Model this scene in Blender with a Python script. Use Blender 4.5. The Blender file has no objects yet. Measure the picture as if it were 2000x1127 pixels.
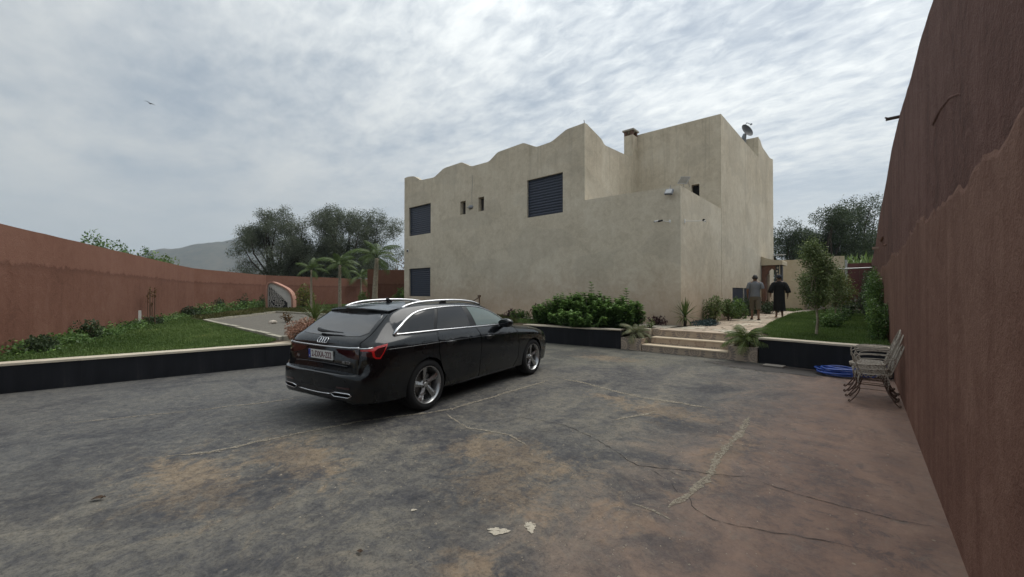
import bpy, bmesh, math, random
import numpy as np
from mathutils import Vector, Matrix
from mathutils.bvhtree import BVHTree
from mathutils.geometry import tessellate_polygon

R = math.radians
S = bpy.context.scene
COL = S.collection
RNG = np.random.default_rng(7)
rnd = random.Random(11)

# ------------------------------------------------------------------ camera
F_PX = 795.0                      # focal length in pixels of a 2000 px wide frame
YAW = math.atan2(1706 - 1000, F_PX)
PITCH = math.atan2(572 - 563.5, F_PX)
cam_d = bpy.data.cameras.new('camera')
cam = bpy.data.objects.new('camera', cam_d)
COL.objects.link(cam)
cam_d.sensor_width = 36.0
cam_d.lens = 36.0 * F_PX / 2000.0
cam_d.clip_start = 0.05
cam_d.clip_end = 30000
cam.location = (0, 0, 1.6)
cam.rotation_euler = (R(90) + PITCH, 0, YAW)
S.camera = cam

# ------------------------------------------------------------------ light
SUN_EL, SUN_AZ = R(60), R(12)     # azimuth measured from +Y towards +X
S.view_settings.view_transform = 'Standard'
S.view_settings.look = 'None'
S.view_settings.exposure = 0.46
S.view_settings.gamma = 1.0
S.view_settings.use_curve_mapping = False
sun_dir = Vector((math.sin(SUN_AZ) * math.cos(SUN_EL), math.cos(SUN_AZ) * math.cos(SUN_EL), math.sin(SUN_EL)))
sd = bpy.data.lights.new('sun', 'SUN')
sd.energy = 1.6
sd.angle = R(44)
sd.color = (1.0, 0.96, 0.9)
sun = bpy.data.objects.new('sun', sd)
COL.objects.link(sun)
sun.rotation_euler = (-sun_dir).to_track_quat('-Z', 'Y').to_euler()
sun.location = (0, 0, 60)


class NT:
    """small helper around a node tree"""
    def __init__(s, tree):
        s.t = tree
        s.n = tree.nodes
        s.l = tree.links

    def add(s, typ, props=None, **ins):
        n = s.n.new(typ)
        for k, v in (props or {}).items():
            setattr(n, k, v)
        for k, v in ins.items():
            s.set(n, k, v)
        return n

    def set(s, n, k, v):
        key = int(k[1:]) if k[0] == '_' and k[1:].isdigit() else k.replace('__', ' ')
        sock = n.inputs[key]
        if isinstance(v, bpy.types.NodeSocket):
            s.l.new(v, sock)
        elif isinstance(v, bpy.types.Node):
            s.l.new(v.outputs[0], sock)
        else:
            if sock.type == 'RGBA' and len(v) == 3:
                v = (*v, 1)
            sock.default_value = v

    def math(s, op, a, b=0.0, c=None, clamp=False):
        n = s.add('ShaderNodeMath', {'operation': op, 'use_clamp': clamp}, _0=a, _1=b)
        if c is not None:
            s.set(n, '_2', c)
        return n.outputs[0]

    def noise(s, vec, scale, detail=4, rough=0.55, dist=0.0):
        n = s.add('ShaderNodeTexNoise', None, Scale=scale, Detail=detail, Roughness=rough, Distortion=dist)
        if vec is not None:
            s.set(n, 'Vector', vec)
        return n.outputs['Fac']

    def ramp(s, fac, stops, interp='LINEAR'):
        n = s.add('ShaderNodeValToRGB', None, Fac=fac)
        n.color_ramp.interpolation = interp
        el = n.color_ramp.elements
        while len(el) < len(stops):
            el.new(0.5)
        for e, (p, c) in zip(el, stops):
            e.position = p
            e.color = (c, c, c, 1) if isinstance(c, (int, float)) else (*c, 1)
        return n.outputs['Color']

    def mix(s, fac, a, b, mode='MIX'):
        n = s.add('ShaderNodeMix', {'data_type': 'RGBA', 'blend_type': mode})
        s.set(n, '_0', fac)
        s.set(n, '_6', a)
        s.set(n, '_7', b)
        return n.outputs[2]

    def step(s, v, lo, hi):
        return s.add('ShaderNodeMapRange', {'interpolation_type': 'SMOOTHSTEP'}, _0=v, _1=lo, _2=hi, _3=0.0, _4=1.0).outputs[0]

    def mapping(s, vec, scale=(1, 1, 1), rot=(0, 0, 0), loc=(0, 0, 0)):
        return s.add('ShaderNodeMapping', None, Vector=vec, Scale=scale, Rotation=rot, Location=loc).outputs[0]


# ---- sky: Nishita sky seen through a thin, streaky layer of cloud
W = bpy.data.worlds.new('World')
S.world = W
W.use_nodes = True
wt = NT(W.node_tree)
wt.n.clear()
sky = wt.add('ShaderNodeTexSky', {'sky_type': 'NISHITA', 'sun_disc': False, 'sun_elevation': SUN_EL,
                                  'sun_rotation': SUN_AZ, 'air_density': 1.0, 'dust_density': 2.0, 'ozone_density': 1.5})
tc = wt.add('ShaderNodeTexCoord')
gen = tc.outputs['Generated']
sep = wt.add('ShaderNodeSeparateXYZ', None, Vector=gen)
zc = wt.math('MAXIMUM', sep.outputs['Z'], 0.0)
den = wt.math('ADD', zc, 0.12)
px = wt.math('DIVIDE', sep.outputs['X'], den)
py = wt.math('DIVIDE', sep.outputs['Y'], den)
pl = wt.add('ShaderNodeCombineXYZ', None, X=px, Y=py, Z=0.0).outputs[0]
strk = wt.mapping(pl, scale=(0.9, 1.35, 1), rot=(0, 0, R(-38)))
big = wt.noise(strk, 1.05, 7, 0.56, 0.25)
fine = wt.noise(wt.mapping(pl, scale=(1.0, 1.7, 1), rot=(0, 0, R(28)), loc=(3.1, 1.7, 0)), 9.0, 8, 0.62, 0.35)
mid = wt.noise(wt.mapping(pl, loc=(7.3, 2.2, 0), scale=(0.85, 1.25, 1), rot=(0, 0, R(-30))), 2.6, 7, 0.58, 0.3)
nrm = wt.add('ShaderNodeVectorMath', {'operation': 'NORMALIZE'}, _0=gen)
dsun = wt.add('ShaderNodeVectorMath', {'operation': 'DOT_PRODUCT'}, _0=nrm.outputs[0], _1=tuple(sun_dir)).outputs['Value']
glow = wt.step(dsun, 0.15, 1.0)
cov = wt.math('ADD', wt.math('MULTIPLY', big, 0.70), wt.math('ADD', wt.math('ADD', 0.10, wt.math('MULTIPLY', wt.math('SUBTRACT', fine, 0.5), wt.math('ADD', 0.12, wt.math('MULTIPLY', glow, 0.42)))), wt.math('MULTIPLY', mid, 0.24)))
cover = wt.step(cov, 0.35, 0.76)
hor = wt.step(zc, 0.02, 0.30)
cover = wt.math('ADD', wt.math('MULTIPLY', cover, hor), wt.math('MULTIPLY', wt.math('SUBTRACT', 1.0, hor), 0.62))
cloud_l = wt.math('ADD', 4.2, wt.math('ADD', wt.math('MULTIPLY', zc, 3.2), wt.math('MULTIPLY', glow, 3.5)))
cloud_c = wt.add('ShaderNodeVectorMath', {'operation': 'SCALE'}, _0=(0.965, 1.0, 0.995), Scale=cloud_l).outputs[0]
veil_l = wt.math('ADD', 2.85, wt.math('ADD', wt.math('MULTIPLY', zc, 1.0), wt.math('MULTIPLY', glow, 1.0)))
veil_c = wt.add('ShaderNodeVectorMath', {'operation': 'SCALE'}, _0=(0.85, 0.975, 1.06), Scale=veil_l).outputs[0]
base = wt.mix(0.72, sky.outputs[0], veil_c)
skyc = wt.mix(cover, base, cloud_c)
bg = wt.add('ShaderNodeBackground', None, Color=skyc, Strength=0.10)
wo = wt.add('ShaderNodeOutputWorld', None, Surface=bg)

S.cycles.use_denoising = True
S.cycles.max_bounces = 6
S.cycles.diffuse_bounces = 3
S.cycles.glossy_bounces = 3
S.cycles.transmission_bounces = 4
S.cycles.transparent_max_bounces = 8
S.cycles.volume_bounces = 0
S.cycles.caustics_reflective = False
S.cycles.caustics_refractive = False


# ------------------------------------------------------------------ object helpers
def tag(o, label=None, cat=None, group=None, kind=None):
    if label: o['label'] = label
    if cat: o['category'] = cat
    if group: o['group'] = group
    if kind: o['kind'] = kind
    return o


def thing(name, label, cat, loc=(0, 0, 0), rz=0.0, group=None):
    o = bpy.data.objects.new(name, None)
    COL.objects.link(o)
    o.location = loc
    o.rotation_euler = (0, 0, rz)
    o.empty_display_size = 0.2
    return tag(o, label, cat, group)


def wmat(o):
    m = Matrix.LocRotScale(o.location, o.rotation_euler, o.scale)
    if o.parent:
        m = wmat(o.parent) @ o.matrix_parent_inverse @ m
    return m


def link(name, me, mat=None, parent=None, local=False):
    """link a mesh; with parent and not local its coordinates are world coordinates"""
    o = bpy.data.objects.new(name, me)
    COL.objects.link(o)
    if mat is not None and not me.materials:
        for m in (mat if isinstance(mat, (list, tuple)) else [mat]):
            me.materials.append(m)
    if parent is not None:
        o.parent = parent
        if not local:
            o.matrix_parent_inverse = wmat(parent).inverted()
    return o


def mk(name, verts, faces, mat=None, parent=None, local=False, smooth=False, sharp=None):
    me = bpy.data.meshes.new(name)
    me.from_pydata([tuple(v) for v in verts], [], [tuple(f) for f in faces])
    me.update()
    if smooth:
        me.shade_smooth()
        if sharp is not None:
            me.set_sharp_from_angle(angle=R(sharp))
    return link(name, me, mat, parent, local)


class MB:
    """collects shapes into one mesh"""
    def __init__(s):
        s.v, s.f, s.m = [], [], []

    def add(s, vs, fs, mi=0):
        b = len(s.v)
        s.v += [tuple(v) for v in vs]
        s.f += [tuple(i + b for i in f) for f in fs]
        s.m += [mi] * len(fs)
        return s

    def box(s, lo, hi, M=None, mi=0):
        x0, y0, z0 = lo
        x1, y1, z1 = hi
        vs = [(x0, y0, z0), (x1, y0, z0), (x1, y1, z0), (x0, y1, z0), (x0, y0, z1), (x1, y0, z1), (x1, y1, z1), (x0, y1, z1)]
        if M is not None:
            vs = [M @ Vector(v) for v in vs]
        return s.add(vs, [(0, 3, 2, 1), (4, 5, 6, 7), (0, 1, 5, 4), (1, 2, 6, 5), (2, 3, 7, 6), (3, 0, 4, 7)], mi)

    def tube(s, pts, rad, n=8, cap=True, closed=False, mi=0):
        P = [Vector(p) for p in pts]
        k = len(P)
        rr = rad if isinstance(rad, (list, tuple)) else [rad] * k
        vs, fs = [], []
        up = None
        for i in range(k):
            a = P[i - 1] if (i > 0 or closed) else P[i]
            b = P[(i + 1) % k] if (i < k - 1 or closed) else P[i]
            t = (b - a)
            if t.length < 1e-9: t = Vector((0, 0, 1))
            t.normalize()
            if up is None:
                up = Vector((0, 0, 1)) if abs(t.z) < 0.9 else Vector((1, 0, 0))
            s1 = t.cross(up)
            if s1.length < 1e-6:
                s1 = t.cross(Vector((1, 0, 0)))
            s1.normalize()
            s2 = t.cross(s1).normalized()
            up = -s2 if s2.dot(up) < 0 else s2
            for j in range(n):
                an = 2 * math.pi * j / n
                vs.append(P[i] + (s1 * math.cos(an) + up * math.sin(an)) * rr[i])
        m = k if closed else k - 1
        for i in range(m):
            for j in range(n):
                a0 = i * n + j
                a1 = i * n + (j + 1) % n
                b0 = ((i + 1) % k) * n + j
                b1 = ((i + 1) % k) * n + (j + 1) % n
                fs.append((a0, a1, b1, b0))
        if cap and not closed:
            fs.append(tuple(range(n))[::-1])
            fs.append(tuple((k - 1) * n + j for j in range(n)))
        return s.add(vs, fs, mi)

    def lathe(s, prof, axis_o=(0, 0, 0), M=None, n=24, mi=0):
        """prof: (radius, height) pairs around local z"""
        vs, fs = [], []
        for (r, h) in prof:
            for j in range(n):
                a = 2 * math.pi * j / n
                p = Vector((r * math.cos(a) + axis_o[0], r * math.sin(a) + axis_o[1], h + axis_o[2]))
                vs.append(M @ p if M is not None else p)
        for i in range(len(prof) - 1):
            for j in range(n):
                fs.append((i * n + j, i * n + (j + 1) % n, (i + 1) * n + (j + 1) % n, (i + 1) * n + j))
        return s.add(vs, fs, mi)

    def prism(s, outer, holes, to3, d, mi=0):
        """polygon with holes (2D) turned into a slab: to3(u, v, w) gives the point, w from 0 to d"""
        loops = [outer] + list(holes)
        polys = [[Vector((p[0], p[1], 0)) for p in lp] for lp in loops]
        tris = tessellate_polygon(polys)
        flat = [p for lp in loops for p in lp]
        n = len(flat)
        vs = [to3(p[0], p[1], 0) for p in flat] + [to3(p[0], p[1], d) for p in flat]
        fs = [tuple(t) for t in tris] + [tuple(i + n for i in t[::-1]) for t in tris]
        b = 0
        for lp in loops:
            k = len(lp)
            for i in range(k):
                j = (i + 1) % k
                fs.append((b + i, b + j, b + j + n, b + i + n))
            b += k
        return s.add(vs, fs, mi)

    def build(s, name, mat=None, parent=None, local=False, smooth=False, sharp=None, fix=False):
        me = bpy.data.meshes.new(name)
        me.from_pydata(s.v, [], s.f)
        if any(s.m):
            me.polygons.foreach_set('material_index', s.m)
        me.update()
        if fix:
            bm = bmesh.new()
            bm.from_mesh(me)
            bmesh.ops.remove_doubles(bm, verts=bm.verts, dist=1e-5)
            bmesh.ops.recalc_face_normals(bm, faces=bm.faces)
            bm.to_mesh(me)
            bm.free()
        if smooth:
            me.shade_smooth()
            if sharp is not None:
                me.set_sharp_from_angle(angle=R(sharp))
        return link(name, me, mat, parent, local)


def bevel_mesh(o, w, seg=2):
    bm = bmesh.new()
    bm.from_mesh(o.data)
    ed = [e for e in bm.edges if len(e.link_faces) == 2 and e.calc_face_angle(0) > 0.6]
    bmesh.ops.bevel(bm, geom=ed, offset=w, segments=seg, affect='EDGES', profile=0.5)
    bm.to_mesh(o.data)
    bm.free()
    return o


def evaluated(o, name):
    dg = bpy.context.evaluated_depsgraph_get()
    dg.update()
    return bpy.data.meshes.new_from_object(o.evaluated_get(dg), depsgraph=dg)


def copy_tree(o, parent=None):
    c = o.copy()
    COL.objects.link(c)
    if parent is not None:
        c.parent = parent
    for ch in list(o.children):
        copy_tree(ch, c)
    return c


# ------------------------------------------------------------------ materials
MATS = {}


def new_mat(name):
    m = bpy.data.materials.new(name)
    m.use_nodes = True
    t = NT(m.node_tree)
    t.n.clear()
    b = t.add('ShaderNodeBsdfPrincipled')
    o = t.add('ShaderNodeOutputMaterial', None, Surface=b)
    MATS[name] = m
    return m, t, b


def plain(name, col, rough=0.6, metal=0.0, coat=0.0, spec=0.5, var=0.15, scale=6.0, bump=0.0, bscale=60.0, crough=0.05):
    """a simple material with a little procedural variation of tone and roughness"""
    m, t, b = new_mat(name)
    c = t.add('ShaderNodeTexCoord').outputs['Object']
    nz = t.noise(c, scale, 5, 0.6)
    lo = tuple(x * (1 - var) for x in col)
    hi = tuple(min(1, x * (1 + var)) for x in col)
    t.set(b, 'Base Color', t.ramp(nz, [(0.3, lo), (0.7, hi)]))
    t.set(b, 'Roughness', t.add('ShaderNodeMapRange', None, _0=nz, _1=0.3, _2=0.7, _3=max(0.02, rough * 0.9), _4=min(1, rough * 1.1)).outputs[0])
    b.inputs['Metallic'].default_value = metal
    b.inputs['Coat Weight'].default_value = coat
    b.inputs['Coat Roughness'].default_value = crough
    b.inputs['Specular IOR Level'].default_value = spec
    if bump:
        bn = t.add('ShaderNodeBump', None, Strength=bump, Distance=0.02, Height=t.noise(c, bscale, 4, 0.6))
        t.set(b, 'Normal', bn)
    return m


def leafmat(name, dark, light, rough=0.55, trans=0.25, tip=None):
    """foliage: each leaf carries its own random tint"""
    m, t, b = new_mat(name)
    at = t.add('ShaderNodeAttribute', {'attribute_name': 'tint'}).outputs['Fac']
    stops = [(0.0, dark), (0.85, light)]
    if tip: stops.append((1.0, tip))
    colr = t.ramp(at, stops)
    t.set(b, 'Base Color', colr)
    b.inputs['Roughness'].default_value = rough
    b.inputs['Specular IOR Level'].default_value = 0.25
    tr = t.add('ShaderNodeBsdfTranslucent', None, Color=colr)
    mx = t.add('ShaderNodeMixShader', None, _0=trans, _1=b.outputs[0], _2=tr.outputs[0])
    out = [n for n in t.n if n.type == 'OUTPUT_MATERIAL'][0]
    t.l.new(mx.outputs[0], out.inputs['Surface'])
    return m
# =================================================================== SETTING
def plaster(name, a, b_, c, streak=0.5, bump=0.35, coarse=1.0, low=None, band=None, rain=None):
    """lime plaster: cloudy tone, trowel mottling, faint runs down the wall, fine grit"""
    m, t, b = new_mat(name)
    co = t.add('ShaderNodeTexCoord').outputs['Object']
    n1 = t.noise(co, 0.45 * coarse, 6, 0.6, 0.4)
    n2 = t.noise(co, 3.2 * coarse, 7, 0.68, 0.8)
    n3 = t.noise(t.mapping(co, scale=(2.6, 2.6, 0.16)), 1.3, 5, 0.6)
    n4 = t.noise(co, 26, 5, 0.7)
    n5 = t.noise(t.mapping(co, rot=(0.4, 0.3, 0.2)), 9.0 * coarse, 7, 0.7, 1.2)
    wsum = 0.40 + 0.34 + 0.26 + 0.3 * streak
    f = t.math('DIVIDE', t.math('ADD', t.math('ADD', t.math('MULTIPLY', n1, 0.40), t.math('MULTIPLY', n5, 0.26)), t.math('ADD', t.math('MULTIPLY', n2, 0.34), t.math('MULTIPLY', n3, 0.3 * streak))), wsum)
    colr = t.ramp(f, [(0.39, a), (0.50, b_), (0.61, c)])
    if band:
        zb_ = t.math('ADD', t.add('ShaderNodeSeparateXYZ', None, Vector=co).outputs['Z'], t.math('MULTIPLY', t.math('SUBTRACT', n2, 0.5), 0.35))
        colr = t.mix(t.math('MULTIPLY', t.step(zb_, band[0] - 0.03, band[0] + 0.05), 0.8), colr, t.ramp(f, [(0.39, tuple(x * band[1] for x in b_)), (0.61, tuple(x * band[1] for x in c))]))
        colr = t.mix(t.math('MULTIPLY', t.math('MULTIPLY', t.step(zb_, band[0] - 0.16, band[0] - 0.02), t.math('SUBTRACT', 1.0, t.step(zb_, band[0] - 0.02, band[0] + 0.05))), 0.45), colr, tuple(x * 0.8 for x in a))
    if rain:
        zr = t.add('ShaderNodeSeparateXYZ', None, Vector=co).outputs['Z']
        runs = t.noise(t.mapping(co, scale=(5, 5, 0.22)), 1.0, 8, 0.75, 0.6)
        colr = t.mix(t.math('MULTIPLY', t.math('MULTIPLY', t.step(runs, 0.50, 0.66), t.step(t.math('ADD', zr, t.math('MULTIPLY', n2, 2.0)), rain[0], rain[1])), 0.32), colr, (0.28, 0.245, 0.19))
        pat = t.noise(t.mapping(co, scale=(0.55, 0.55, 0.8), loc=(4, 2, 1)), 0.8, 2, 0.4, 0.2)
        colr = t.mix(t.math('MULTIPLY', t.step(pat, 0.53, 0.57), 0.22), colr, (0.40, 0.365, 0.30))
    colr = t.mix(t.math('MULTIPLY', t.step(n4, 0.56, 0.75), 0.35), colr, tuple(x * 0.72 for x in a))
    if low:
        z = t.add('ShaderNodeSeparateXYZ', None, Vector=co).outputs['Z']
        zz = t.math('ADD', z, t.math('MULTIPLY', t.math('SUBTRACT', n2, 0.5), 1.6))
        colr = t.mix(t.math('MULTIPLY', t.math('SUBTRACT', 1.0, t.step(zz, low[0], low[1])), low[3]), colr, low[2])
    t.set(b, 'Base Color', colr)
    b.inputs['Roughness'].default_value = 0.92
    b.inputs['Specular IOR Level'].default_value = 0.2
    h = t.math('ADD', t.math('MULTIPLY', n4, 0.5), t.math('ADD', n2, t.math('MULTIPLY', t.noise(co, 90, 3, 0.6), 0.25)))
    t.set(b, 'Normal', t.add('ShaderNodeBump', None, Strength=bump, Distance=0.03, Height=h))
    return m


M_HOUSE = plaster('beige_plaster', (0.475, 0.415, 0.318), (0.605, 0.538, 0.425), (0.70, 0.64, 0.525), 0.35, 0.25,
                  low=(0.6, 2.8, (0.47, 0.325, 0.225), 0.6), rain=(5.2, 9.0))
M_CREAM = plaster('cream_plaster', (0.50, 0.42, 0.29), (0.56, 0.48, 0.35), (0.62, 0.54, 0.41), 0.3, 0.2)
M_RED = plaster('red_plaster', (0.124, 0.056, 0.038), (0.163, 0.077, 0.053), (0.193, 0.099, 0.071), 0.7, 0.5, band=(2.18, 1.16))
M_RED2 = plaster('rough_red_render', (0.076, 0.037, 0.030), (0.132, 0.066, 0.053), (0.188, 0.102, 0.084), 1.2, 1.0, 1.1)
M_RED3 = plaster('smooth_red_coat', (0.112, 0.053, 0.039), (0.172, 0.088, 0.064), (0.235, 0.134, 0.100), 1.4, 0.7, 0.9)


def ground_material():
    m, t, b = new_mat('stained_concrete')
    co = t.add('ShaderNodeTexCoord').outputs['Object']
    sp = t.add('ShaderNodeSeparateXYZ', None, Vector=co)
    X, Y = sp.outputs['X'], sp.outputs['Y']
    n0 = t.noise(co, 0.35, 5, 0.6, 0.6)
    n1 = t.noise(t.mapping(co, scale=(1.0, 0.55, 1), rot=(0, 0, R(25))), 1.1, 8, 0.68, 1.1)
    n2 = t.noise(co, 3.6, 9, 0.72, 1.4)
    n3 = t.noise(co, 15, 8, 0.75, 0.4)
    n4 = t.noise(co, 70, 4, 0.7)
    f = t.math('ADD', t.math('MULTIPLY', n1, 0.5), t.math('ADD', t.math('MULTIPLY', n2, 0.36), t.math('MULTIPLY', n3, 0.14)))
    colr = t.ramp(f, [(0.41, (0.046, 0.046, 0.051)), (0.475, (0.086, 0.083, 0.079)), (0.54, (0.128, 0.119, 0.102)), (0.61, (0.180, 0.162, 0.130))])
    # washed-out grey strip on the far and left side of the yard
    wash = t.step(t.math('ADD', t.math('MULTIPLY', X, -1.0), t.math('MULTIPLY', t.math('SUBTRACT', n1, 0.5), 3.0)), 4.4, 6.2)
    greyl = t.ramp(t.math('ADD', t.math('MULTIPLY', n2, 0.6), t.math('MULTIPLY', n3, 0.4)), [(0.35, (0.072, 0.073, 0.074)), (0.6, (0.112, 0.111, 0.106)), (0.72, (0.145, 0.140, 0.126))])
    colr = t.mix(t.math('MULTIPLY', wash, 0.75), colr, greyl)
    # olive, dusty part towards the steps
    far = t.step(t.math('ADD', t.math('ADD', Y, t.math('MULTIPLY', X, -0.75)), t.math('MULTIPLY', t.math('SUBTRACT', n1, 0.5), 4.0)), 10.6, 12.2)
    colr = t.mix(t.math('MULTIPLY', far, 0.7), colr, t.ramp(f, [(0.36, (0.088, 0.088, 0.074)), (0.62, (0.165, 0.155, 0.118))]))
    # sand trodden into the surface
    blobs = [(-2.6, 3.0, 0.75, 0.5), (-3.1, 2.9, 0.5, 0.4), (-2.15, 5.5, 0.75, 0.42), (-3.04, 5.67, 0.5, 0.2), (-1.3, 2.72, 0.36, 0.26),
             (-4.2, 1.6, 0.9, 0.35), (-4.4, 0.8, 0.9, 0.4), (-2.3, 2.45, 0.6, 0.35), (-1.75, 1.62, 0.3, 0.2), (-4.9, 9.0, 0.9, 0.5), (-1.1, 4.4, 0.25, 1.2)]
    tot = None
    for (bx, by, rx, ry) in blobs:
        dx = t.math('DIVIDE', t.math('SUBTRACT', X, bx), rx)
        dy = t.math('DIVIDE', t.math('SUBTRACT', Y, by), ry)
        d = t.math('ADD', t.math('MULTIPLY', dx, dx), t.math('MULTIPLY', dy, dy))
        g = t.math('DIVIDE', 1.0, t.math('ADD', 1.0, d))
        tot = g if tot is None else t.math('MAXIMUM', tot, g)
    sm = t.math('ADD', t.math('MULTIPLY', tot, 0.42), t.math('ADD', t.math('MULTIPLY', n2, 0.85), t.math('MULTIPLY', n3, 0.35)))
    colr = t.mix(t.math('MULTIPLY', t.step(sm, 0.78, 1.01), 0.8), colr, t.ramp(n3, [(0.3, (0.16, 0.118, 0.078)), (0.7, (0.26, 0.198, 0.132))]))
    # red dust washed off the right-hand wall
    rd = t.step(t.math('ADD', X, t.math('MULTIPLY', t.math('SUBTRACT', t.math('ADD', n1, t.math('MULTIPLY', n2, 0.5)), 0.75), 2.6)), -2.3, 0.1)
    colr = t.mix(t.math('MULTIPLY', rd, 0.93), colr, t.ramp(f, [(0.41, (0.125, 0.076, 0.059)), (0.5, (0.170, 0.106, 0.081)), (0.60, (0.215, 0.140, 0.106))]))
    # old grey-white scuffs and pale specks
    colr = t.mix(t.math('MULTIPLY', t.step(t.noise(t.mapping(co, scale=(0.5, 3.0, 1), rot=(0, 0, R(40))), 2.3, 9, 0.8, 1.0), 0.62, 0.74), 0.45), colr, (0.21, 0.20, 0.18))
    vor = t.add('ShaderNodeTexVoronoi', {'feature': 'F1'}, Vector=co, Scale=9.0, Randomness=1.0)
    speck = t.math('MULTIPLY', t.math('LESS_THAN', vor.outputs['Distance'], 0.09), t.math('GREATER_THAN', n0, 0.50))
    colr = t.mix(t.math('MULTIPLY', speck, 0.5), colr, (0.30, 0.26, 0.19))
    gr_ = t.noise(co, 48, 6, 0.8, 0.3)
    lg_ = t.noise(t.mapping(co, loc=(8, 1, 0)), 0.75, 6, 0.6, 0.9)
    inv = t.math('SUBTRACT', 1.0, t.math('MULTIPLY', rd, 0.78))
    colr = t.mix(inv, colr, t.ramp(lg_, [(0.40, (0.66, 0.67, 0.72)), (0.49, (1, 1, 1)), (0.60, (1.0, 1.0, 1.0))]), 'MULTIPLY')
    colr = t.mix(1.0, colr, (1.10, 1.10, 1.09, 1), 'MULTIPLY')
    colr = t.mix(t.math('MULTIPLY', inv, 0.85), colr, t.ramp(gr_, [(0.40, (0.50, 0.50, 0.51)), (0.5, (0.97, 0.97, 0.97)), (0.58, (1.0, 1.0, 1.0))]), 'MULTIPLY')
    cm_ = t.noise(t.mapping(co, loc=(2, 9, 0)), 11, 10, 0.82, 0.8)
    colr = t.mix(t.math('MULTIPLY', inv, 0.9), colr, t.ramp(cm_, [(0.40, (0.56, 0.57, 0.60)), (0.5, (0.97, 0.97, 0.97)), (0.60, (1.0, 1.0, 1.0))]), 'MULTIPLY')
    colr = t.mix(t.math('MULTIPLY', t.step(cm_, 0.52, 0.64), t.math('MULTIPLY', inv, 0.45)), colr, (0.185, 0.168, 0.135))
    colr = t.mix(t.math('MULTIPLY', t.step(gr_, 0.60, 0.74), 0.45), colr, (0.24, 0.22, 0.18))
    # fine dark oil freckles
    colr = t.mix(t.math('MULTIPLY', t.math('MULTIPLY', t.step(t.noise(co, 4.6, 10, 0.78, 1.2), 0.50, 0.62), t.step(n0, 0.38, 0.62)), 0.62), colr, (0.032, 0.033, 0.041))
    colr = t.mix(t.math('MULTIPLY', t.step(t.noise(t.mapping(co, loc=(5, 3, 0)), 6.5, 10, 0.8, 0.8), 0.54, 0.66), 0.38), colr, (0.155, 0.146, 0.122))
    t.set(b, 'Base Color', colr)
    t.set(b, 'Roughness', t.add('ShaderNodeMapRange', None, _0=n2, _1=0.3, _2=0.7, _3=0.58, _4=0.9).outputs[0])
    b.inputs['Specular IOR Level'].default_value = 0.32
    h = t.math('ADD', t.math('MULTIPLY', n3, 0.6), t.math('ADD', t.math('MULTIPLY', n4, 0.35), n2))
    t.set(b, 'Normal', t.add('ShaderNodeBump', None, Strength=0.35, Distance=0.012, Height=h))
    return m


M_GROUND = ground_material()
M_SOIL = plain('garden_soil', (0.085, 0.065, 0.045), 0.95, var=0.35, scale=5, bump=0.6, bscale=25, spec=0.1)
M_TURFSOIL = plain('turf_soil', (0.045, 0.062, 0.022), 0.95, var=0.4, scale=3, bump=0.6, bscale=40, spec=0.1)
M_TERRAIN = plain('dry_terrain', (0.19, 0.155, 0.10), 0.95, var=0.3, scale=0.02, spec=0.1)
M_GRAVEL = plain('grey_gravel', (0.155, 0.145, 0.125), 0.95, var=0.3, scale=14, bump=1.0, bscale=60, spec=0.15)
M_PEBBLE = plain('pale_pebbles', (0.42, 0.38, 0.31), 0.9, var=0.3, scale=20, bump=0.8, bscale=50, spec=0.15)
M_COPING = plain('cream_coping', (0.52, 0.46, 0.36), 0.75, var=0.14, scale=3, bump=0.2, bscale=40)
M_KERB = plain('grey_kerb_concrete', (0.33, 0.31, 0.25), 0.9, var=0.25, scale=6, bump=0.4, bscale=40)
M_DARKEDGE = plain('dark_mortar', (0.03, 0.03, 0.032), 0.9)
M_MORTAR = plain('grey_mortar', (0.28, 0.25, 0.20), 0.95, var=0.2)


def black_tile():
    m, t, b = new_mat('black_glazed_tile')
    co = t.add('ShaderNodeTexCoord').outputs['Object']
    n1 = t.noise(co, 2.2, 7, 0.68, 0.5)
    n2 = t.noise(t.mapping(co, scale=(6, 6, 0.5)), 2.0, 5, 0.6)
    f = t.math('ADD', t.math('MULTIPLY', n1, 0.6), t.math('MULTIPLY', n2, 0.4))
    t.set(b, 'Base Color', t.ramp(f, [(0.4, (0.0065, 0.0075, 0.0105)), (0.62, (0.014, 0.015, 0.019)), (0.75, (0.04, 0.038, 0.036))]))
    t.set(b, 'Roughness', t.add('ShaderNodeMapRange', None, _0=n1, _1=0.3, _2=0.7, _3=0.45, _4=0.7).outputs[0])
    b.inputs['Specular IOR Level'].default_value = 0.25
    return m


M_BLACKTILE = black_tile()


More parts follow.
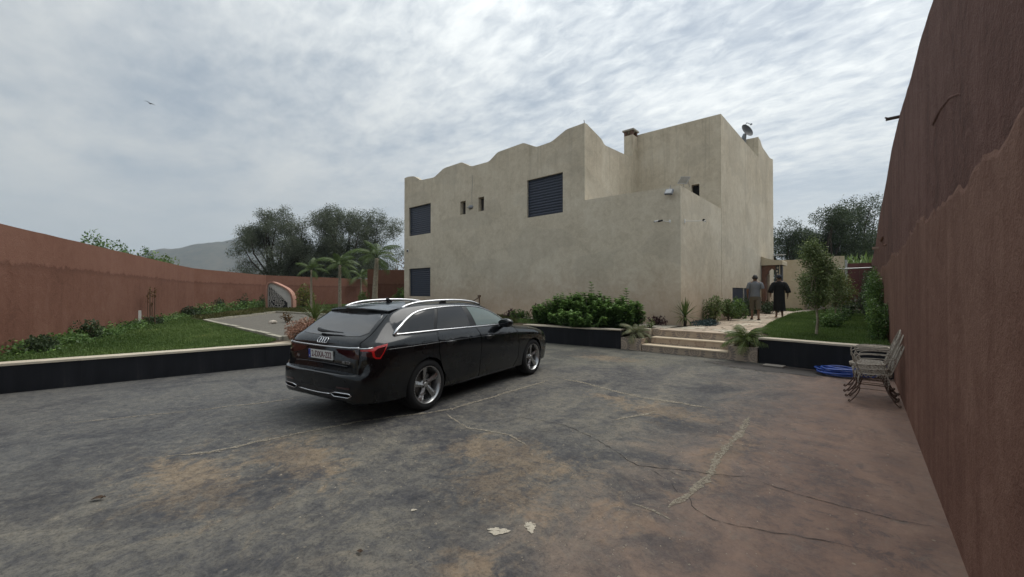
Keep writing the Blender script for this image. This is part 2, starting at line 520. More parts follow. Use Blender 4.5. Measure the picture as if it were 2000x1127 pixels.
def mandala_tile():
    """cream cement tile printed with round ornaments of petals and rings"""
    m, t, b = new_mat('mandala_tile')
    co = t.add('ShaderNodeTexCoord').outputs['Object']
    sp = t.add('ShaderNodeSeparateXYZ', None, Vector=co)
    u = t.math('ADD', sp.outputs['X'], t.math('MULTIPLY', sp.outputs['Y'], 0.83))
    v = t.math('ADD', sp.outputs['Z'], t.math('MULTIPLY', sp.outputs['Y'], 0.37))

    def cell(q, s, o):
        w = t.math('ADD', t.math('DIVIDE', q, s), o)
        return t.math('MULTIPLY', t.math('SUBTRACT', t.math('FRACT', w), 0.5), s)
    cols = None
    cream = t.ramp(t.noise(co, 5, 6, 0.6), [(0.3, (0.36, 0.28, 0.205)), (0.7, (0.46, 0.37, 0.28))])
    cols = cream
    for (s, o1, o2, rad, pet, ink) in [(0.66, 0.1, 0.30, 0.25, 22, (0.085, 0.078, 0.10)), (0.66, 0.6, 0.80, 0.15, 12, (0.20, 0.125, 0.105))]:
        cu, cv = cell(u, s, o1), cell(v, s, o2)
        r = t.math('DIVIDE', t.math('SQRT', t.math('ADD', t.math('MULTIPLY', cu, cu), t.math('MULTIPLY', cv, cv))), rad)
        a = t.math('ARCTAN2', cv, cu)
        pt = t.math('MULTIPLY', t.math('ADD', t.math('SINE', t.math('MULTIPLY', a, pet)), 1.0), 0.5)

        def band(lo, hi):
            return t.math('MULTIPLY', t.math('GREATER_THAN', r, lo), t.math('LESS_THAN', r, hi))
        k = t.math('MULTIPLY', band(0.62, 0.88), t.math('ADD', 0.45, t.math('MULTIPLY', pt, 0.55)))
        k = t.math('ADD', k, t.math('MULTIPLY', band(0.88, 1.0), t.math('GREATER_THAN', pt, 0.55)))
        k = t.math('ADD', k, t.math('MULTIPLY', band(0.34, 0.44), 0.7))
        k = t.math('ADD', k, t.math('MULTIPLY', band(0.08, 0.26), t.math('GREATER_THAN', t.math('SINE', t.math('MULTIPLY', a, 8.0)), 0.0)))
        cols = t.mix(t.math('MULTIPLY', k, t.math('ADD', 0.38, t.math('MULTIPLY', t.noise(co, 22, 5, 0.7), 0.45))), cols, ink)
    wear = t.noise(co, 30, 5, 0.7)
    cols = t.mix(t.math('MULTIPLY', t.step(wear, 0.52, 0.68), 0.45), cols, (0.36, 0.29, 0.23))
    t.set(b, 'Base Color', cols)
    b.inputs['Roughness'].default_value = 0.6
    return m


M_MANDALA = mandala_tile()
M_TREAD = plain('cream_stone_tread', (0.58, 0.48, 0.35), 0.7, var=0.12, scale=4)
M_PAVER = plain('pink_beige_paving', (0.44, 0.355, 0.27), 0.85, var=0.18, scale=3, bump=0.3, bscale=30)


def LX(y):            # line of the left retaining wall
    return -10.32 + 0.146 * (y + 0.55)


def sstep(x, a, b):
    u = min(1, max(0, (x - a) / (b - a)))
    return u * u * (3 - 2 * u)


def tz(x, y):         # ground height of the garden terrace
    return 0.43 + 0.10 * sstep(y, 3.5, 10.0)


# --- far terrain and hills
def terrain():
    n = 96
    rings = [0.0, 30, 60, 100, 160, 260, 420, 700, 1100, 1800, 2600, 3400]
    vs, fs = [(0, 0, -0.35)], []
    for r in rings[1:]:
        for j in range(n):
            a = 2 * math.pi * j / n
            vs.append((r * math.cos(a), r * math.sin(a), -0.35 if r < 300 else -0.35 - 0 * r))
    for j in range(n):
        fs.append((0, 1 + j, 1 + (j + 1) % n))
    for i in range(len(rings) - 2):
        for j in range(n):
            a, b = 1 + i * n, 1 + (i + 1) * n
            fs.append((a + j, b + j, b + (j + 1) % n, a + (j + 1) % n))
    return tag(mk('terrain', vs, fs, M_TERRAIN), kind='structure')


terrain()

M_HILL = None


def hill_material():
    m, t, b = new_mat('scrub_hill')
    co = t.add('ShaderNodeTexCoord').outputs['Object']
    n1 = t.noise(co, 0.012, 8, 0.65, 0.5)
    n2 = t.noise(co, 0.05, 6, 0.7)
    f = t.math('ADD', t.math('MULTIPLY', n1, 0.5), t.math('MULTIPLY', n2, 0.5))
    z = t.add('ShaderNodeSeparateXYZ', None, Vector=co).outputs['Z']
    low = t.math('SUBTRACT', 1.0, t.step(t.math('ADD', z, t.math('MULTIPLY', t.math('SUBTRACT', n1, 0.5), 60)), 30, 80))
    c = t.ramp(f, [(0.38, (0.035, 0.042, 0.024)), (0.6, (0.10, 0.085, 0.055))])
    t.set(b, 'Base Color', t.mix(t.math('MULTIPLY', low, 0.8), c, (0.26, 0.20, 0.14)))
    b.inputs['Roughness'].default_value = 1.0
    b.inputs['Specular IOR Level'].default_value = 0.0
    return m


M_HILL = hill_material()


def hill(name, az_pts, dist, depth, label):
    """ridge given by (azimuth from +Y to the left in degrees, height) pairs"""
    from mathutils import noise as mn
    na, nd = 160, 26
    a0, a1 = az_pts[0][0], az_pts[-1][0]
    vs, fs = [], []
    for i in range(na + 1):
        az = a0 + (a1 - a0) * i / na
        for k in range(len(az_pts) - 1):
            if az_pts[k][0] <= az <= az_pts[k + 1][0]:
                u = (az - az_pts[k][0]) / (az_pts[k + 1][0] - az_pts[k][0])
                u = u * u * (3 - 2 * u)
                h = az_pts[k][1] * (1 - u) + az_pts[k + 1][1] * u
        for j in range(nd + 1):
            s = j / nd
            d = dist + depth * (s - 0.5)
            prof = math.sin(math.pi * s) ** 0.9
            x, y = -math.sin(R(az)) * d, math.cos(R(az)) * d
            nz = mn.fractal(Vector((x * 0.006, y * 0.006, 0.3)), 1.0, 2.0, 6)
            vs.append((x, y, -1.0 + max(0, h * prof * (1 + 0.10 * nz * min(1, prof * 2)))))
    for i in range(na):
        for j in range(nd):
            a = i * (nd + 1) + j
            fs.append((a, a + 1, a + nd + 2, a + nd + 1))
    o = mk(name, vs, fs, M_HILL, smooth=True)
    return tag(o, label, kind='structure')


hill('hill', [(56, 0), (61, 120), (66, 165), (70.5, 232), (73, 236), (77.5, 205), (82, 160), (85.5, 125), (89, 60), (94, 0)], 2000, 900,
     'long blue grey hill rising behind the olive trees')
hill('hill', [(82, 0), (85.5, 150), (87.2, 205), (89, 150), (92, 80), (97, 40), (104, 0)], 2500, 700,
     'small rounded blue hill left of the long ridge')

# --- the paved yard
YS = [(-4.0, -9.0), (0.9, -9.0), (0.9, 10.9), (LX(10.5) - 0.3, 10.9), (LX(-9) - 0.3, -9.0)]
yard = tag(mk('yard_pavement', [(x, y, 0.0) for x, y in [(0.9, -9), (0.9, 10.9), (LX(10.5) - .3, 10.9), (LX(-9) - .3, -9)]], [(0, 1, 2, 3)], M_GROUND), kind='structure')



def worn(name, col, lo, hi, sc=22, amax=1.0):
    """thin old mortar or chalk that has partly worn away"""
    m, t, b = new_mat(name)
    co = t.add('ShaderNodeTexCoord').outputs['Object']
    n = t.noise(co, sc, 8, 0.75, 0.8)
    t.set(b, 'Base Color', t.ramp(t.noise(co, 40, 5, 0.7), [(0.3, tuple(x * 0.75 for x in col)), (0.7, col)]))
    b.inputs['Roughness'].default_value = 0.95
    tr = t.add('ShaderNodeBsdfTransparent')
    mx = t.add('ShaderNodeMixShader', None, _0=t.math('MULTIPLY', t.step(n, lo, hi), amax), _1=tr.outputs[0], _2=b.outputs[0])
    out = [q for q in t.n if q.type == 'OUTPUT_MATERIAL'][0]
    t.l.new(mx.outputs[0], out.inputs['Surface'])
    return m


M_CRACK = worn('ground_crack', (0.026, 0.022, 0.02), 0.32, 0.52, 9, 0.95)
M_WORN = worn('worn_chalk', (0.30, 0.265, 0.205), 0.34, 0.58, 26, 0.92)
M_SPLAT = worn('dried_plaster', (0.52, 0.47, 0.38), 0.32, 0.52, 26, 0.95)


def ribbon(name, pts, w, mat, z=0.004, jag=0.3, wob=0.02, parent=None):
    P = [Vector((x, y, 0)) for x, y in pts]
    Q = []
    for i in range(len(P) - 1):
        k = max(2, int((P[i + 1] - P[i]).length / 0.045))
        for j in range(k):
            Q.append(P[i].lerp(P[i + 1], j / k))
    Q.append(P[-1])
    vs, fs = [], []
    off = 0.0
    for i, q in enumerate(Q):
        t_ = (Q[min(i + 1, len(Q) - 1)] - Q[max(i - 1, 0)]).normalized()
        nn = Vector((-t_.y, t_.x, 0))
        off = off * 0.85 + rnd.uniform(-wob, wob)
        ww = w * (1 + rnd.uniform(-jag, jag)) * min(1, 0.25 + min(i, len(Q) - 1 - i) / 6)
        c = q + nn * off
        vs += [c + nn * ww / 2 + Vector((0, 0, z)), c - nn * ww / 2 + Vector((0, 0, z))]
    for i in range(len(Q) - 1):
        fs.append((2 * i, 2 * i + 1, 2 * i + 3, 2 * i + 2))
    return mk(name, vs, fs, mat, parent)


for pts, w in [([(-3.49, 3.93), (-3.27, 4.03), (-2.8, 4.13), (-2.3, 3.93), (-1.98, 3.79), (-1.65, 3.62), (-1.43, 3.72), (-1.2, 3.64)], 0.0075),
               ([(-1.5, 3.68), (-1.1, 3.87), (-0.83, 4.04), (-0.52, 3.94), (-0.2, 3.96), (0.13, 3.94), (0.3, 4.0)], 0.0055),
               ([(-1.12, 3.34), (-1.03, 3.2), (-0.86, 3.1), (-0.65, 3.16), (-0.43, 3.24), (-0.03, 3.38)], 0.005),
               ([(-1.62, 3.62), (-1.3, 3.5), (-1.18, 3.3)], 0.005)]:
    ribbon('ground_crack', pts, w, M_CRACK, 0.004, 0.75, 0.014, yard)
for pts, w in [([(-1.2, 5.96), (-1.16, 5.12), (-1.16, 4.34), (-1.1, 3.8), (-1.11, 3.42), (-1.14, 3.05)], 0.062),
               ([(-4.34, 6.29), (-3.86, 6.26), (-3.16, 6.07), (-2.6, 5.97), (-2.02, 6.03), (-1.7, 6.04)], 0.07),
               ([(-4.99, 1.0), (-4.94, 1.54), (-4.88, 2.1), (-4.72, 2.7), (-4.45, 3.3), (-4.36, 3.7), (-4.40, 4.72), (-4.45, 6.02)], 0.05),
               ([(-1.38, 2.92), (-1.23, 2.91), (-1.07, 2.87)], 0.03),
               ([(-4.25, 3.46), (-3.6, 3.3), (-3.05, 3.43), (-2.7, 3.3)], 0.028),
               ([(-6.9, 1.3), (-6.7, 1.9), (-6.55, 2.5)], 0.035), ([(-7.4, 0.1), (-6.95, 1.2)], 0.03),
               ([(-2.45, 4.7), (-2.2, 5.4)], 0.05), ([(-5.2, 0.75), (-4.9, 1.15)], 0.04)]:
    ribbon('worn_mortar_line', pts, w, M_WORN, 0.004, 0.5, 0.012, yard)


def splat(cx, cy, rx, ry, rot, seed):
    r_ = random.Random(seed)
    n = 40
    vs = [(cx, cy, 0.0085)]
    for j in range(n):
        a = 2 * math.pi * j / n
        k = 1 + 0.16 * math.sin(3 * a + seed) + 0.10 * math.sin(7 * a + 2 * seed) + r_.uniform(-.14, .14)
        x, y = rx * k * math.cos(a), ry * k * math.sin(a)
        vs.append((cx + x * math.cos(rot) - y * math.sin(rot), cy + x * math.sin(rot) + y * math.cos(rot), 0.005))
    return mk('dried_plaster_splat', vs, [(0, 1 + j, 1 + (j + 1) % n) for j in range(n)], M_SPLAT, yard)


splat(-1.89, 1.99, 0.068, 0.040, 0.7, 1)
splat(-1.76, 2.17, 0.062, 0.034, 2.4, 5)
splat(-2.54, 1.77, 0.022, 0.014, 1.0, 8)
M_WET = plain('damp_stain', (0.026, 0.021, 0.018), 0.35, spec=0.5, var=0.3)
mwet = worn('damp_patch', (0.026, 0.021, 0.018), 0.40, 0.50, 3.2)
def damp():
    vs, fs, fade = [], [], []
    nr, na_ = 8, 72
    for k in range(nr + 1):
        for j in range(na_):
            a = 2 * math.pi * j / na_
            u = k / nr
            vs.append((-1.5 + 1.9 * u * math.cos(a), 10.28 + (0.95 if math.sin(a) < 0 else 0.22) * u * math.sin(a), 0.004))
            fade.append(1 - u)
    for k in range(nr):
        for j in range(na_):
            fs.append((k * na_ + j, k * na_ + (j + 1) % na_, (k + 1) * na_ + (j + 1) % na_, (k + 1) * na_ + j))
    o = mk('damp_patch', vs, fs, None, yard)
    at = o.data.attributes.new('fade', 'FLOAT', 'POINT')
    at.data.foreach_set('value', fade)
    m, t, b = new_mat('damp_concrete')
    co = t.add('ShaderNodeTexCoord').outputs['Object']
    n = t.noise(t.mapping(co, scale=(1, 2.2, 1)), 3.0, 8, 0.68, 1.0)
    f = t.add('ShaderNodeAttribute', {'attribute_name': 'fade'}).outputs['Fac']
    al = t.step(t.math('ADD', t.math('MULTIPLY', f, 0.9), n), 0.70, 0.84)
    t.set(b, 'Base Color', t.ramp(n, [(0.35, (0.014, 0.012, 0.011)), (0.65, (0.032, 0.027, 0.024))]))
    b.inputs['Roughness'].default_value = 0.5
    mx = t.add('ShaderNodeMixShader', None, _0=al, _1=t.add('ShaderNodeBsdfTransparent').outputs[0], _2=b.outputs[0])
    t.l.new(mx.outputs[0], [q for q in t.n if q.type == 'OUTPUT_MATERIAL'][0].inputs['Surface'])
    o.data.materials.append(m)


damp()

# crumbs of mortar and dust along the foot of the right wall, grit scattered over the yard
for w_, off, mt in ():
    ribbon('wall_dust', [(0.39 - 0.0173 * (y - 3.43) + off, y) for y in np.arange(1.2, 10.2, .5)], w_, mt, 0.004 if w_ > .02 else 0.006, 0.8, 0.012, yard)
M_GRIT = plain('pale_grit', (0.34, 0.30, 0.235), 0.9, var=0.35, scale=40)
g_ = MB()
r_ = random.Random(91)
for i in range(420):
    x, y = r_.uniform(-5.5, 0.1), r_.uniform(.9, 6.5)
    if r_.random() < .35: x, y = r_.gauss(-1.35, .35), r_.gauss(2.55, .4)
    s_ = r_.uniform(.0025, .007) * (1 + .8 * (r_.random() < .06))
    a_ = r_.uniform(0, 6.28)
    c_, n_ = math.cos(a_) * s_, math.sin(a_) * s_
    g_.add([(x + c_, y + n_, 0), (x - n_, y + c_, 0), (x - c_ * 1.3, y - n_ * 1.3, 0), (x + n_, y - c_, 0), (x, y, s_ * .9)], [(0, 1, 4), (1, 2, 4), (2, 3, 4), (3, 0, 4)])
g_o = g_.build('grit', M_GRIT)
g_o['kind'] = 'stuff'
g_o['label'] = 'pale grit scattered over the yard'

# --- garden terrace ground (a sheet that follows the two retaining walls)
def garden():
    vs, fs, idx = [], [], {}
    xs = list(np.arange(-62, 2.01, 1.0))
    ys = list(np.arange(-8, 46.01, 1.0))
    yf = 10.66

    def vid(x, y):
        k = (round(x, 3), round(y, 3))
        if k not in idx:
            idx[k] = len(vs)
            vs.append((x, y, tz(x, y)))
        return idx[k]
    for a in range(len(ys) - 1):
        y0, y1 = ys[a], ys[a + 1]
        for b in range(len(xs) - 1):
            x0, x1 = xs[b], xs[b + 1]
            if y1 <= 10.01:
                l0, l1 = LX(y0) - 0.1, LX(y1) - 0.1
                if x0 >= max(l0, l1): continue
                c = (min(x0, l0), y0), (min(x1, l0), y0), (min(x1, l1), y1), (min(x0, l1), y1)
            elif y0 < 10.5:
                l0, l1 = LX(y0) - 0.1, LX(yf) - 0.1
                c = (x0, yf if x0 > l0 else y0), (x1, yf if x1 > l0 else y0), (x1, y1), (x0, y1)
            else:
                c = (x0, y0), (x1, y0), (x1, y1), (x0, y1)
            if -6.01 < x0 < -1.01 and 9.9 < y0 < 11.9: continue
            ids = []
            for p in c:
                i = vid(*p)
                if i not in ids: ids.append(i)
            if len(ids) >= 3: fs.append(tuple(ids))
    for (xa, xb, ya) in ((-6.0, -5.395, yf), (-5.395, -1.98, 11.49), (-1.98, -1.0, yf)):
        b0 = len(vs)
        vs += [(xa, ya, tz(xa, ya)), (xb, ya, tz(xb, ya)), (xb, 12.0, tz(xb, 12)), (xa, 12.0, tz(xa, 12))]
        fs.append((b0, b0 + 1, b0 + 2, b0 + 3))
    return tag(mk('garden_ground', vs, fs, M_SOIL), kind='structure')


garden()


# --- retaining walls of black tile with a cream coping
def retaining(P, Q, top, label, panel=0.9, thick=0.22, cop=0.036, out=0.015, copw=0.30):
    P, Q = Vector((*P, 0)), Vector((*Q, 0))
    L = (Q - P).length
    d = (Q - P).normalized()
    nrm_ = Vector((d.y, -d.x, 0))          # towards the yard
    M = Matrix(((d.x, -nrm_.x, 0, P.x), (d.y, -nrm_.y, 0, P.y), (0, 0, 1, 0), (0, 0, 0, 1)))   # x along, y into the terrace
    t = thing('retaining_wall', label, 'wall', ((P + Q) / 2)[:])
    MB().box((0, 0.014, -0.2), (L, thick, top - cop - 0.002), M).build('wall_core', M_DARKEDGE, t)
    k = max(1, round(L / panel))
    w = L / k
    pan = MB().box((0.0008, 0, 0), (w - 0.0008, 0.012, top - cop - 0.004)).build('tile', M_BLACKTILE, t)
    me = pan.data
    st = MB().box((0.001, -out, 0), (w - 0.001, copw, cop)).build('coping_stone', M_COPING, t)
    ms = st.data
    for i in range(k):
        for me_, o0, nm, z in ((me, pan, 'tile', 0), (ms, st, 'coping_stone', top - cop)):
            o = o0 if i == 0 else link(nm, me_, None, t)
            o.matrix_parent_inverse = wmat(t).inverted()
            MM = M @ Matrix.Translation((i * w, rnd.uniform(0, 0.001), z + (rnd.uniform(-.002, .003) if z else 0)))
            o.matrix_basis = MM
    return t


retaining((LX(-6), -6), (LX(10.27), 10.27), 0.475, 'long black tiled retaining wall with cream coping along the left lawn')
retaining((-8.72, 10.38), (-5.40, 10.74), 0.55, 'short black tiled retaining wall in front of the leafy shrub bed')
retaining((-1.98, 10.74), (0.30, 10.30), 0.575, 'black tiled retaining wall below the right lawn beside the white chairs')


# --- perimeter walls
def poly_wall(name, pts, tops, label, mat, thick=0.3, base=-0.3, cat='wall', cap=None, parent=None):
    """wall following a plan polyline; tops gives the height at each point"""
    n = len(pts)
    vs, fs = [], []
    nn = []
    for i in range(n):
        a = Vector((*pts[max(0, i - 1)], 0)); b = Vector((*pts[min(n - 1, i + 1)], 0))
        t_ = (b - a).normalized()
        nn.append(Vector((-t_.y, t_.x, 0)))
    for i in range(n):
        p = Vector((*pts[i], 0))
        o = p + nn[i] * thick
        vs += [(p.x, p.y, base), (p.x, p.y, tops[i]), (o.x, o.y, tops[i]), (o.x, o.y, base)]
    for i in range(n - 1):
        a, b = 4 * i, 4 * i + 4
        for j in range(4):
            fs.append((a + j, a + (j + 1) % 4, b + (j + 1) % 4, b + j))
    fs += [(0, 3, 2, 1), (4 * n - 4, 4 * n - 3, 4 * n - 2, 4 * n - 1)]
    o = mk(name, vs, fs, mat, parent)
    if label: tag(o, label, cat)
    return o


def refine(pts, tops, step, amp, seed=0):
    r_ = random.Random(seed)
    P, T = [], []
    for i in range(len(pts) - 1):
        L = math.dist(pts[i], pts[i + 1])
        k = max(1, int(L / step))
        for j in range(k):
            u = j / k
            P.append(tuple(pts[i][q] * (1 - u) + pts[i + 1][q] * u for q in range(2)))
            T.append(tops[i] * (1 - u) + tops[i + 1] * u + r_.uniform(-amp, amp))
    P.append(pts[-1]); T.append(tops[-1])
    return P, T


# left boundary: drawn from its end near the yard to the far corner, thickness outwards
lp = [(-33.2, 10.3), (-27.0, 4.95), (-24.4, 3.86), (-11.9, -0.64), (-9.6, -1.48)]
P_, T_ = refine(lp[::-1], [2.88, 2.9, 2.9, 2.86, 2.9][::-1], 0.5, 0.004, 3)
poly_wall('boundary_wall', [p for p in P_][::-1], T_[::-1], 'long terracotta plastered garden wall running along the left lawn', M_RED, thick=-0.28)
lw = bpy.data.objects['boundary_wall']
P_, T_ = refine([(-33.3, 10.3), (-36.6, 21.4), (-38.5, 30)], [2.9, 2.9, 2.9], 0.8, 0.01, 4)
poly_wall('boundary_wall', P_, T_, 'straight terracotta back wall behind the three palms', M_RED, thick=0.28)
P_, T_ = refine([(-24.75, 14.1), (-23.0, 15.7), (-18.0, 20.0)], [3.12, 3.12, 3.15], 0.6, 0.012, 5)
sw = poly_wall('side_wall', P_, T_, 'taller terracotta wall with an end pier joining the left corner of the house', M_RED, thick=0.25)
MB().box((-0.42, -0.06, -0.3), (0.0, 0.32, 3.16), Matrix.Translation((-24.75, 14.1, 0)) @ Matrix.Rotation(R(43), 4, 'Z')).build('pier', M_RED, sw)

# right boundary wall, close beside the camera
def WX(y):            # face of the smoother lower coat
    return 0.39 - 0.0173 * (y - 3.43)


tops = [(-9, 4.0), (3, 3.95), (4.7, 3.96), (5.5, 4.06), (6.6, 4.10), (8.3, 4.25), (10.5, 4.31), (12.7, 4.16), (17.3, 4.00), (19.5, 3.8), (21.7, 3.55), (26.3, 3.40), (31.4, 3.32)]
P_, T_ = refine([(WX(y) + 0.007, y) for y, z in tops], [z for y, z in tops], 0.22, 0.007, 6)
rw = poly_wall('boundary_wall', P_, T_, 'tall dark terracotta wall running along the right edge of the yard', M_RED2, thick=-0.3)
edge = []
r_ = random.Random(4)
y = -9.0
while y < 31.3:
    edge.append((y, 2.27 + 0.05 * math.sin(y * 1.3) + 0.022 * math.sin(y * 4.7 + 2 * math.sin(y * 1.9)) + r_.uniform(-.04, .04)))
    y += r_.uniform(0.05, 0.16)
edge.append((31.3, 2.3))
mb = MB()
for i in range(len(edge) - 1):
    (y0, z0), (y1, z1) = edge[i], edge[i + 1]
    a, b = WX(y0), WX(y1)
    mb.add([(a, y0, -0.2), (b, y1, -0.2), (b, y1, z1 - .02), (a, y0, z0 - .02), (a + .0068, y0, z0 + .012), (b + .0068, y1, z1 + .012)], [(0, 1, 2, 3), (3, 2, 5, 4)])
o = mb.build('plaster_coat', M_RED3, rw)
o['label'] = 'smoother paler coat of plaster over the lower half of the wall'
# old ridges of mortar and a rod left in the wall
mb = MB()
q = [(0.395, 3.42, 2.70), (0.388, 3.62, 2.80), (0.38, 3.95, 2.90), (0.375, 4.35, 2.96), (0.37, 4.75, 2.98)]
mb.tube([(WX(p[1]) + .016, p[1], p[2]) for p in q], [0.006, 0.012, 0.014, 0.018, 0.022], 8)
mb.build('mortar_ridge', M_RED2, rw, smooth=True)
MB().tube([(WX(15) + .01, 14.3, 3.05), (WX(15) - .02, 15.6, 3.08)], 0.03, 6).tube([(WX(13) + .01, 12.9, 2.72), (WX(13) - .01, 13.9, 2.80)], 0.02, 6).build('mortar_ridge', M_RED3, rw)
M_IRON = plain('rusty_iron', (0.045, 0.03, 0.024), 0.7, 0.4, var=0.3)
MB().box((WX(9.4) - .11, 9.36, 4.54), (WX(9.4) + .2, 9.44, 4.57)).tube([(WX(9.4) - .02, 9.4, 4.54), (WX(9.4) - .12, 9.4, 4.59)], 0.012, 6).tube([(WX(9.4) + .15, 9.4, 4.1), (WX(9.4) + .1, 9.4, 4.55)], 0.014, 6).build('iron_spike', M_IRON, rw)
M_PALEBRK = plain('pale_stub', (0.42, 0.30, 0.24), 0.9)
MB().box((WX(18) - .16, 18.0, 3.05), (WX(18) + .05, 18.3, 3.12)).build('wall_stub', M_PALEBRK, rw)
# =================================================================== HOUSE
YF, XR, XL, YM, XS = 13.36, -4.62, -20.14, 18.05, -8.17
M_SLAT = plain('dark_blue_grey_shutter', (0.019, 0.028, 0.052), 0.42, var=0.16, scale=3, coat=0.1)
M_FRAME = plain('shutter_frame', (0.028, 0.034, 0.05), 0.5)
M_DARK = plain('dark_interior', (0.012, 0.012, 0.013), 0.9)
M_REVEAL = plain('shaded_board', (0.06, 0.052, 0.047), 0.8)
M_BROWNTILE = plain('brown_brick', (0.13, 0.075, 0.055), 0.85, var=0.3, scale=12)
M_CONC = plain('raw_concrete', (0.30, 0.28, 0.24), 0.9, var=0.2, bump=0.3)

house = thing('house', 'large beige plastered two storey house with wavy stepped parapets and dark shutters', 'house', (-12.4, YF, 0.5))


def front(Y):         # polygon in (x, z) facing -Y at depth Y
    return lambda u, v, w: (u, Y + w, v)


def rect(x0, x1, z0, z1):
    return [(x0, z0), (x1, z0), (x1, z1), (x0, z1)]


def wave(pts, r=0.16, k=4):
    """round the corners of a polyline a little"""
    out = [pts[0]]
    for i in range(1, len(pts) - 1):
        p0, p1, p2 = (np.array(pts[i - 1]), np.array(pts[i]), np.array(pts[i + 1]))
        a, b = p0 - p1, p2 - p1
        ra = min(r, np.linalg.norm(a) * .45)
        rb = min(r, np.linalg.norm(b) * .45)
        A, B = p1 + a / np.linalg.norm(a) * ra, p1 + b / np.linalg.norm(b) * rb
        for j in range(k + 1):
            u = j / k
            out.append(tuple((1 - u) ** 2 * A + 2 * u * (1 - u) * p1 + u * u * B))
    out.append(pts[-1])
    return out


WIN = [(-19.69, -17.68, 4.80, 6.42), (-11.01, -9.17, 4.79, 6.39), (-19.66, -17.70, 1.41, 2.96)]
SMALL = [(-15.30, -14.90, 5.46, 6.12), (-14.00, -13.62, 5.46, 6.12)]
crest = wave([(XS, 8.07), (-9.0, 8.04), (-9.72, 7.73), (-10.5, 7.70), (-11.2, 8.05), (-12.75, 8.0), (-13.3, 7.69), (-14.5, 7.71), (-15.2, 8.07),
              (-16.6, 8.05), (-17.4, 7.73), (-18.6, 7.80), (-19.2, 8.14), (-19.8, 8.22), (XL, 8.20)], 0.13)
outer = [(XL, 0.1), (XR, 0.1), (XR, 5.06), (XS, 5.12)] + crest
mb = MB().prism(outer, [rect(*w) for w in WIN + SMALL], front(YF), 0.25)
mb.build('facade_wall', M_HOUSE, house)


def shutter(x0, x1, z0, z1):
    f = MB()
    y0, y1 = YF + 0.085, YF + 0.13
    f.box((x0, y0, z0), (x0 + .045, y1, z1)).box((x1 - .045, y0, z0), (x1, y1, z1)).box((x0 + .046, y0, z0), (x1 - .046, y1, z0 + .05)).box((x0 + .046, y0, z1 - .05), (x1 - .046, y1, z1))
    f.box((x0, YF + .16, z0), (x1, YF + .17, z1))
    w = f.build('window', M_FRAME, house)
    n = max(6, round((z1 - z0 - .1) / 0.112))
    h = (z1 - z0 - .1) / n
    prof = [(-0.006, 0.004), (0.010, 0.06), (0.016, 0.45), (0.004, 0.86), (-0.016, 0.90), (-0.016, 0.004)]
    vs, fs = [], []
    L = x1 - x0 - .094
    for x in (0, L):
        for (dy, q) in prof:
            vs.append((x, -dy, q * h))
    k = len(prof)
    for i in range(k):
        fs.append((i, (i + 1) % k, k + (i + 1) % k, k + i))
    fs += [tuple(range(k))[::-1], tuple(range(k, 2 * k))]
    me = None
    for i in range(n):
        if me is None:
            o = mk('slat', vs, fs, M_SLAT, w)
            me = o.data
        else:
            o = link('slat', me, None, w)
        o.matrix_basis = Matrix.Translation((x0 + .047, YF + 0.105 + rnd.uniform(-.0015, .0015), z0 + .05 + i * h))
    return w


for w in WIN:
    shutter(*w)
for (x0, x1, z0, z1) in SMALL:
    m2 = MB().box((x0, YF + .245, z0), (x1, YF + .26, z1))
    m2.box((x0, YF + .2, z0), (x0 + .03, YF + .24, z1)).box((x1 - .03, YF + .2, z0), (x1, YF + .24, z1)).box((x0 + .031, YF + .2, z0), (x1 - .031, YF + .24, z0 + .03))
    m2.build('window', M_REVEAL, house)

# right side of the upper left wing, seen above the low terrace
side = lambda X: (lambda u, v, w: (X - w, u, v))
prof = wave([(YM, 8.12), (17.75, 7.95), (17.1, 7.73), (14.95, 7.64), (14.8, 7.70), (14.68, 7.80), (14.2, 7.92), (YF + .25, 8.05)], 0.1)
MB().prism([(YF + .25, 4.5), (YM, 4.5)] + prof, [], side(XS), 0.25).build('wing_side_wall', M_HOUSE, house)
# low front block, right side
MB().prism([(YF + .25, 0.1), (YM, 0.1), (YM, 5.03), (YF + .25, 5.06)], [], side(XR), 0.25).build('low_side_wall', M_HOUSE, house)
MB().box((XS + .002, YF + .252, 4.50), (XR - .252, YM - .002, 4.62)).build('terrace_slab', M_CONC, house)
# main block
MB().prism([(-8.62, 4.5), (-4.612, 4.5), (-4.612, 8.92), (-8.02, 8.97), (-8.62, 8.95)], [rect(-5.78, -5.46, 5.45, 6.20)], front(YM), 0.25).build('upper_wall', M_HOUSE, house)
MB().box((-5.78, YM + .2, 5.45), (-5.46, YM + .22, 6.2)).build('window', M_DARK, house)
SW = (19.72, 21.78, 0.75, 1.83)
right_prof = [(YM + .002, 0.1), (29.6, 0.1), (29.6, 9.86)] + wave([(29.5, 9.88), (28.6, 9.72), (26.3, 9.80), (25.9, 10.02), (25.30, 10.06)], 0.25) + [(25.29, 8.95), (24.0, 8.93), (YM + .252, 8.92), (YM + .252, 4.49), (YM + .002, 4.49)]
MB().prism(right_prof, [rect(SW[0], SW[1] + 2.2, SW[2], SW[3]), rect(26.5, 28.3, 0.45, 2.7)], side(-4.612), 0.25).build('right_side_wall', M_HOUSE, house)
MB().prism([(-4.847, 8.5), (-4.847, 10.06), (-7.6, 10.1), (-8.1, 9.8), (-8.1, 8.5)], [], front(25.30), 0.25).build('rear_parapet', M_HOUSE, house)
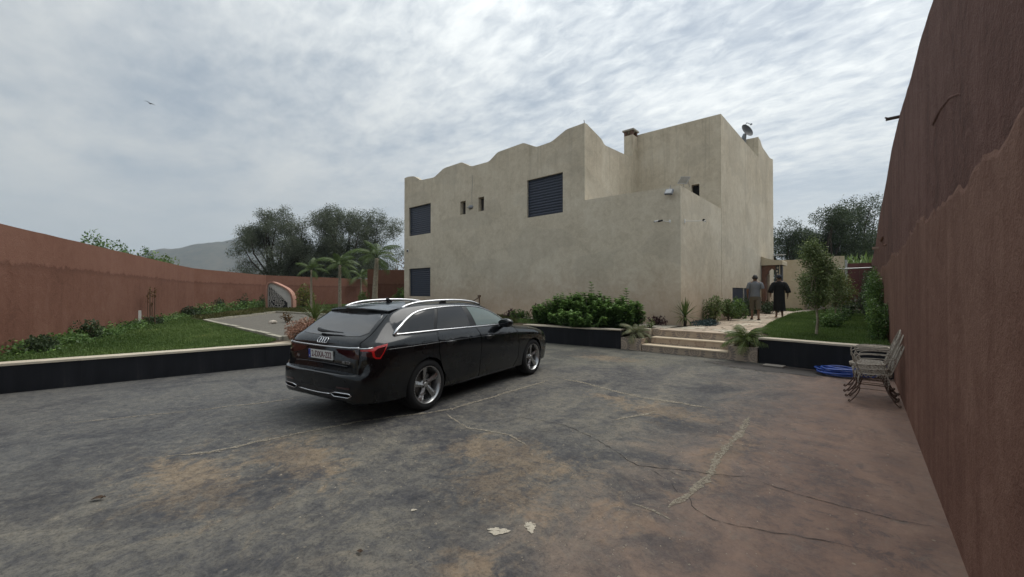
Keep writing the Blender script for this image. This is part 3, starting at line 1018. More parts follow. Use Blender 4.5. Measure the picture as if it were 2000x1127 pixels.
# remaining walls and roofs that close the house
MB().box((XL, YF + .252, 0.1), (XL + .25, 29.6, 7.75)).box((XL + .252, 29.35, .1), (-4.85, 29.6, 8.4)).build('wall', M_HOUSE, house)
MB().box((XL + .252, YF + .252, 7.30), (XS - .252, 29.3, 7.42)).box((XS - .25, YM + .252, 8.45), (-4.85, 25.29, 8.55)).box((XS - .25, 25.56, 8.45), (-4.85, 29.3, 8.55)).build('roof', M_CONC, house)
MB().box((-8.62, YM + .252, 7.45), (-8.37, 29.3, 8.44)).build('upper_wall', M_HOUSE, house)
# chimney standing at the left end of the upper wall
ch = MB().box((-8.62, YM - .50, 7.46), (-8.19, YM - .003, 8.86)).build('chimney', M_HOUSE, house)
for cx_ in (-8.62, -8.31):
    for cy_ in (YM - .50, YM - .123):
        MB().box((cx_, cy_, 8.862), (cx_ + .12, cy_ + .12, 9.06)).build('chimney_post', M_BROWNTILE, ch)
MB().box((-8.68, YM - .56, 9.062), (-8.13, YM + .05, 9.13)).build('chimney_cap', M_CONC, ch)
# low shuttered window in the right side wall: two dark leaves and a pale post
w = MB().box((-4.72, SW[0], SW[2]), (-4.70, SW[1] + 2.2, SW[3])).build('window', M_FRAME, house)
for y0, y1 in ((SW[0] + .02, 21.70), (21.86, 23.95)):
    MB().box((-4.68, y0, SW[2] + .02), (-4.645, y1, SW[3] - .02)).build('leaf', M_SLAT, w)
MB().box((-4.69, 21.72, SW[2]), (-4.61, 21.84, SW[3])).build('window_post', M_CONC, w)
# entrance: door in the side wall, carved arch and a small flat canopy on a dark post
M_DOOR = plain('brown_door', (0.10, 0.05, 0.032), 0.6, var=0.3, scale=4)
M_CARVED = plain('carved_brown_stone', (0.17, 0.085, 0.058), 0.8, var=0.3, scale=9, bump=0.5)
M_POST = plain('dark_grey_post', (0.055, 0.058, 0.065), 0.6, var=0.3)
MB().box((-4.75, 26.52, .45), (-4.72, 28.28, 2.7)).build('door', M_DOOR, house)
porch = MB()
cv = [(-4.593, 3.60)] + [(-4.55 + .9 * u, 3.34 + .24 * (1 - u) ** 2) for u in np.linspace(0.05, 1, 8)] + [(-3.62, 3.30), (-3.62, 3.10), (-4.593, 3.10)]
porch.prism(cv, [], front(25.75), 1.6)
pc = porch.build('porch_canopy', M_CREAM, house)
a = MB()
ap = [(-4.592, 0.5), (-4.592, 3.097), (-3.95, 3.097), (-3.95, 2.82), (-4.06, 2.86), (-4.12, 2.95), (-4.20, 2.88), (-4.28, 2.80), (-4.27, 2.66), (-4.36, 2.62), (-4.40, 2.45), (-4.42, 2.0), (-4.40, 1.2), (-4.36, 0.9), (-4.36, .5)]
a.prism(ap, [], front(25.85), 0.35)
a.build('carved_arch', M_CARVED, house)
pp = MB().box((-3.97, 25.9, .5), (-3.80, 26.1, 3.097)).box((-3.76, 26.0, .5), (-3.66, 26.3, 3.097)).build('porch_post', M_POST, house)
for i, z in enumerate((2.35, 2.55, 2.72, 2.9)):
    MB().box((-3.92 + .03 * (i % 2), 25.885, z), (-3.85 + .03 * (i % 2), 25.898, z + .10)).build('porch_ornament', M_COPING, house)
# rebar and pipes left in the walls
MB().tube([(-8.25, YF + .12, 8.05), (-8.27, YF + .12, 8.24)], .012, 5).build('rebar', M_IRON, house)
M_WHITE = plain('white_paint', (0.72, 0.71, 0.68), 0.5, var=0.06)
M_GREYP = plain('grey_plastic', (0.22, 0.23, 0.25), 0.5, var=0.1)
M_BLKP = plain('black_plastic', (0.012, 0.012, 0.013), 0.45, var=0.2)
M_STEEL = plain('galvanised_steel', (0.42, 0.42, 0.41), 0.4, 0.8, var=0.1)
MB().box((-4.61, 29.4, 3.90), (-3.95, 29.44, 3.94)).build('waste_pipe', M_WHITE, house)

# ---- things fixed to the house
t = thing('solar_floodlight', 'grey solar floodlight fixed high on the front wall near its right corner', 'floodlight', (-4.92, YF, 4.9))
M = Matrix.Translation((-4.92, YF - .17, 4.86)) @ Matrix.Rotation(R(-28), 4, 'X') @ Matrix.Rotation(R(8), 4, 'Y')
bevel_mesh(MB().box((-.13, -.04, -.10), (.13, .04, .10), M).build('lamp_body', M_GREYP, t), .015)
M_LENS = plain('pale_lens', (0.55, 0.56, 0.56), 0.2, var=0.1)
MB().box((-.10, -.048, -.07), (.10, -.041, .07), M).build('lens', M_LENS, t)
MB().tube([(-4.92, YF + .0, 4.98), (-4.92, YF - .08, 4.99), (-4.92, YF - .16, 4.93)], .014, 6).tube([(-4.92, YF - .06, 5.0), (-4.92, YF - .06, 5.11)], .008, 5).build('bracket', M_GREYP, t)

t = thing('solar_charger', 'small tilted solar panel in a white frame on the low roof corner', 'solar panel', (-4.62, 13.7, 5.05))
M_PANEL = plain('solar_cell', (0.26, 0.24, 0.205), 0.85, var=0.15, spec=0.1)
M_FRAMEG = plain('grey_frame', (0.36, 0.35, 0.33), 0.7)
M = Matrix.Translation((-4.60, 13.62, 5.27)) @ Matrix.Rotation(R(-12), 4, 'Z') @ Matrix.Rotation(R(66), 4, 'X') @ Matrix.Rotation(R(-16), 4, 'Z') @ Matrix.Scale(.85, 4)
mb = MB()
for lo, hi in (((-.21, -.16, -.012), (-.19, .16, .012)), ((.19, -.16, -.012), (.21, .16, .012)), ((-.189, -.16, -.012), (.189, -.14, .012)), ((-.189, .14, -.012), (.189, .16, .012))):
    mb.box(lo, hi, M)
mb.build('frame', M_FRAMEG, t)
MB().box((-.19, -.14, -.008), (.19, .14, .008), M).build('panel', M_PANEL, t)
MB().tube([(-4.62, 13.68, 5.05), (-4.62, 13.64, 5.26)], .012, 6).tube([(-4.45, 13.72, 5.05), (-4.48, 13.60, 5.30)], .01, 6).build('stand', M_FRAMEG, t)

t = thing('security_camera', 'white double security camera on a short arm left of the house corner', 'camera', (-5.1, YF, 3.94), group='security cameras on the house corner')
MB().tube([(-4.96, YF - .002, 3.94), (-5.00, YF - .06, 3.92), (-5.12, YF - .14, 3.95), (-5.2, YF - .14, 3.97)], .014, 6).box((-4.99, YF - .012, 3.89), (-4.93, YF - .001, 3.99)).build('arm', M_WHITE, t)
for x in (-5.30, -5.17):
    h = MB().tube([(x + .03, YF - .16, 3.97), (x - .08, YF - .24, 3.94)], .032, 8).build('camera_head', M_WHITE if x < -5.2 else M_BLKP, t)
    MB().tube([(x - .081, YF - .2405, 3.9397), (x - .088, YF - .2455, 3.938)], .026, 8).build('lens', M_BLKP, h)
t = thing('security_camera', 'security camera with dark head on a long white arm right of the house corner', 'camera', (-4.62, 13.8, 3.95), group='security cameras on the house corner')
MB().tube([(XR + .001, 13.72, 3.95), (-4.30, 13.95, 3.95), (-4.12, 14.12, 3.965)], .011, 6).box((XR + .001, 13.68, 3.89), (XR + .02, 13.76, 4.02)).build('arm', M_WHITE, t)
h = MB().tube([(-4.14, 14.13, 3.985), (-4.10, 13.98, 3.96)], .042, 8).build('camera_head', M_BLKP, t)
MB().tube([(-4.08, 14.0, 3.93), (-4.03, 13.92, 3.90)], .028, 8).build('lens', M_WHITE, h)

t = thing('satellite_dish', 'dark grey satellite dish on the roof parapet', 'satellite dish', (-5.25, 25.0, 9.4))
M_DISH = plain('grey_dish', (0.040, 0.042, 0.046), 0.6, var=0.2)
M_DISHB = plain('blue_grey_dish_back', (0.24, 0.27, 0.31), 0.5, var=0.15)
M = Matrix.Translation((-5.08, 24.7, 10.30)) @ Matrix.Rotation(R(62), 4, 'Z') @ Matrix.Rotation(R(70), 4, 'X') @ Matrix.Scale(.60, 4)
prof = [(0.001, 0.0)] + [(0.62 * r, 0.16 * r * r) for r in (.2, .4, .6, .8, 1.0)] + [(0.62, .175), (.6, .17), (0.45, 0.11), (.2, .03), (.001, .015)]
MB().lathe(prof, M=M, n=28).build('dish', M_DISH, t, smooth=True, sharp=50)
MB().tube([M @ Vector((0, .55, .1)), M @ Vector((0, .66, .35)), M @ Vector((0, .25, .62))], .02, 6).tube([M @ Vector((0, .25, .60)), M @ Vector((0, .2, .70))], .05, 8).build('feed_arm', M_DISHB, t)
MB().tube([(-5.25, 25.15, 8.56), (-5.22, 25.08, 9.6), (-5.10, 24.74, 10.28)], .05, 8).tube([(-5.5, 24.7, 9.4), (-5.2, 25.0, 10.25)], .09, 6).tube([(-5.55, 24.9, 9.3), (-5.3, 25.1, 9.95)], .03, 6).build('mast', M_DISHB, t)

t = thing('wall_lamp', 'grey oval bulkhead lamp hanging on its cable between the two small windows', 'lamp', (-14.52, YF, 5.74))
MB().lathe([(0.001, .10), (.09, .09), (.15, .05), (.17, 0.0)], M=Matrix.Translation((-14.52, YF - .002, 5.74)) @ Matrix.Rotation(R(90), 4, 'X') @ Matrix.Diagonal((1, .6, 1, 1)), n=20).build('lamp_shade', M_GREYP, t, smooth=True)
MB().tube([(-14.44, YF - .008, 5.83), (-14.45, YF - .01, 6.4), (-14.40, YF - .008, 6.9), (-14.43, YF - .008, 7.3)], .006, 5).tube([(-14.69, YF - .05, 5.74), (-14.84, YF - .01, 5.78)], .01, 5).build('cable', M_GREYP, t)
t = thing('spy_camera', 'tiny round camera at the left edge of the house between the shutters', 'camera', (-19.78, YF, 3.98))
MB().lathe([(0.001, .08), (.04, .075), (.055, .03), (.06, 0)], M=Matrix.Translation((-19.78, YF - .002, 3.98)) @ Matrix.Rotation(R(90), 4, 'X'), n=14).build('camera_dome', M_BLKP, t, smooth=True)
MB().box((-19.86, YF - .02, 3.90), (-19.70, YF - .002, 4.06)).build('camera_base', M_WHITE, t)

t = thing('garden_post', 'thin brown garden post with a slanting arm against the front wall beyond the car', 'post', (-13.45, 12.9, .55))
M_TAUPE = plain('brown_metal', (0.14, 0.09, 0.06), 0.6, var=0.2)
MB().tube([(-13.45, 12.9, .5), (-13.45, 12.9, 1.42)], .035, 6).build('post', M_TAUPE, t)
MB().tube([(-13.45, 12.9, 1.40), (-13.95, 12.88, 1.18)], .022, 6).box((-13.5, 12.84, 1.40), (-13.4, 12.96, 1.50)).build('arm', M_TAUPE, t)

# ---- back garden wall, gate, board, pipe at the end of the path
P_, T_ = refine([(-4.58, 31.0), (-1.28, 31.0)], [3.72, 3.62], 0.35, 0.03, 9)
T_ = [z + (.16 if .55 < i / len(T_) < .95 else 0) for i, z in enumerate(T_)]
bw = poly_wall('back_wall', P_, T_, 'cream plastered wall with an uneven top at the end of the path', M_CREAM, thick=0.25)
M_STEP = plain('worn_step', (0.40, 0.33, 0.28), 0.9, var=0.2)
MB().box((-3.2, 30.86, .4), (-1.3, 30.995, .86)).build('plinth', M_STEP, bw)
g = thing('garden_gate', 'dark red metal gate between the cream wall and the right wall', 'gate', (-.6, 31.1, .5))
M_GATE = plain('dark_red_metal', (0.115, 0.036, 0.034), 0.55, var=0.2, scale=2)
for i in range(2):
    x0 = -1.14 + i * .55
    MB().box((x0, 31.08, .62), (x0 + .545, 31.12, 3.33)).box((x0 + .03, 31.065, .7), (x0 + .515, 31.079, 1.9)).box((x0 + .03, 31.065, 2.0), (x0 + .515, 31.079, 3.25)).build('gate_leaf', M_GATE, g)
MB().box((-1.25, 31.04, .4), (-1.145, 31.16, 3.55)).build('gate_post', M_STEEL, g)
MB().box((-1.2, 30.9, .40), (0.0, 31.3, .60)).build('threshold', M_PAVER, g)
b_ = thing('steel_pipe', 'horizontal steel pipe running from the cream wall across in front of the red gate', 'pipe', (-.8, 30.6, 3.0))
MB().tube([(-1.6, 30.95, 3.0), (-1.55, 30.6, 3.0), (-.04, 30.6, 3.02)], .035, 8).build('pipe', M_STEEL, b_)
b_ = thing('notice_board', 'dark grey panel on two short legs standing behind the clipped tree', 'board', (-2.65, 30.3, .5))
MB().box((-3.0, 30.28, 1.12), (-2.3, 30.33, 2.0)).build('panel', M_POST, b_)
for x in (-2.97, -2.37):
    MB().box((x, 30.285, .5), (x + .05, 30.325, 1.118)).build('leg', M_STEEL, b_)

# =================================================================== STEPS, PLANTERS, PATH
st = thing('garden_steps', 'three tiled steps with round ornaments leading up to the path', 'steps', (-3.7, 10.75, 0))


def tiled_box(x0, x1, y0, y1, z0, z1, parent, front_tiles=True, tw=0.6, sides=True, top=None):
    """a masonry block faced with printed tiles, each tile a piece of its own"""
    MB().box((x0 + .012, y0 + .014, z0), (x1 - .012, y1, z1 - .03)).build('core', M_MORTAR, parent)
    k = max(1, round((x1 - x0) / tw))
    w = (x1 - x0) / k
    for i in range(k):
        MB().box((x0 + i * w + .0015, y0 + rnd.uniform(0, .002), z0), (x0 + (i + 1) * w - .0015, y0 + .013, z1 - .031)).build('tile', M_MANDALA, parent)
    if sides:
        for (xa, xb) in ((x0, x0 + .011), (x1 - .011, x1)):
            MB().box((xa, y0 + .014, z0), (xb, y1, z1 - .031)).build('tile', M_MANDALA, parent)
    if top:
        for i in range(k):
            MB().box((x0 + i * w + .0015, y0 - .012, z1 - .03), (x0 + (i + 1) * w - .0015, y1, z1 + rnd.uniform(-.001, .001))).build('tread', top, parent)


tiled_box(-4.78, -2.62, 10.76, 11.12, 0, .185, st, top=M_TREAD)
tiled_box(-4.66, -2.50, 11.125, 11.46, 0, .37, st, top=M_TREAD)
tiled_box(-4.60, -2.30, 11.465, 11.85, 0, .56, st, top=M_PAVER)


MB().box((-4.788, 11.47, 0), (-4.604, 11.86, .572)).build('step_cheek', M_MANDALA, st)


def planter(x0, x1, y0, y1, h, label):
    p = thing('planter', label, 'planter', ((x0 + x1) / 2, (y0 + y1) / 2, 0), group='tiled planters flanking the steps')
    k = 1
    MB().box((x0, y0, 0), (x1, y0 + .012, h)).build('tile', M_MANDALA, p)
    MB().box((x0, y0 + .013, 0), (x0 + .012, y1, h)).build('tile', M_MANDALA, p)
    MB().box((x1 - .012, y0 + .013, 0), (x1, y1, h)).build('tile', M_MANDALA, p)
    MB().box((x0 + .013, y0 + .013, 0), (x1 - .013, y0 + .07, h - .004)).box((x0 + .013, y1 - .06, 0), (x1 - .013, y1, h - .004)).box((x0 + .013, y0 + .071, 0), (x0 + .07, y1 - .061, h - .004)).box((x1 - .07, y0 + .071, 0), (x1 - .013, y1 - .061, h - .004)).build('rim', M_COPING, p)
    MB().box((x0 + .07, y0 + .07, .05), (x1 - .07, y1 - .06, h - .03)).build('soil', M_SOIL, p)
    MB().box((x0, y1 + .002, 0), (x1, y1 + .014, .56)).build('tile', M_MANDALA, p)
    MB().box((x0, y1 + .015, 0), (x1, y1 + .16, .575)).build('back_wall', M_COPING, p)
    return p


planter(-5.385, -4.79, 10.74, 11.30, .33, 'tiled planter left of the steps holding a pale small palm')
planter(-2.61, -2.0, 10.72, 11.30, .34, 'tiled planter right of the steps holding a drooping small palm')

# path of irregular paving slabs from the steps along the house
path = tag(mk('garden_path', [(-4.6, 11.86, .545), (-2.3, 11.86, .545), (-2.45, 14, .548), (-2.75, 18, .55), (-3.0, 24, .55), (-2.3, 30.9, .55), (-4.55, 30.9, .55), (-4.2, 20, .55), (-4.2, 14.4, .548)],
              [(0, 1, 2, 8), (8, 2, 3, 7), (7, 3, 4, 6), (4, 5, 6)], M_MORTAR), kind='structure')


def pave():
    def xl(y): return -4.58 if y < 12.2 else (-4.3 if y < 20 else -4.3)
    def xr(y): return float(np.interp(y, [11.86, 14, 18, 24, 30], [-2.32, -2.47, -2.77, -3.02, -2.55]))
    y = 11.88
    r_ = random.Random(21)
    while y < 27:
        h = r_.uniform(.34, .5) * (1 if y < 17 else 1.4)
        x = xl(y)
        while x < xr(y) - .12:
            w = min(r_.uniform(.34, .62), xr(y) - x)
            if xr(y) - x - w < .15: w = xr(y) - x
            j = lambda: r_.uniform(-.03, .03)
            g = .009
            c = [(x + g + abs(j()), y + g + abs(j())), (x + w - g - abs(j()), y + g + abs(j())), (x + w - g - abs(j()), y + h - g - abs(j())), (x + g + abs(j()), y + h - g - abs(j()))]
            z = .556 + r_.uniform(-.003, .006)
            vs = [(a, b, .53) for a, b in c] + [(a, b, z) for a, b in c]
            mk('paving_stone', vs, [(4, 5, 6, 7), (0, 1, 5, 4), (1, 2, 6, 5), (2, 3, 7, 6), (3, 0, 4, 7)], M_PAVER if r_.random() < .7 else M_COPING, path)
            x += w
        y += h


pave()
# strip of pale pebbles along the foot of the house
vs = [(-14.5, 13.34, .552), (-4.65, 13.34, .562), (-4.62, 13.3, .562), (-4.62, 12.0, .562), (-5.6, 12.35, .560), (-9.5, 12.62, .558), (-14.5, 12.9, .552)]
tag(mk('pebble_bed', [(x, y, tz(x, y) + .02) for x, y, z in vs], [(0, 1, 2, 3, 4, 5, 6)], M_PEBBLE), kind='structure')
# landing at the corner of the left wall
tag(mk('corner_paving', [(-10.05, 3.25, .48), (-9.86, 3.35, .48), (-8.98, 10.0, .52), (-9.0, 10.6, .525), (-10.3, 10.2, .52), (-10.5, 4.2, .485)], [(0, 1, 2, 3, 4, 5)], M_TREAD), kind='structure')
# gravel court with a low kerb behind the lawn
gv = [(-10.9, 3.75), (-20.2, 4.05), (-24.3, 8.05), (-17.2, 8.75), (-11.0, 8.3)]
gc = tag(mk('gravel_court', [(x, y, tz(x, y) + .012) for x, y in gv], [(0, 1, 2, 3, 4)], M_GRAVEL), kind='structure')
kp = MB()


def kerb(name, P, Q, w=.14, h=.10):
    P, Q = Vector(P), Vector(Q)
    n = max(1, int((Q - P).length / 1.0))
    d = (Q - P) / n
    for i in range(n):
        a = P + d * i
        ang = math.atan2(d.y, d.x)
        M = Matrix.Translation((a.x, a.y, tz(a.x, a.y))) @ Matrix.Rotation(ang + rnd.uniform(-.01, .01), 4, 'Z')
        o = MB().box((.008, -w / 2, -.05), (d.length - .008, w / 2, h + rnd.uniform(-.012, .012)), M).build('kerb_stone', M_KERB, gc)


for i in range(5):
    kerb('k', gv[i], gv[(i + 1) % 5])
# =================================================================== CAR
def car_paint():
    m, t, b = new_mat('black_car_paint')
    co = t.add('ShaderNodeTexCoord').outputs['Object']
    dust = t.noise(co, 3.0, 6, 0.6)
    t.set(b, 'Base Color', t.ramp(dust, [(0.35, (0.0012, 0.0014, 0.0019)), (0.75, (0.0026, 0.0029, 0.0036))]))
    t.set(b, 'Roughness', t.add('ShaderNodeMapRange', None, _0=dust, _1=0.3, _2=0.7, _3=0.22, _4=0.36).outputs[0])
    b.inputs['Metallic'].default_value = 0.0
    b.inputs['Coat Weight'].default_value = 0.75
    b.inputs['Coat Roughness'].default_value = 0.05
    b.inputs['Coat Tint'].default_value = (0.86, 0.93, 1.0, 1)
    b.inputs['Specular Tint'].default_value = (0.86, 0.93, 1.0, 1)
    b.inputs['Specular IOR Level'].default_value = 0.12
    return m


M_PAINT = car_paint()
M_TINT = plain('privacy_glass', (0.010, 0.011, 0.013), 0.06, var=0.1, spec=0.6)
M_GLASSF = plain('clear_green_glass', (0.13, 0.17, 0.16), 0.05, var=0.12, scale=2.0, spec=0.7)
M_REARG = plain('rear_window_glass', (0.016, 0.017, 0.020), 0.07, var=0.1, spec=0.8, coat=0.35)
M_SATIN = plain('satin_aluminium', (0.70, 0.71, 0.73), 0.34, 0.9, var=0.04)
M_CHROME = plain('chrome_trim', (0.72, 0.73, 0.75), 0.20, 1.0, var=0.04)
M_TYRE = plain('tyre_rubber', (0.013, 0.013, 0.014), 0.85, var=0.25, spec=0.25, bump=0.2, bscale=120)
M_ALLOY = plain('alloy_wheel', (0.42, 0.425, 0.43), 0.28, 0.9, var=0.1)
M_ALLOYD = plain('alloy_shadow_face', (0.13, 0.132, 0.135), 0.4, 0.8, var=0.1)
M_TAIL = plain('red_tail_glass', (0.42, 0.012, 0.012), 0.12, coat=0.6, var=0.08)
M_TAILD = plain('dark_red_tail_glass', (0.030, 0.003, 0.004), 0.10, coat=0.8, var=0.1)
M_TRIM = plain('black_trim', (0.007, 0.007, 0.008), 0.35, var=0.2)
M_WELL = plain('wheel_well', (0.004, 0.004, 0.004), 0.95, spec=0.05)
M_DISC = plain('brake_disc', (0.16, 0.155, 0.15), 0.45, 0.8, var=0.2)
M_PLATE = plain('number_plate_white', (0.62, 0.62, 0.60), 0.45, var=0.05)
M_PLATEB = plain('number_plate_blue', (0.02, 0.05, 0.30), 0.45)
M_PLATER = plain('number_plate_ruby', (0.10, 0.012, 0.022), 0.5)
M_SEATS = plain('dark_upholstery', (0.015, 0.015, 0.016), 0.9)

car_dir = Vector((-0.156, 0.9877, 0)).normalized()
car = thing('parked_car', 'black estate car with silver roof rails parked facing the house', 'car',
            (-5.447 + .02 * car_dir.x, 3.232 + .02 * car_dir.y, 0), math.atan2(car_dir.y, car_dir.x))

# --- body sections: (half width, height) from bottom centre to roof centre
SEC = {
    -1.075: [(0, .33), (.40, .33), (.46, .35), (.49, .47), (.47, .575), (.42, .60), (.36, .605), (.3, .608), (.25, .61), (.2, .611), (.15, .612), (.08, .612), (0, .613)],
    -1.06: [(0, .31), (.55, .31), (.60, .33), (.635, .47), (.615, .59), (.56, .612), (.50, .615), (.42, .617), (.35, .619), (.28, .62), (.2, .621), (.1, .622), (0, .622)],
    -1.02: [(0, .285), (.68, .285), (.74, .31), (.775, .47), (.755, .60), (.70, .622), (.66, .626), (.56, .628), (.46, .63), (.36, .632), (.24, .633), (.12, .634), (0, .635)],
    -0.985: [(0, .27), (.74, .27), (.80, .30), (.83, .47), (.815, .605), (.75, .628), (.735, .632), (.63, .634), (.52, .636), (.4, .638), (.27, .639), (.14, .64), (0, .64)],
    -0.972: [(0, .27), (.75, .27), (.81, .30), (.845, .47), (.83, .61), (.755, .632), (.735, .76), (.70, .90), (.60, .935), (.46, .945), (.3, .95), (.15, .95), (0, .95)],
    -0.945: [(0, .265), (.77, .265), (.825, .295), (.865, .47), (.855, .62), (.79, .65), (.775, .80), (.745, .925), (.66, .975), (.5, .99), (.34, .995), (.17, .998), (0, 1.0)],
    -0.89: [(0, .255), (.78, .255), (.84, .285), (.895, .47), (.893, .635), (.86, .77), (.84, .885), (.795, .965), (.70, 1.02), (.57, 1.04), (.38, 1.048), (.19, 1.05), (0, 1.052)],
    -0.80: [(0, .245), (.79, .245), (.86, .275), (.915, .47), (.918, .65), (.902, .82), (.872, .93), (.825, .995), (.73, 1.06), (.62, 1.09), (.42, 1.10), (.21, 1.105), (0, 1.107)],
    -0.66: [(0, .235), (.80, .235), (.88, .265), (.925, .47), (.93, .67), (.925, .87), (.89, .968), (.843, 1.03), (.745, 1.13), (.655, 1.185), (.46, 1.20), (.22, 1.205), (0, 1.208)],
    -0.52: [(0, .225), (.80, .225), (.885, .26), (.925, .47), (.933, .67), (.932, .885), (.897, .98), (.85, 1.048), (.752, 1.19), (.665, 1.268), (.5, 1.285), (.25, 1.292), (0, 1.295)],
    -0.41: [(0, .22), (.80, .22), (.885, .26), (.925, .47), (.934, .67), (.934, .892), (.90, .985), (.854, 1.055), (.762, 1.225), (.672, 1.325), (.54, 1.345), (.27, 1.352), (0, 1.355)],
    -0.20: [(0, .215), (.80, .215), (.885, .26), (.925, .46), (.935, .67), (.936, .90), (.90, .988), (.856, 1.058), (.778, 1.24), (.69, 1.365), (.615, 1.405), (.33, 1.425), (0, 1.43)],
    0.30: [(0, .21), (.80, .21), (.885, .255), (.92, .45), (.935, .67), (.936, .902), (.90, .988), (.856, 1.058), (.785, 1.25), (.695, 1.40), (.615, 1.44), (.33, 1.462), (0, 1.468)],
    1.00: [(0, .20), (.80, .20), (.88, .25), (.91, .44), (.932, .67), (.935, .90), (.90, .985), (.855, 1.055), (.785, 1.25), (.69, 1.405), (.61, 1.445), (.33, 1.466), (0, 1.472)],
    1.45: [(0, .20), (.80, .20), (.88, .25), (.91, .44), (.932, .67), (.934, .90), (.90, .98), (.853, 1.045), (.785, 1.23), (.685, 1.375), (.60, 1.415), (.33, 1.435), (0, 1.44)],
    1.80: [(0, .20), (.80, .20), (.88, .25), (.91, .44), (.932, .67), (.933, .89), (.898, .972), (.852, 1.035), (.805, 1.16), (.735, 1.255), (.60, 1.29), (.33, 1.315), (0, 1.32)],
    2.15: [(0, .20), (.80, .20), (.88, .25), (.91, .44), (.932, .67), (.932, .88), (.895, .962), (.85, 1.012), (.825, 1.045), (.775, 1.085), (.60, 1.115), (.33, 1.135), (0, 1.14)],
    2.40: [(0, .20), (.80, .20), (.88, .25), (.91, .44), (.932, .67), (.932, .865), (.895, .942), (.845, .978), (.80, .99), (.73, 1.0), (.56, 1.01), (.3, 1.02), (0, 1.022)],
    3.00: [(0, .20), (.80, .20), (.87, .25), (.91, .44), (.93, .66), (.928, .82), (.89, .885), (.83, .915), (.77, .928), (.69, .938), (.5, .95), (.25, .96), (0, .962)],
    3.40: [(0, .20), (.78, .20), (.85, .25), (.885, .43), (.895, .62), (.882, .755), (.84, .81), (.78, .84), (.71, .86), (.62, .872), (.45, .885), (.22, .895), (0, .898)],
    3.62: [(0, .20), (.70, .20), (.77, .25), (.80, .42), (.80, .58), (.78, .68), (.73, .735), (.67, .765), (.6, .785), (.52, .80), (.38, .81), (.2, .82), (0, .823)],
    3.75: [(0, .21), (.54, .21), (.60, .26), (.63, .42), (.62, .56), (.59, .64), (.55, .67), (.5, .69), (.44, .70), (.38, .71), (.28, .72), (.14, .725), (0, .728)],
    3.81: [(0, .26), (.35, .26), (.4, .30), (.43, .42), (.42, .54), (.4, .59), (.37, .605), (.33, .615), (.29, .62), (.24, .625), (.18, .63), (.09, .632), (0, .633)],
}
KX = sorted(SEC)


def pchip(xs, ys, xq):
    xs, ys = np.asarray(xs, float), np.asarray(ys, float)
    h = np.diff(xs); dl = np.diff(ys) / h
    m = np.zeros_like(ys)
    for i in range(1, len(xs) - 1):
        if dl[i - 1] * dl[i] > 0:
            w1, w2 = 2 * h[i] + h[i - 1], h[i] + 2 * h[i - 1]
            m[i] = (w1 + w2) / (w1 / dl[i - 1] + w2 / dl[i])
    m[0], m[-1] = dl[0], dl[-1]
    k = np.clip(np.searchsorted(xs, xq) - 1, 0, len(h) - 1)
    t_ = (xq - xs[k]) / h[k]
    return (2 * t_**3 - 3 * t_**2 + 1) * ys[k] + (t_**3 - 2 * t_**2 + t_) * h[k] * m[k] + (-2 * t_**3 + 3 * t_**2) * ys[k + 1] + (t_**3 - t_**2) * h[k] * m[k + 1]


def dens(x0, x1, n): return list(np.linspace(x0, x1, n, endpoint=False))


XSTA = np.array([-1.075, -1.068, -1.06, -1.045, -1.03, -1.02, -1.0, -.985] + dens(-.972, -.80, 9) + dens(-.80, 2.4, 64) + dens(2.4, 3.4, 18) + dens(3.4, 3.75, 10) + [3.75, 3.78, 3.80, 3.81])
rows_y = [pchip(KX, [SEC[k][j][0] for k in KX], XSTA) for j in range(13)]
rows_z = [pchip(KX, [SEC[k][j][1] for k in KX], XSTA) for j in range(13)]


def section(i):
    P = [np.array((rows_y[j][i], rows_z[j][i])) for j in range(13)]
    out = []
    for j in range(12):
        p0, p1, p2, p3 = P[max(0, j - 1)], P[j], P[j + 1], P[min(12, j + 2)]
        sharp = {1, 2, 5, 7}
        m1 = (p2 - p0) / 2 if j not in sharp and j > 0 else (p2 - p1)
        m2 = (p3 - p1) / 2 if (j + 1) not in sharp and j < 11 else (p2 - p1)
        ns = 3 if j >= 2 else 1
        for s_ in range(ns):
            t_ = s_ / ns
            out.append((2 * t_**3 - 3 * t_**2 + 1) * p1 + (t_**3 - 2 * t_**2 + t_) * m1 * .9 + (-2 * t_**3 + 3 * t_**2) * p2 + (t_**3 - t_**2) * m2 * .9)
    out.append(P[12])
    return out


def car_body():
    vs, fs = [], []
    secs = [section(i) for i in range(len(XSTA))]
    k = len(secs[0])
    ring = 2 * (k - 1)
    for x, sc_ in zip(XSTA, secs):
        for (y, z) in sc_: vs.append((x, -max(0, y), z))
        for (y, z) in sc_[-2:0:-1]: vs.append((x, max(0, y), z))
    n = len(secs)
    for i in range(n - 1):
        for j in range(ring):
            a, b = i * ring + j, i * ring + (j + 1) % ring
            fs.append((a, a + ring, b + ring, b))
    fs.append(tuple(range(ring)))
    fs.append(tuple((n - 1) * ring + j for j in range(ring))[::-1])
    me = bpy.data.meshes.new('body')
    me.from_pydata(vs, [], fs)
    bm = bmesh.new(); bm.from_mesh(me)
    bmesh.ops.recalc_face_normals(bm, faces=bm.faces)
    bm.to_mesh(me); bm.free()
    return me


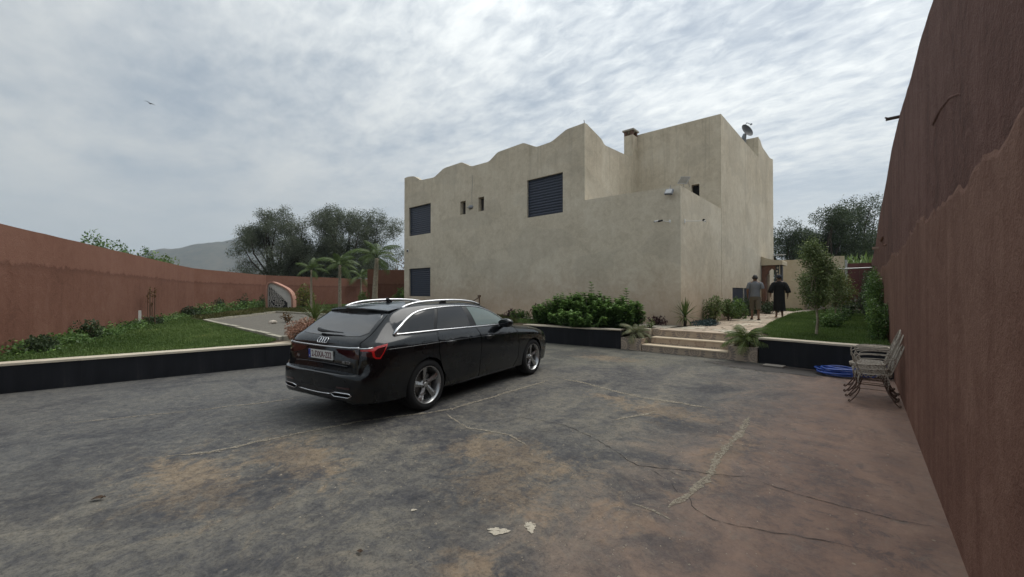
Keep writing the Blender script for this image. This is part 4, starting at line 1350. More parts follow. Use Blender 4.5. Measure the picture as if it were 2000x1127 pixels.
me0 = car_body()
BVH = BVHTree.FromPolygons([v.co for v in me0.vertices], [tuple(p.vertices) for p in me0.polygons])
WBX = 2.88
tmp = bpy.data.objects.new('body_uncut', me0)
COL.objects.link(tmp)
cuts = []
for wx in (0.0, WBX):
    c_ = MB()
    for sgn in (-1, 1):
        c_.lathe([(0.0005, 0), (.372, 0), (.372, .42), (0.0005, .42)], M=Matrix.Translation((wx, sgn * 0.62 if sgn < 0 else 0.62, .352)) @ Matrix.Rotation(R(90 if sgn < 0 else -90), 4, 'X'), n=56)
    co_ = c_.build('cutter', None, fix=True)
    md = tmp.modifiers.new('arch', 'BOOLEAN')
    md.object = co_
    md.operation = 'DIFFERENCE'
    md.solver = 'EXACT'
    cuts.append(co_)
me1 = evaluated(tmp, 'body')
me1.name = 'body'
for o in [tmp] + cuts:
    bpy.data.objects.remove(o)
me1.materials.clear()
me1.materials.append(M_PAINT)
me1.materials.append(M_WELL)
mi = []
for p in me1.polygons:
    c = p.center
    inside = False
    for wx in (0.0, WBX):
        d = math.hypot(c.x - wx, c.z - .352)
        if d < .385 and abs(c.y) < .925 and (d < .374):
            inside = True
    mi.append(1 if inside else 0)
me1.polygons.foreach_set('material_index', mi)
me1.shade_smooth()
me1.set_sharp_from_angle(angle=R(28))
body = link('body', me1, None, car, local=True)


def cast(o, d, off):
    h, n_, i_, ds = BVH.ray_cast(Vector(o), Vector(d).normalized())
    if h is None:
        h, n_, i_, ds = BVH.find_nearest(Vector(o))
    if n_.dot(Vector(d)) > 0: n_ = -n_
    return h + n_ * off


def subdiv(poly, mx):
    """2D polygon filled with small triangles"""
    bm = bmesh.new()
    v = [bm.verts.new((p[0], p[1], 0)) for p in poly]
    tris = tessellate_polygon([[Vector((p[0], p[1], 0)) for p in poly]])
    for t_ in tris:
        try: bm.faces.new([v[i] for i in t_])
        except ValueError: pass
    for _ in range(7):
        ed = [e for e in bm.edges if e.calc_length() > mx]
        if not ed: break
        bmesh.ops.subdivide_edges(bm, edges=ed, cuts=1)
        bmesh.ops.triangulate(bm, faces=[f for f in bm.faces if len(f.verts) > 3])
    bmesh.ops.beautify_fill(bm, faces=bm.faces, edges=bm.edges)
    bm.verts.index_update()
    P = [(q.co.x, q.co.y) for q in bm.verts]
    F = [tuple(q.index for q in f.verts) for f in bm.faces]
    bm.free()
    return P, F


def sidemap(sg):
    return lambda u, v: ((u, sg * 2.0, v), (0, -sg, 0))


REARM = lambda u, v: ((-3, u, v), (1, 0, 0))          # u lateral, v height


def cornermap(sg):
    d = Vector((0.80, -sg * 0.6, 0))
    s_ = Vector((-0.6, -sg * .8, 0))
    c0 = Vector((-.9, sg * .80, 0))
    return lambda u, v: (c0 - s_ * u * -1 * -1 + Vector((0, 0, v)) - d * 1.5 if False else c0 + s_ * u + Vector((0, 0, v)) - d * 1.5, d)


def patch(name, poly, mp, off, mat, parent=car, mx=.06, edge=0.0, flip=False):
    P, F = subdiv(poly, mx)
    vs = [cast(*mp(u, v), off) for u, v in P]
    bm = bmesh.new()
    bv = [bm.verts.new(v) for v in vs]
    for f in F:
        try: bm.faces.new([bv[i] for i in f])
        except ValueError: pass
    bmesh.ops.recalc_face_normals(bm, faces=bm.faces)
    o, d = mp(*P[0])
    bm.faces.ensure_lookup_table()
    if sum(f.normal.dot(Vector(d)) for f in bm.faces) > 0:
        bmesh.ops.reverse_faces(bm, faces=bm.faces)
    # turn the rim inwards so the patch has thickness
    be = [e for e in bm.edges if len(e.link_faces) == 1]
    ex = bmesh.ops.extrude_edge_only(bm, edges=be)
    for v in [g for g in ex['geom'] if isinstance(g, bmesh.types.BMVert)]:
        v.co += Vector(d).normalized() * (off + .004)
    me = bpy.data.meshes.new(name)
    bm.to_mesh(me); bm.free()
    me.shade_smooth()
    me.set_sharp_from_angle(angle=R(35))
    return link(name, me, mat, parent, local=True)


def trim(name, pts, mp, off, rad, mat, parent=car, n=6, step=.05, flat=None):
    Q = []
    RR = []
    rads = rad if isinstance(rad, list) else [rad] * len(pts)
    for i in range(len(pts) - 1):
        a, b = np.array(pts[i]), np.array(pts[i + 1])
        k = max(1, int(np.linalg.norm(b - a) / step))
        for j in range(k):
            Q.append(a + (b - a) * j / k); RR.append(rads[i] + (rads[i + 1] - rads[i]) * j / k)
    Q.append(np.array(pts[-1])); RR.append(rads[-1])
    P3 = [cast(*mp(float(u), float(v)), off) for u, v in Q]
    return MB().tube(P3, RR, n).build(name, mat, parent, local=True, smooth=True)


def curve(pts, k=5):
    """Catmull-Rom through 2D points"""
    P = [np.array(p, float) for p in pts]
    out = []
    for i in range(len(P) - 1):
        p0, p1, p2, p3 = P[max(0, i - 1)], P[i], P[i + 1], P[min(len(P) - 1, i + 2)]
        for j in range(k):
            t_ = j / k
            out.append(tuple(.5 * (2 * p1 + (p2 - p0) * t_ + (2 * p0 - 5 * p1 + 4 * p2 - p3) * t_**2 + (3 * p1 - p0 - 3 * p2 + p3) * t_**3)))
    out.append(tuple(P[-1]))
    return out


top_line = curve([(-.50, 1.078), (-.40, 1.155), (-.26, 1.245), (-.10, 1.315), (.08, 1.355), (.34, 1.378), (.70, 1.392), (1.02, 1.390), (1.30, 1.372), (1.50, 1.335), (1.72, 1.262), (1.92, 1.165), (2.06, 1.075)])
zb = lambda x: 1.075 - 0.012 * max(0, x - .2)


def ztop(x):
    xs = [p[0] for p in top_line]; zs = [p[1] for p in top_line]
    return float(np.interp(x, xs, zs))


def pane(xb0, xb1, xt0, xt1):
    """side glass between two slanted pillars: bottom x0..x1, top x0..x1"""
    pts = [(x, zb(x) + .012) for x in np.linspace(xb0, xb1, 8)]
    up = [(x, ztop(x) - .012) for x in np.linspace(xt1, xt0, 14)]
    return pts + [p for p in up if p[1] > zb(p[0]) + .015]


for sg in (-1, 1):
    mp = sidemap(sg)
    band = [(x, zb(x)) for x in np.linspace(-.50, 2.06, 20)] + top_line[::-1][1:-1]
    patch('window_surround', band, mp, .0015, M_TRIM)
    patch('quarter_window', pane(-.44, .175, -.40, .325), mp, .0045, M_TINT)
    patch('rear_door_window', pane(.235, 1.005, .385, .955), mp, .0045, M_TINT)
    patch('front_door_window', pane(1.165, 1.985, 1.06, 1.90), mp, .0045, M_GLASSF)
    trim('window_chrome', [(-.515, 1.066)] + [(x, zb(x) - .006) for x in np.linspace(-.40, 2.0, 12)], mp, .004, [.024] + [.0125] * 12, M_CHROME)
    trim('window_chrome', [(-.52, 1.064), (-.455, 1.125)] + [p for p in top_line if p[0] > -.40] , mp, .004, [.026, .024] + [max(.0095, .022 - .0125 * i / 20) for i in range(len([p for p in top_line if p[0] > -.40]))], M_CHROME)
    # doors stand out as thin panels
    rd = [(.30, .50), (.42, .36), (.50, .265), (1.165, .265), (1.165, .50), (1.185, .80), (1.165, .95), (1.12, 1.055), (.24, 1.055), (.20, .96), (.205, .80), (.25, .62)]
    fd = [(1.18, .265), (2.20, .265), (2.33, .42), (2.33, .70), (2.285, .90), (2.20, .99), (2.05, 1.03), (1.135, 1.05), (1.18, .95), (1.20, .80), (1.18, .50)]
    patch('door', rd, mp, .004, M_PAINT, mx=.09)
    patch('door', fd, mp, .004, M_PAINT, mx=.09)
    trim('shut_line', [(.245, 1.05), (.21, .96), (.20, .80), (.245, .62), (.30, .50)], mp, .002, .004, M_WELL)
    trim('shut_line', [(1.125, 1.05), (1.175, .95), (1.192, .80), (1.172, .50), (1.172, .265)], mp, .003, .004, M_WELL)
    trim('shut_line', [(2.21, .99), (2.295, .90), (2.34, .70), (2.34, .42), (2.21, .262)], mp, .002, .004, M_WELL)
    trim('crease', [(-.72, .905), (-.3, .906), (.4, .906), (1.2, .902), (2.2, .885), (2.9, .835)], mp, -.001, .006, M_PAINT, step=.08)
    for hx, hz in ((.44, .895), (1.40, .888)):
        r0 = cast(*mp(hx, hz), .001)
        h = MB().tube([r0 + Vector((-.11, 0, 0)), r0 + Vector((-.08, sg * .034, .004)), r0 + Vector((.08, sg * .034, .004)), r0 + Vector((.11, 0, 0))], [.012, .014, .014, .012], 8).build('door_handle', M_PAINT, car, local=True, smooth=True)
        patch('handle_recess', [(hx + .085 * math.cos(a), hz - .012 + .042 * math.sin(a)) for a in np.linspace(0, 2 * math.pi, 18, endpoint=False)], mp, .0055, M_TRIM, mx=.05)
    if sg < 0:
        a_ = np.linspace(0, 2 * math.pi, 22)
        trim('fuel_flap_line', [(-.02 + .11 * np.sign(math.cos(a)) * abs(math.cos(a)) ** .5, .86 + .085 * np.sign(math.sin(a)) * abs(math.sin(a)) ** .5) for a in a_], mp, .0, .003, M_WELL)
    # sill, mirror, rail
    trim('sill_trim', [(.52, .245), (1.3, .245), (2.28, .245)], mp, -.004, .016, M_TRIM)
    mr = MB()
    mc = Vector((1.80, sg * 1.00, 1.085))
    mr.lathe([(0.001, -.085), (.06, -.075), (.088, -.03), (.092, .02), (.08, .07), (.045, .10), (.001, .11)], M=Matrix.Translation(mc) @ Matrix.Rotation(R(90), 4, 'Y') @ Matrix.Diagonal((.86, 1.35, 1, 1)), n=18)
    mo = mr.build('door_mirror', M_PAINT, car, local=True, smooth=True)
    mb = MB().lathe([(0.001, 0), (.075, 0), (.07, .004), (.001, .004)], M=Matrix.Translation(mc + Vector((-.088, 0, 0))) @ Matrix.Rotation(R(-90), 4, 'Y') @ Matrix.Diagonal((.80, 1.38, 1, 1)), n=18)
    mb.build('mirror_glass', M_TINT, mo, local=True)
    MB().tube([mc + Vector((.03, -sg * .05, -.04)), Vector((1.86, sg * .87, 1.02))], [.03, .035], 8).build('mirror_foot', M_TRIM, mo, local=True)
    rp = curve([(-.20, 1.392), (-.08, 1.432), (.15, 1.468), (.6, 1.487), (1.0, 1.482), (1.32, 1.455), (1.55, 1.405)], 6)
    rail = MB().tube([(x, sg * (.615 - .02 * (x > 1.2) * (x - 1.2)), z) for x, z in rp], [.012] + [.017] * (len(rp) - 2) + [.012], 8)
    ro = rail.build('roof_rail', M_SATIN, car, local=True, smooth=True)
    mb = MB()
    for x in (-.16, .62, 1.48):
        z = float(np.interp(x, [p[0] for p in rp], [p[1] for p in rp]))
        mb.box((x - .06, sg * .615 - .014, z - .06), (x + .06, sg * .615 + .014, z - .006))
    mb.build('rail_foot', M_TRIM, ro, local=True)

# --- tail
rw_ = [(-.60, 1.062), (-.30, 1.052), (0, 1.05), (.30, 1.052), (.60, 1.062), (.665, 1.10), (.635, 1.19), (.60, 1.275), (.55, 1.318), (0, 1.325), (-.55, 1.318), (-.60, 1.275), (-.635, 1.19), (-.665, 1.10)]
patch('rear_window', rw_, REARM, .004, M_REARG, mx=.07)
trim('tailgate_line', curve([(-.735, .74), (-.735, .93), (-.70, .985), (-.715, 1.04), (-.69, 1.18), (-.64, 1.31)], 4), REARM, .001, .004, M_WELL)
trim('tailgate_line', curve([(.735, .74), (.735, .93), (.70, .985), (.715, 1.04), (.69, 1.18), (.64, 1.31)], 4), REARM, .001, .004, M_WELL)
# roof spoiler
sp_ = MB()
n = 17
vs, fs = [], []
for i in range(n):
    u = -1 + 2 * i / (n - 1)
    y = .635 * u
    k = 1 - .10 * u * u
    zc_ = -.028 * u * u
    vs += [(-.10, y * .97, 1.437 + zc_ * 1.2), (-.30, y, 1.418 + zc_), (-.47 * k - .0, y * .98, 1.392 + zc_), (-.478 * k, y * .98, 1.380 + zc_), (-.462 * k, y * .97, 1.318 + zc_), (-.30, y * .94, 1.34 + zc_)]
m_ = 6
for i in range(n - 1):
    for j in range(m_):
        fs.append((i * m_ + j, i * m_ + (j + 1) % m_, (i + 1) * m_ + (j + 1) % m_, (i + 1) * m_ + j))
fs += [tuple(range(m_))[::-1], tuple((n - 1) * m_ + j for j in range(m_))]
sp_.add(vs, fs)
spo = sp_.build('roof_spoiler', M_PAINT, car, local=True, smooth=True, sharp=40, fix=True)
MB().box((-.462, -.2, 1.378), (-.474, .2, 1.388)).build('brake_light', M_TAILD, spo, local=True)
# wiper
P0 = cast((-3, .0, 1.078), (1, 0, 0), .02)
wp = [P0 + Vector((-.02, .20, .025)), P0 + Vector((-.03, .12, .012)), P0 + Vector((-.022, -.02, .006)), P0 + Vector((-.01, -.30, .0))]
MB().tube(wp, [.030, .026, .014, .006], 6).build('rear_wiper', M_TRIM, car, local=True)
# badge of four rings
bz = .992
for i in range(4):
    cy = .075 - .050 * i
    c0 = cast((-3, cy, bz), (1, 0, 0), .008)
    a_ = [c0 + Vector((.021 * math.sin(a), .0325 * math.cos(a), .0325 * math.sin(a))) for a in np.linspace(0, 2 * math.pi, 24, endpoint=False)]
    MB().tube(a_, .0052, 6, closed=True).build('badge_ring', M_CHROME, car, local=True, smooth=True)
# chrome bar and the lights
trim('chrome_bar', [(y, .925 + .012 * (abs(y) / .7) ** 2) for y in np.linspace(-.72, .72, 31)], REARM, .006, .010, M_CHROME)
for sg in (-1, 1):
    inner = [(sg * .30, .905), (sg * .72, .915), (sg * .74, .80), (sg * .55, .815), (sg * .36, .86)]
    patch('tail_light', inner, REARM, .0035, M_TAILD, mx=.06)
    mp = sidemap(sg)
    lt = patch('tail_light', [(-.935, .925), (-.78, .955), (-.665, .972), (-.735, .88), (-.795, .806), (-.86, .812), (-.90, .835), (-.945, .845)], mp, .006, M_TAILD, mx=.05)
    bl_ = patch('light_blade', [(-.945, .918), (-.875, .926), (-.80, .952), (-.665, .972), (-.735, .88), (-.795, .806), (-.845, .812), (-.868, .838), (-.872, .896), (-.945, .903)], mp, .0085, M_TAIL, parent=lt, mx=.05)
    patch('light_core', [(-.848, .893), (-.805, .928), (-.698, .947), (-.755, .868), (-.800, .822), (-.842, .834)], mp, .011, M_TAILD, parent=lt, mx=.05)
    patch('reflector', [(sg * .46, .475), (sg * .68, .478), (sg * .68, .458), (sg * .46, .455)], REARM, .004, M_TAILD)
    trim('chrome_bar', [(-.955, .929), (-.90, .930), (-.85, .937)], mp, .011, [.009, .008, .005], M_CHROME)
    # exhaust outlet
    ex = [(sg * .36, .388), (sg * .45, .408), (sg * .67, .408), (sg * .71, .390), (sg * .66, .360), (sg * .43, .358)]
    patch('exhaust_opening', ex, REARM, .003, M_WELL)
    P3 = [cast(*REARM(u, v), .01) for u, v in ex]
    MB().tube(P3, .0075, 6, closed=True).build('exhaust_trim', M_CHROME, car, local=True, smooth=True)
trim('diffuser_strip', [(y, .365 + .02 * (abs(y) / .33) ** 2 * .5) for y in np.linspace(-.33, .33, 15)], REARM, .004, .0075, M_CHROME)
patch('diffuser', [(-.70, .335), (-.5, .318), (.5, .318), (.70, .335), (.66, .43), (-.66, .43)], REARM, .0015, M_TRIM)
# lower edge of the tailgate catching the light
trim('tailgate_edge', [(y, .715 - .01 * (y / .55) ** 2) for y in np.linspace(-.55, .55, 15)], REARM, .004, .008, M_PAINT)
# number plate
pc_ = cast((-3, .0, .815), (1, 0, 0), .008)
pm = Matrix.Translation(pc_) @ Matrix.Rotation(R(-3), 4, 'Y')
plate = MB().box((-.006, -.26, -.056), (.004, .26, .056), pm).build('number_plate', M_PLATE, car, local=True)
MB().box((-.0085, .215, -.056), (-.0065, .26, .056), pm).build('euro_band', M_PLATEB, plate, local=True)
MB().box((-.0085, -.262, -.075), (.002, .262, -.0575), pm).build('plate_holder', M_TRIM, plate, local=True)


def text(name, s_, size, mat, M, parent, ext=.0015, sx=1.0):
    cu = bpy.data.curves.new(name, 'FONT')
    cu.body = s_
    cu.size = size
    cu.extrude = ext
    cu.align_x = 'CENTER'
    cu.align_y = 'CENTER'
    o = bpy.data.objects.new(name, cu)
    COL.objects.link(o)
    me = evaluated(o, name)
    bpy.data.objects.remove(o)
    me.transform(Matrix.Diagonal((sx, 1, 1, 1)))
    me.materials.clear()
    me.materials.append(mat)
    o = link(name, me, None, parent, local=True)
    o.matrix_basis = M
    return o


# text faces backwards: local x -> -y of the car, local y -> z
TB = Matrix(((0, 0, -1, 0), (-1, 0, 0, 0), (0, 1, 0, 0), (0, 0, 0, 1)))
text('plate_lettering', '2-DXA-222', .112, M_PLATER, pm @ Matrix.Translation((-.0085, -.022, -.002)) @ TB, plate, sx=.80)
text('plate_lettering', 'B', .03, M_PLATE, pm @ Matrix.Translation((-.0095, .237, -.032)) @ TB, plate)
pa = cast((-3, .52, .765), (1, 0, 0), .004)
text('model_lettering', 'A6', .058, M_CHROME, Matrix.Translation(pa) @ TB, car)
pa = cast((-3, -.52, .752), (1, 0, 0), .004)
text('model_lettering', '40 TDI', .046, M_CHROME, Matrix.Translation(pa) @ TB, car, sx=1.25)
# antenna fin, windscreen
zr_ = cast((.05, 0, 3), (0, 0, -1), 0).z
fin = MB().prism([(-.06, -.01), (.07, -.01), (.0, .045), (-.035, .07), (-.055, .066)], [], lambda u, v, w: (.12 + u, -.012 + w, zr_ + v), .024)
fin.build('antenna_fin', M_PAINT, car, local=True)
ws = [(1.62, -.58), (1.62, .58), (2.26, .70), (2.34, .30), (2.36, 0), (2.34, -.30), (2.26, -.70)]
patch('windscreen', ws, lambda u, v: ((u, v, 3.0), (0, 0, -1)), .004, M_TINT, mx=.12)
for sg in (-1, 1):
    patch('headlight', [(3.28, .70), (3.50, .70), (3.60, .64), (3.50, .60), (3.34, .64)], sidemap(sg), .004, M_CHROME, mx=.06)

# --- wheels
def build_wheel(x, sg, first=None):
    if first:
        w0 = first.copy(); COL.objects.link(w0)
        for ch in first.children:
            c = ch.copy(); COL.objects.link(c); c.parent = w0
        w0.location = (x, sg * .80, .349)
        w0.rotation_euler = (0, 0, 0 if sg < 0 else math.pi)
        return w0
    # tyre: lathe round the y axis, outer face at -y
    A = Matrix.Rotation(R(90), 4, 'X')
    tp = [(.246, -.105), (.256, -.116), (.285, -.122), (.318, -.118), (.338, -.102), (.347, -.080), (.349, -.04), (.345, -.037), (.345, -.031), (.349, -.028), (.349, .03), (.345, .033), (.345, .039), (.349, .042), (.347, .08), (.338, .102), (.318, .118), (.285, .122), (.256, .116), (.246, .105), (.246, -.105)]
    w = MB().lathe([(r, -h) for r, h in tp], M=A, n=56).build('wheel', M_TYRE, car, local=True, smooth=True, sharp=40)
    w.location = (x, sg * .80, .349)
    rp_ = [(.245, .119), (.253, .119), (.254, .106), (.238, .098), (.222, .06), (.205, -.02), (.200, -.08), (.196, -.08), (.20, -.02), (.222, .06), (.234, .104)]
    MB().lathe(rp_ + [rp_[0]], M=A, n=56).build('rim', M_ALLOY, w, local=True, smooth=True, sharp=30)
    MB().lathe([(.001, .03), (.155, .03), (.16, .015), (.16, .0), (.001, .0)], M=A, n=40).build('brake_disc', M_DISC, w, local=True, smooth=True, sharp=30)
    MB().lathe([(.001, -.06), (.199, -.06), (.199, -.064), (.001, -.064)], M=A, n=40).build('wheel_backing', M_WELL, w, local=True)
    hub = MB().lathe([(.001, .084), (.028, .083), (.034, .074), (.06, .068), (.072, .05), (.072, .02)], M=A, n=30).build('hub', M_ALLOY, w, local=True, smooth=True, sharp=30)
    spk = None
    for i in range(5):
        if spk is None:
            # twisted, faceted spoke along +z of the wheel plane; a = across, r = outwards, h = proud
            prof_ = [(.045, .032, .078), (.10, .032, .086), (.16, .038, .094), (.205, .046, .102), (.238, .056, .104)]
            vs, fs = [], []
            for (r, hw, h) in prof_:
                tw = (r - .045) * .16
                vs += [(-hw + tw, r, h - .040), (-hw + tw, r, h - .012), (-hw * .15 + tw, r, h), (hw * .9 + tw, r, h - .020), (hw + tw, r, h - .046)]
            for k in range(len(prof_) - 1):
                for j in range(5):
                    fs.append((k * 5 + j, k * 5 + (j + 1) % 5, (k + 1) * 5 + (j + 1) % 5, (k + 1) * 5 + j))
            fs += [(4, 3, 2, 1, 0), tuple(20 + j for j in range(5))]
            m3 = MB().add([(a, -h, r) for a, r, h in vs], fs)
            spk = m3.build('spoke', M_ALLOY, w, local=True, fix=True)
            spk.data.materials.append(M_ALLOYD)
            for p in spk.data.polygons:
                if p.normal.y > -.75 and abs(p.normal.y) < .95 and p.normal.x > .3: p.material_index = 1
            o = spk
        else:
            o = link('spoke', spk.data, None, w, local=True)
        o.rotation_euler = (0, R(72 * i - 12), 0)
    for i in range(5):
        a = R(72 * i + 24)
        MB().lathe([(.001, .0762), (.0095, .0762), (.0095, .06)], axis_o=(0, 0, 0), M=Matrix.Translation((.050 * math.sin(a), 0, .050 * math.cos(a))) @ A, n=8).build('wheel_bolt', M_WELL, w, local=True)
    return w


wA = build_wheel(0.0, -1)
build_wheel(WBX, -1, wA)
build_wheel(0.0, 1, wA)
build_wheel(WBX, 1, wA)
# =================================================================== PLANTS
LEAF_OLIVE = leafmat('olive_leaf', (0.057, 0.073, 0.044), (0.160, 0.187, 0.128), 0.55, 0.35, (0.282, 0.318, 0.224))
LEAF_DARK = leafmat('evergreen_leaf', (0.026, 0.043, 0.021), (0.076, 0.111, 0.050), 0.5, 0.3, (0.123, 0.162, 0.080))
LEAF_SHRUB = leafmat('shrub_leaf', (0.054, 0.101, 0.037), (0.162, 0.274, 0.073), 0.42, 0.28, (0.325, 0.468, 0.131))
LEAF_BRIGHT = leafmat('bright_leaf', (0.066, 0.114, 0.030), (0.156, 0.234, 0.066), 0.45, 0.3, (0.252, 0.324, 0.108))
LEAF_LAUREL = leafmat('clipped_leaf', (0.081, 0.122, 0.044), (0.213, 0.275, 0.106), 0.5, 0.25, (0.385, 0.448, 0.204))
LEAF_YELLOW = leafmat('yellowish_leaf', (0.085, 0.105, 0.022), (0.20, 0.215, 0.055), 0.5, 0.3, (0.32, 0.30, 0.10))
LEAF_TEAL = leafmat('blue_green_leaf', (0.018, 0.040, 0.042), (0.045, 0.082, 0.085), 0.6, 0.1, (0.07, 0.12, 0.12))
LEAF_PALM = leafmat('palm_leaf', (0.042, 0.074, 0.020), (0.112, 0.163, 0.047), 0.45, 0.3, (0.205, 0.237, 0.084))
LEAF_PALEPALM = leafmat('pale_palm_leaf', (0.13, 0.145, 0.075), (0.27, 0.28, 0.16), 0.5, 0.3, (0.42, 0.36, 0.14))
LEAF_YUCCA = leafmat('yucca_leaf', (0.050, 0.080, 0.022), (0.13, 0.175, 0.05), 0.4, 0.2, (0.21, 0.24, 0.08))
LEAF_RUST = leafmat('rusty_leaf', (0.075, 0.045, 0.02), (0.20, 0.12, 0.045), 0.6, 0.2, (0.30, 0.19, 0.06))
LEAF_PINK = leafmat('dry_pink_flower', (0.20, 0.11, 0.075), (0.42, 0.25, 0.18), 0.8, 0.2, (0.55, 0.38, 0.28))
LEAF_PURPLE = leafmat('purple_leaf', (0.045, 0.022, 0.024), (0.11, 0.055, 0.055), 0.6, 0.2)
GRASS = leafmat('grass_blade', (0.062, 0.115, 0.027), (0.150, 0.222, 0.062), 0.5, 0.3, (0.288, 0.312, 0.112))
GRASS_DRY = leafmat('dry_grass_blade', (0.055, 0.062, 0.020), (0.13, 0.125, 0.042), 0.6, 0.3, (0.24, 0.20, 0.09))
M_BARK = plain('grey_bark', (0.105, 0.088, 0.068), 0.95, var=0.35, scale=9, bump=0.6, bscale=25, spec=0.1)
M_BARKD = plain('dark_bark', (0.055, 0.046, 0.038), 0.95, var=0.35, scale=9, bump=0.6, bscale=25, spec=0.1)
M_PALMBARK = plain('pale_palm_bark', (0.33, 0.285, 0.215), 0.95, var=0.3, scale=12, bump=0.5, bscale=20, spec=0.1)
M_STEMG = plain('green_stem', (0.07, 0.085, 0.03), 0.8)


def unit(v):
    return v / np.maximum(1e-9, np.linalg.norm(v, axis=-1, keepdims=True))


def leaves(name, P, A, NR, L, Wd, mat, parent=None, tint=None, local=False, kind=None, bend=0.15):
    """P base points, A axes, NR rough leaf normals, L lengths, Wd widths; one diamond per leaf"""
    n = len(P)
    P = np.asarray(P, float); A = unit(np.asarray(A, float)); NR = np.asarray(NR, float)
    Bv = unit(np.cross(A, NR) + 1e-6)
    Nn = np.cross(Bv, A)
    L = np.broadcast_to(np.asarray(L, float), (n,))[:, None]
    Wd = np.broadcast_to(np.asarray(Wd, float), (n,))[:, None]
    mid = P + A * L * 0.45 + Nn * L * bend * 0.6
    v = np.stack([P, mid + Bv * Wd * .5, P + A * L - Nn * L * bend * 0.3, mid - Bv * Wd * .5], 1).reshape(-1, 3)
    me = bpy.data.meshes.new(name)
    me.vertices.add(4 * n)
    me.vertices.foreach_set('co', v.astype(np.float32).ravel())
    me.loops.add(4 * n)
    me.loops.foreach_set('vertex_index', np.arange(4 * n, dtype=np.int32))
    me.polygons.add(n)
    me.polygons.foreach_set('loop_start', np.arange(0, 4 * n, 4, dtype=np.int32))
    me.update(calc_edges=True)
    if tint is None:
        tint = np.clip(RNG.normal(.45, .22, n), 0, 1)
    at = me.attributes.new('tint', 'FLOAT', 'POINT')
    at.data.foreach_set('value', np.repeat(tint, 4).astype(np.float32))
    o = link(name, me, mat, parent, local)
    if kind: o['kind'] = kind
    return o


def in_blobs(blobs, n, shell=0.5):
    """random points in a set of ellipsoids (cx, cy, cz, rx, ry, rz), denser near their skins; also outward directions"""
    B = np.array(blobs, float)
    vol = B[:, 3] * B[:, 4] * B[:, 5]
    k = RNG.choice(len(B), n, p=(vol ** .67) / (vol ** .67).sum())
    d = unit(RNG.normal(size=(n, 3)))
    r = RNG.random(n) ** (1 / 3) * (1 - shell) + shell * RNG.random(n) ** .12
    p = B[k, :3] + d * r[:, None] * B[k, 3:6]
    return p, d, k


def crown(name, blobs, n, size, mat, parent, droop=0.1, shell=.45, asp=.42, up=.5, jitter=.5, cl=None):
    p, d, k = in_blobs(blobs, n, shell)
    if cl:                                   # gather leaves into sprays
        m = max(1, n // cl)
        c = p[:m]
        j = RNG.integers(0, m, n)
        p = c[j] + RNG.normal(size=(n, 3)) * size * 1.3
        d = d[j]
    A = d * .7 + RNG.normal(size=(n, 3)) * .7 + np.array([0, 0, -droop])
    N = d * .4 + np.array([0, 0, up]) + RNG.normal(size=(n, 3)) * jitter
    L = size * RNG.uniform(.65, 1.35, n)
    per = np.clip(RNG.normal(.44, .19, len(blobs)), .10, .85)[k]
    tint = np.clip(per + RNG.normal(0, .16, n), 0, 1)
    return leaves(name, p, A, N, L, L * asp, mat, parent, tint)


def limb_tree(parent, base, top_pts, r0, mat, wig=.12, seed=1, fork=.45):
    """one continuous trunk whose limbs reach towards the given points"""
    r_ = random.Random(seed)
    mb = MB()
    base = Vector(base)
    cen = sum((Vector(p) for p in top_pts), Vector()) / len(top_pts)
    f = base.lerp(Vector((cen.x, cen.y, cen.z)), fork)
    f.x += r_.uniform(-wig, wig); f.y += r_.uniform(-wig, wig)
    m_ = base.lerp(f, .5) + Vector((r_.uniform(-wig, wig), r_.uniform(-wig, wig), 0)) * .6
    mb.tube([base - Vector((0, 0, .15)), base.lerp(m_, .3), m_, f], [r0 * 1.35, r0 * 1.05, r0 * .9, r0 * .72], 8)
    for p in top_pts:
        p = Vector(p)
        q1 = f.lerp(p, .35) + Vector((r_.uniform(-wig, wig), r_.uniform(-wig, wig), r_.uniform(0, wig))) * 1.2
        q2 = f.lerp(p, .7) + Vector((r_.uniform(-wig, wig), r_.uniform(-wig, wig), r_.uniform(-wig, wig))) * 1.2
        mb.tube([f - Vector((0, 0, .05)), q1, q2, p], [r0 * .55, r0 * .36, r0 * .22, r0 * .07], 6)
    return mb.build('trunk', mat, parent, smooth=True)


def big_tree(label, base, cx, cy, hw, z0, z1, n, mat, seed, group, lean=0.0, dep=.8, nb=30, size=.20, bark=None, extra=(), rr=(.16, .30)):
    global RNG
    RNG = np.random.default_rng(seed)
    r_ = random.Random(seed)
    t = thing('olive_tree', label, 'tree', base, group=group)
    blobs = []
    # leaf clumps along the picture's left-right axis of the tree, irregular in height
    ax = Vector((.748, .664, 0))
    dy = Vector((-.664, .748, 0))
    while len(blobs) < nb:
        u, w, h = r_.uniform(-1, 1), r_.uniform(-1, 1), r_.uniform(0, 1)
        e = 1 - (abs(h - .5) * 2) ** 3 * .55
        if u * u + w * w > e: continue
        p = Vector((cx, cy, 0)) + ax * (u * hw + lean * h * hw) + dy * w * hw * dep
        q = r_.uniform(*rr) * hw * 1.30
        blobs.append((p.x, p.y, z0 + (z1 - z0) * h, q, q, q * r_.uniform(.7, 1.1)))
    blobs += list(extra)
    limb_tree(t, base, [b[:3] for b in blobs[::2]], .07 * hw + .06, bark or M_BARKD, .10 * hw, seed, .32)
    crown('crown', blobs, int(n * 3.4), size * .66, mat, t, .15, .30, .44, cl=12)
    return t


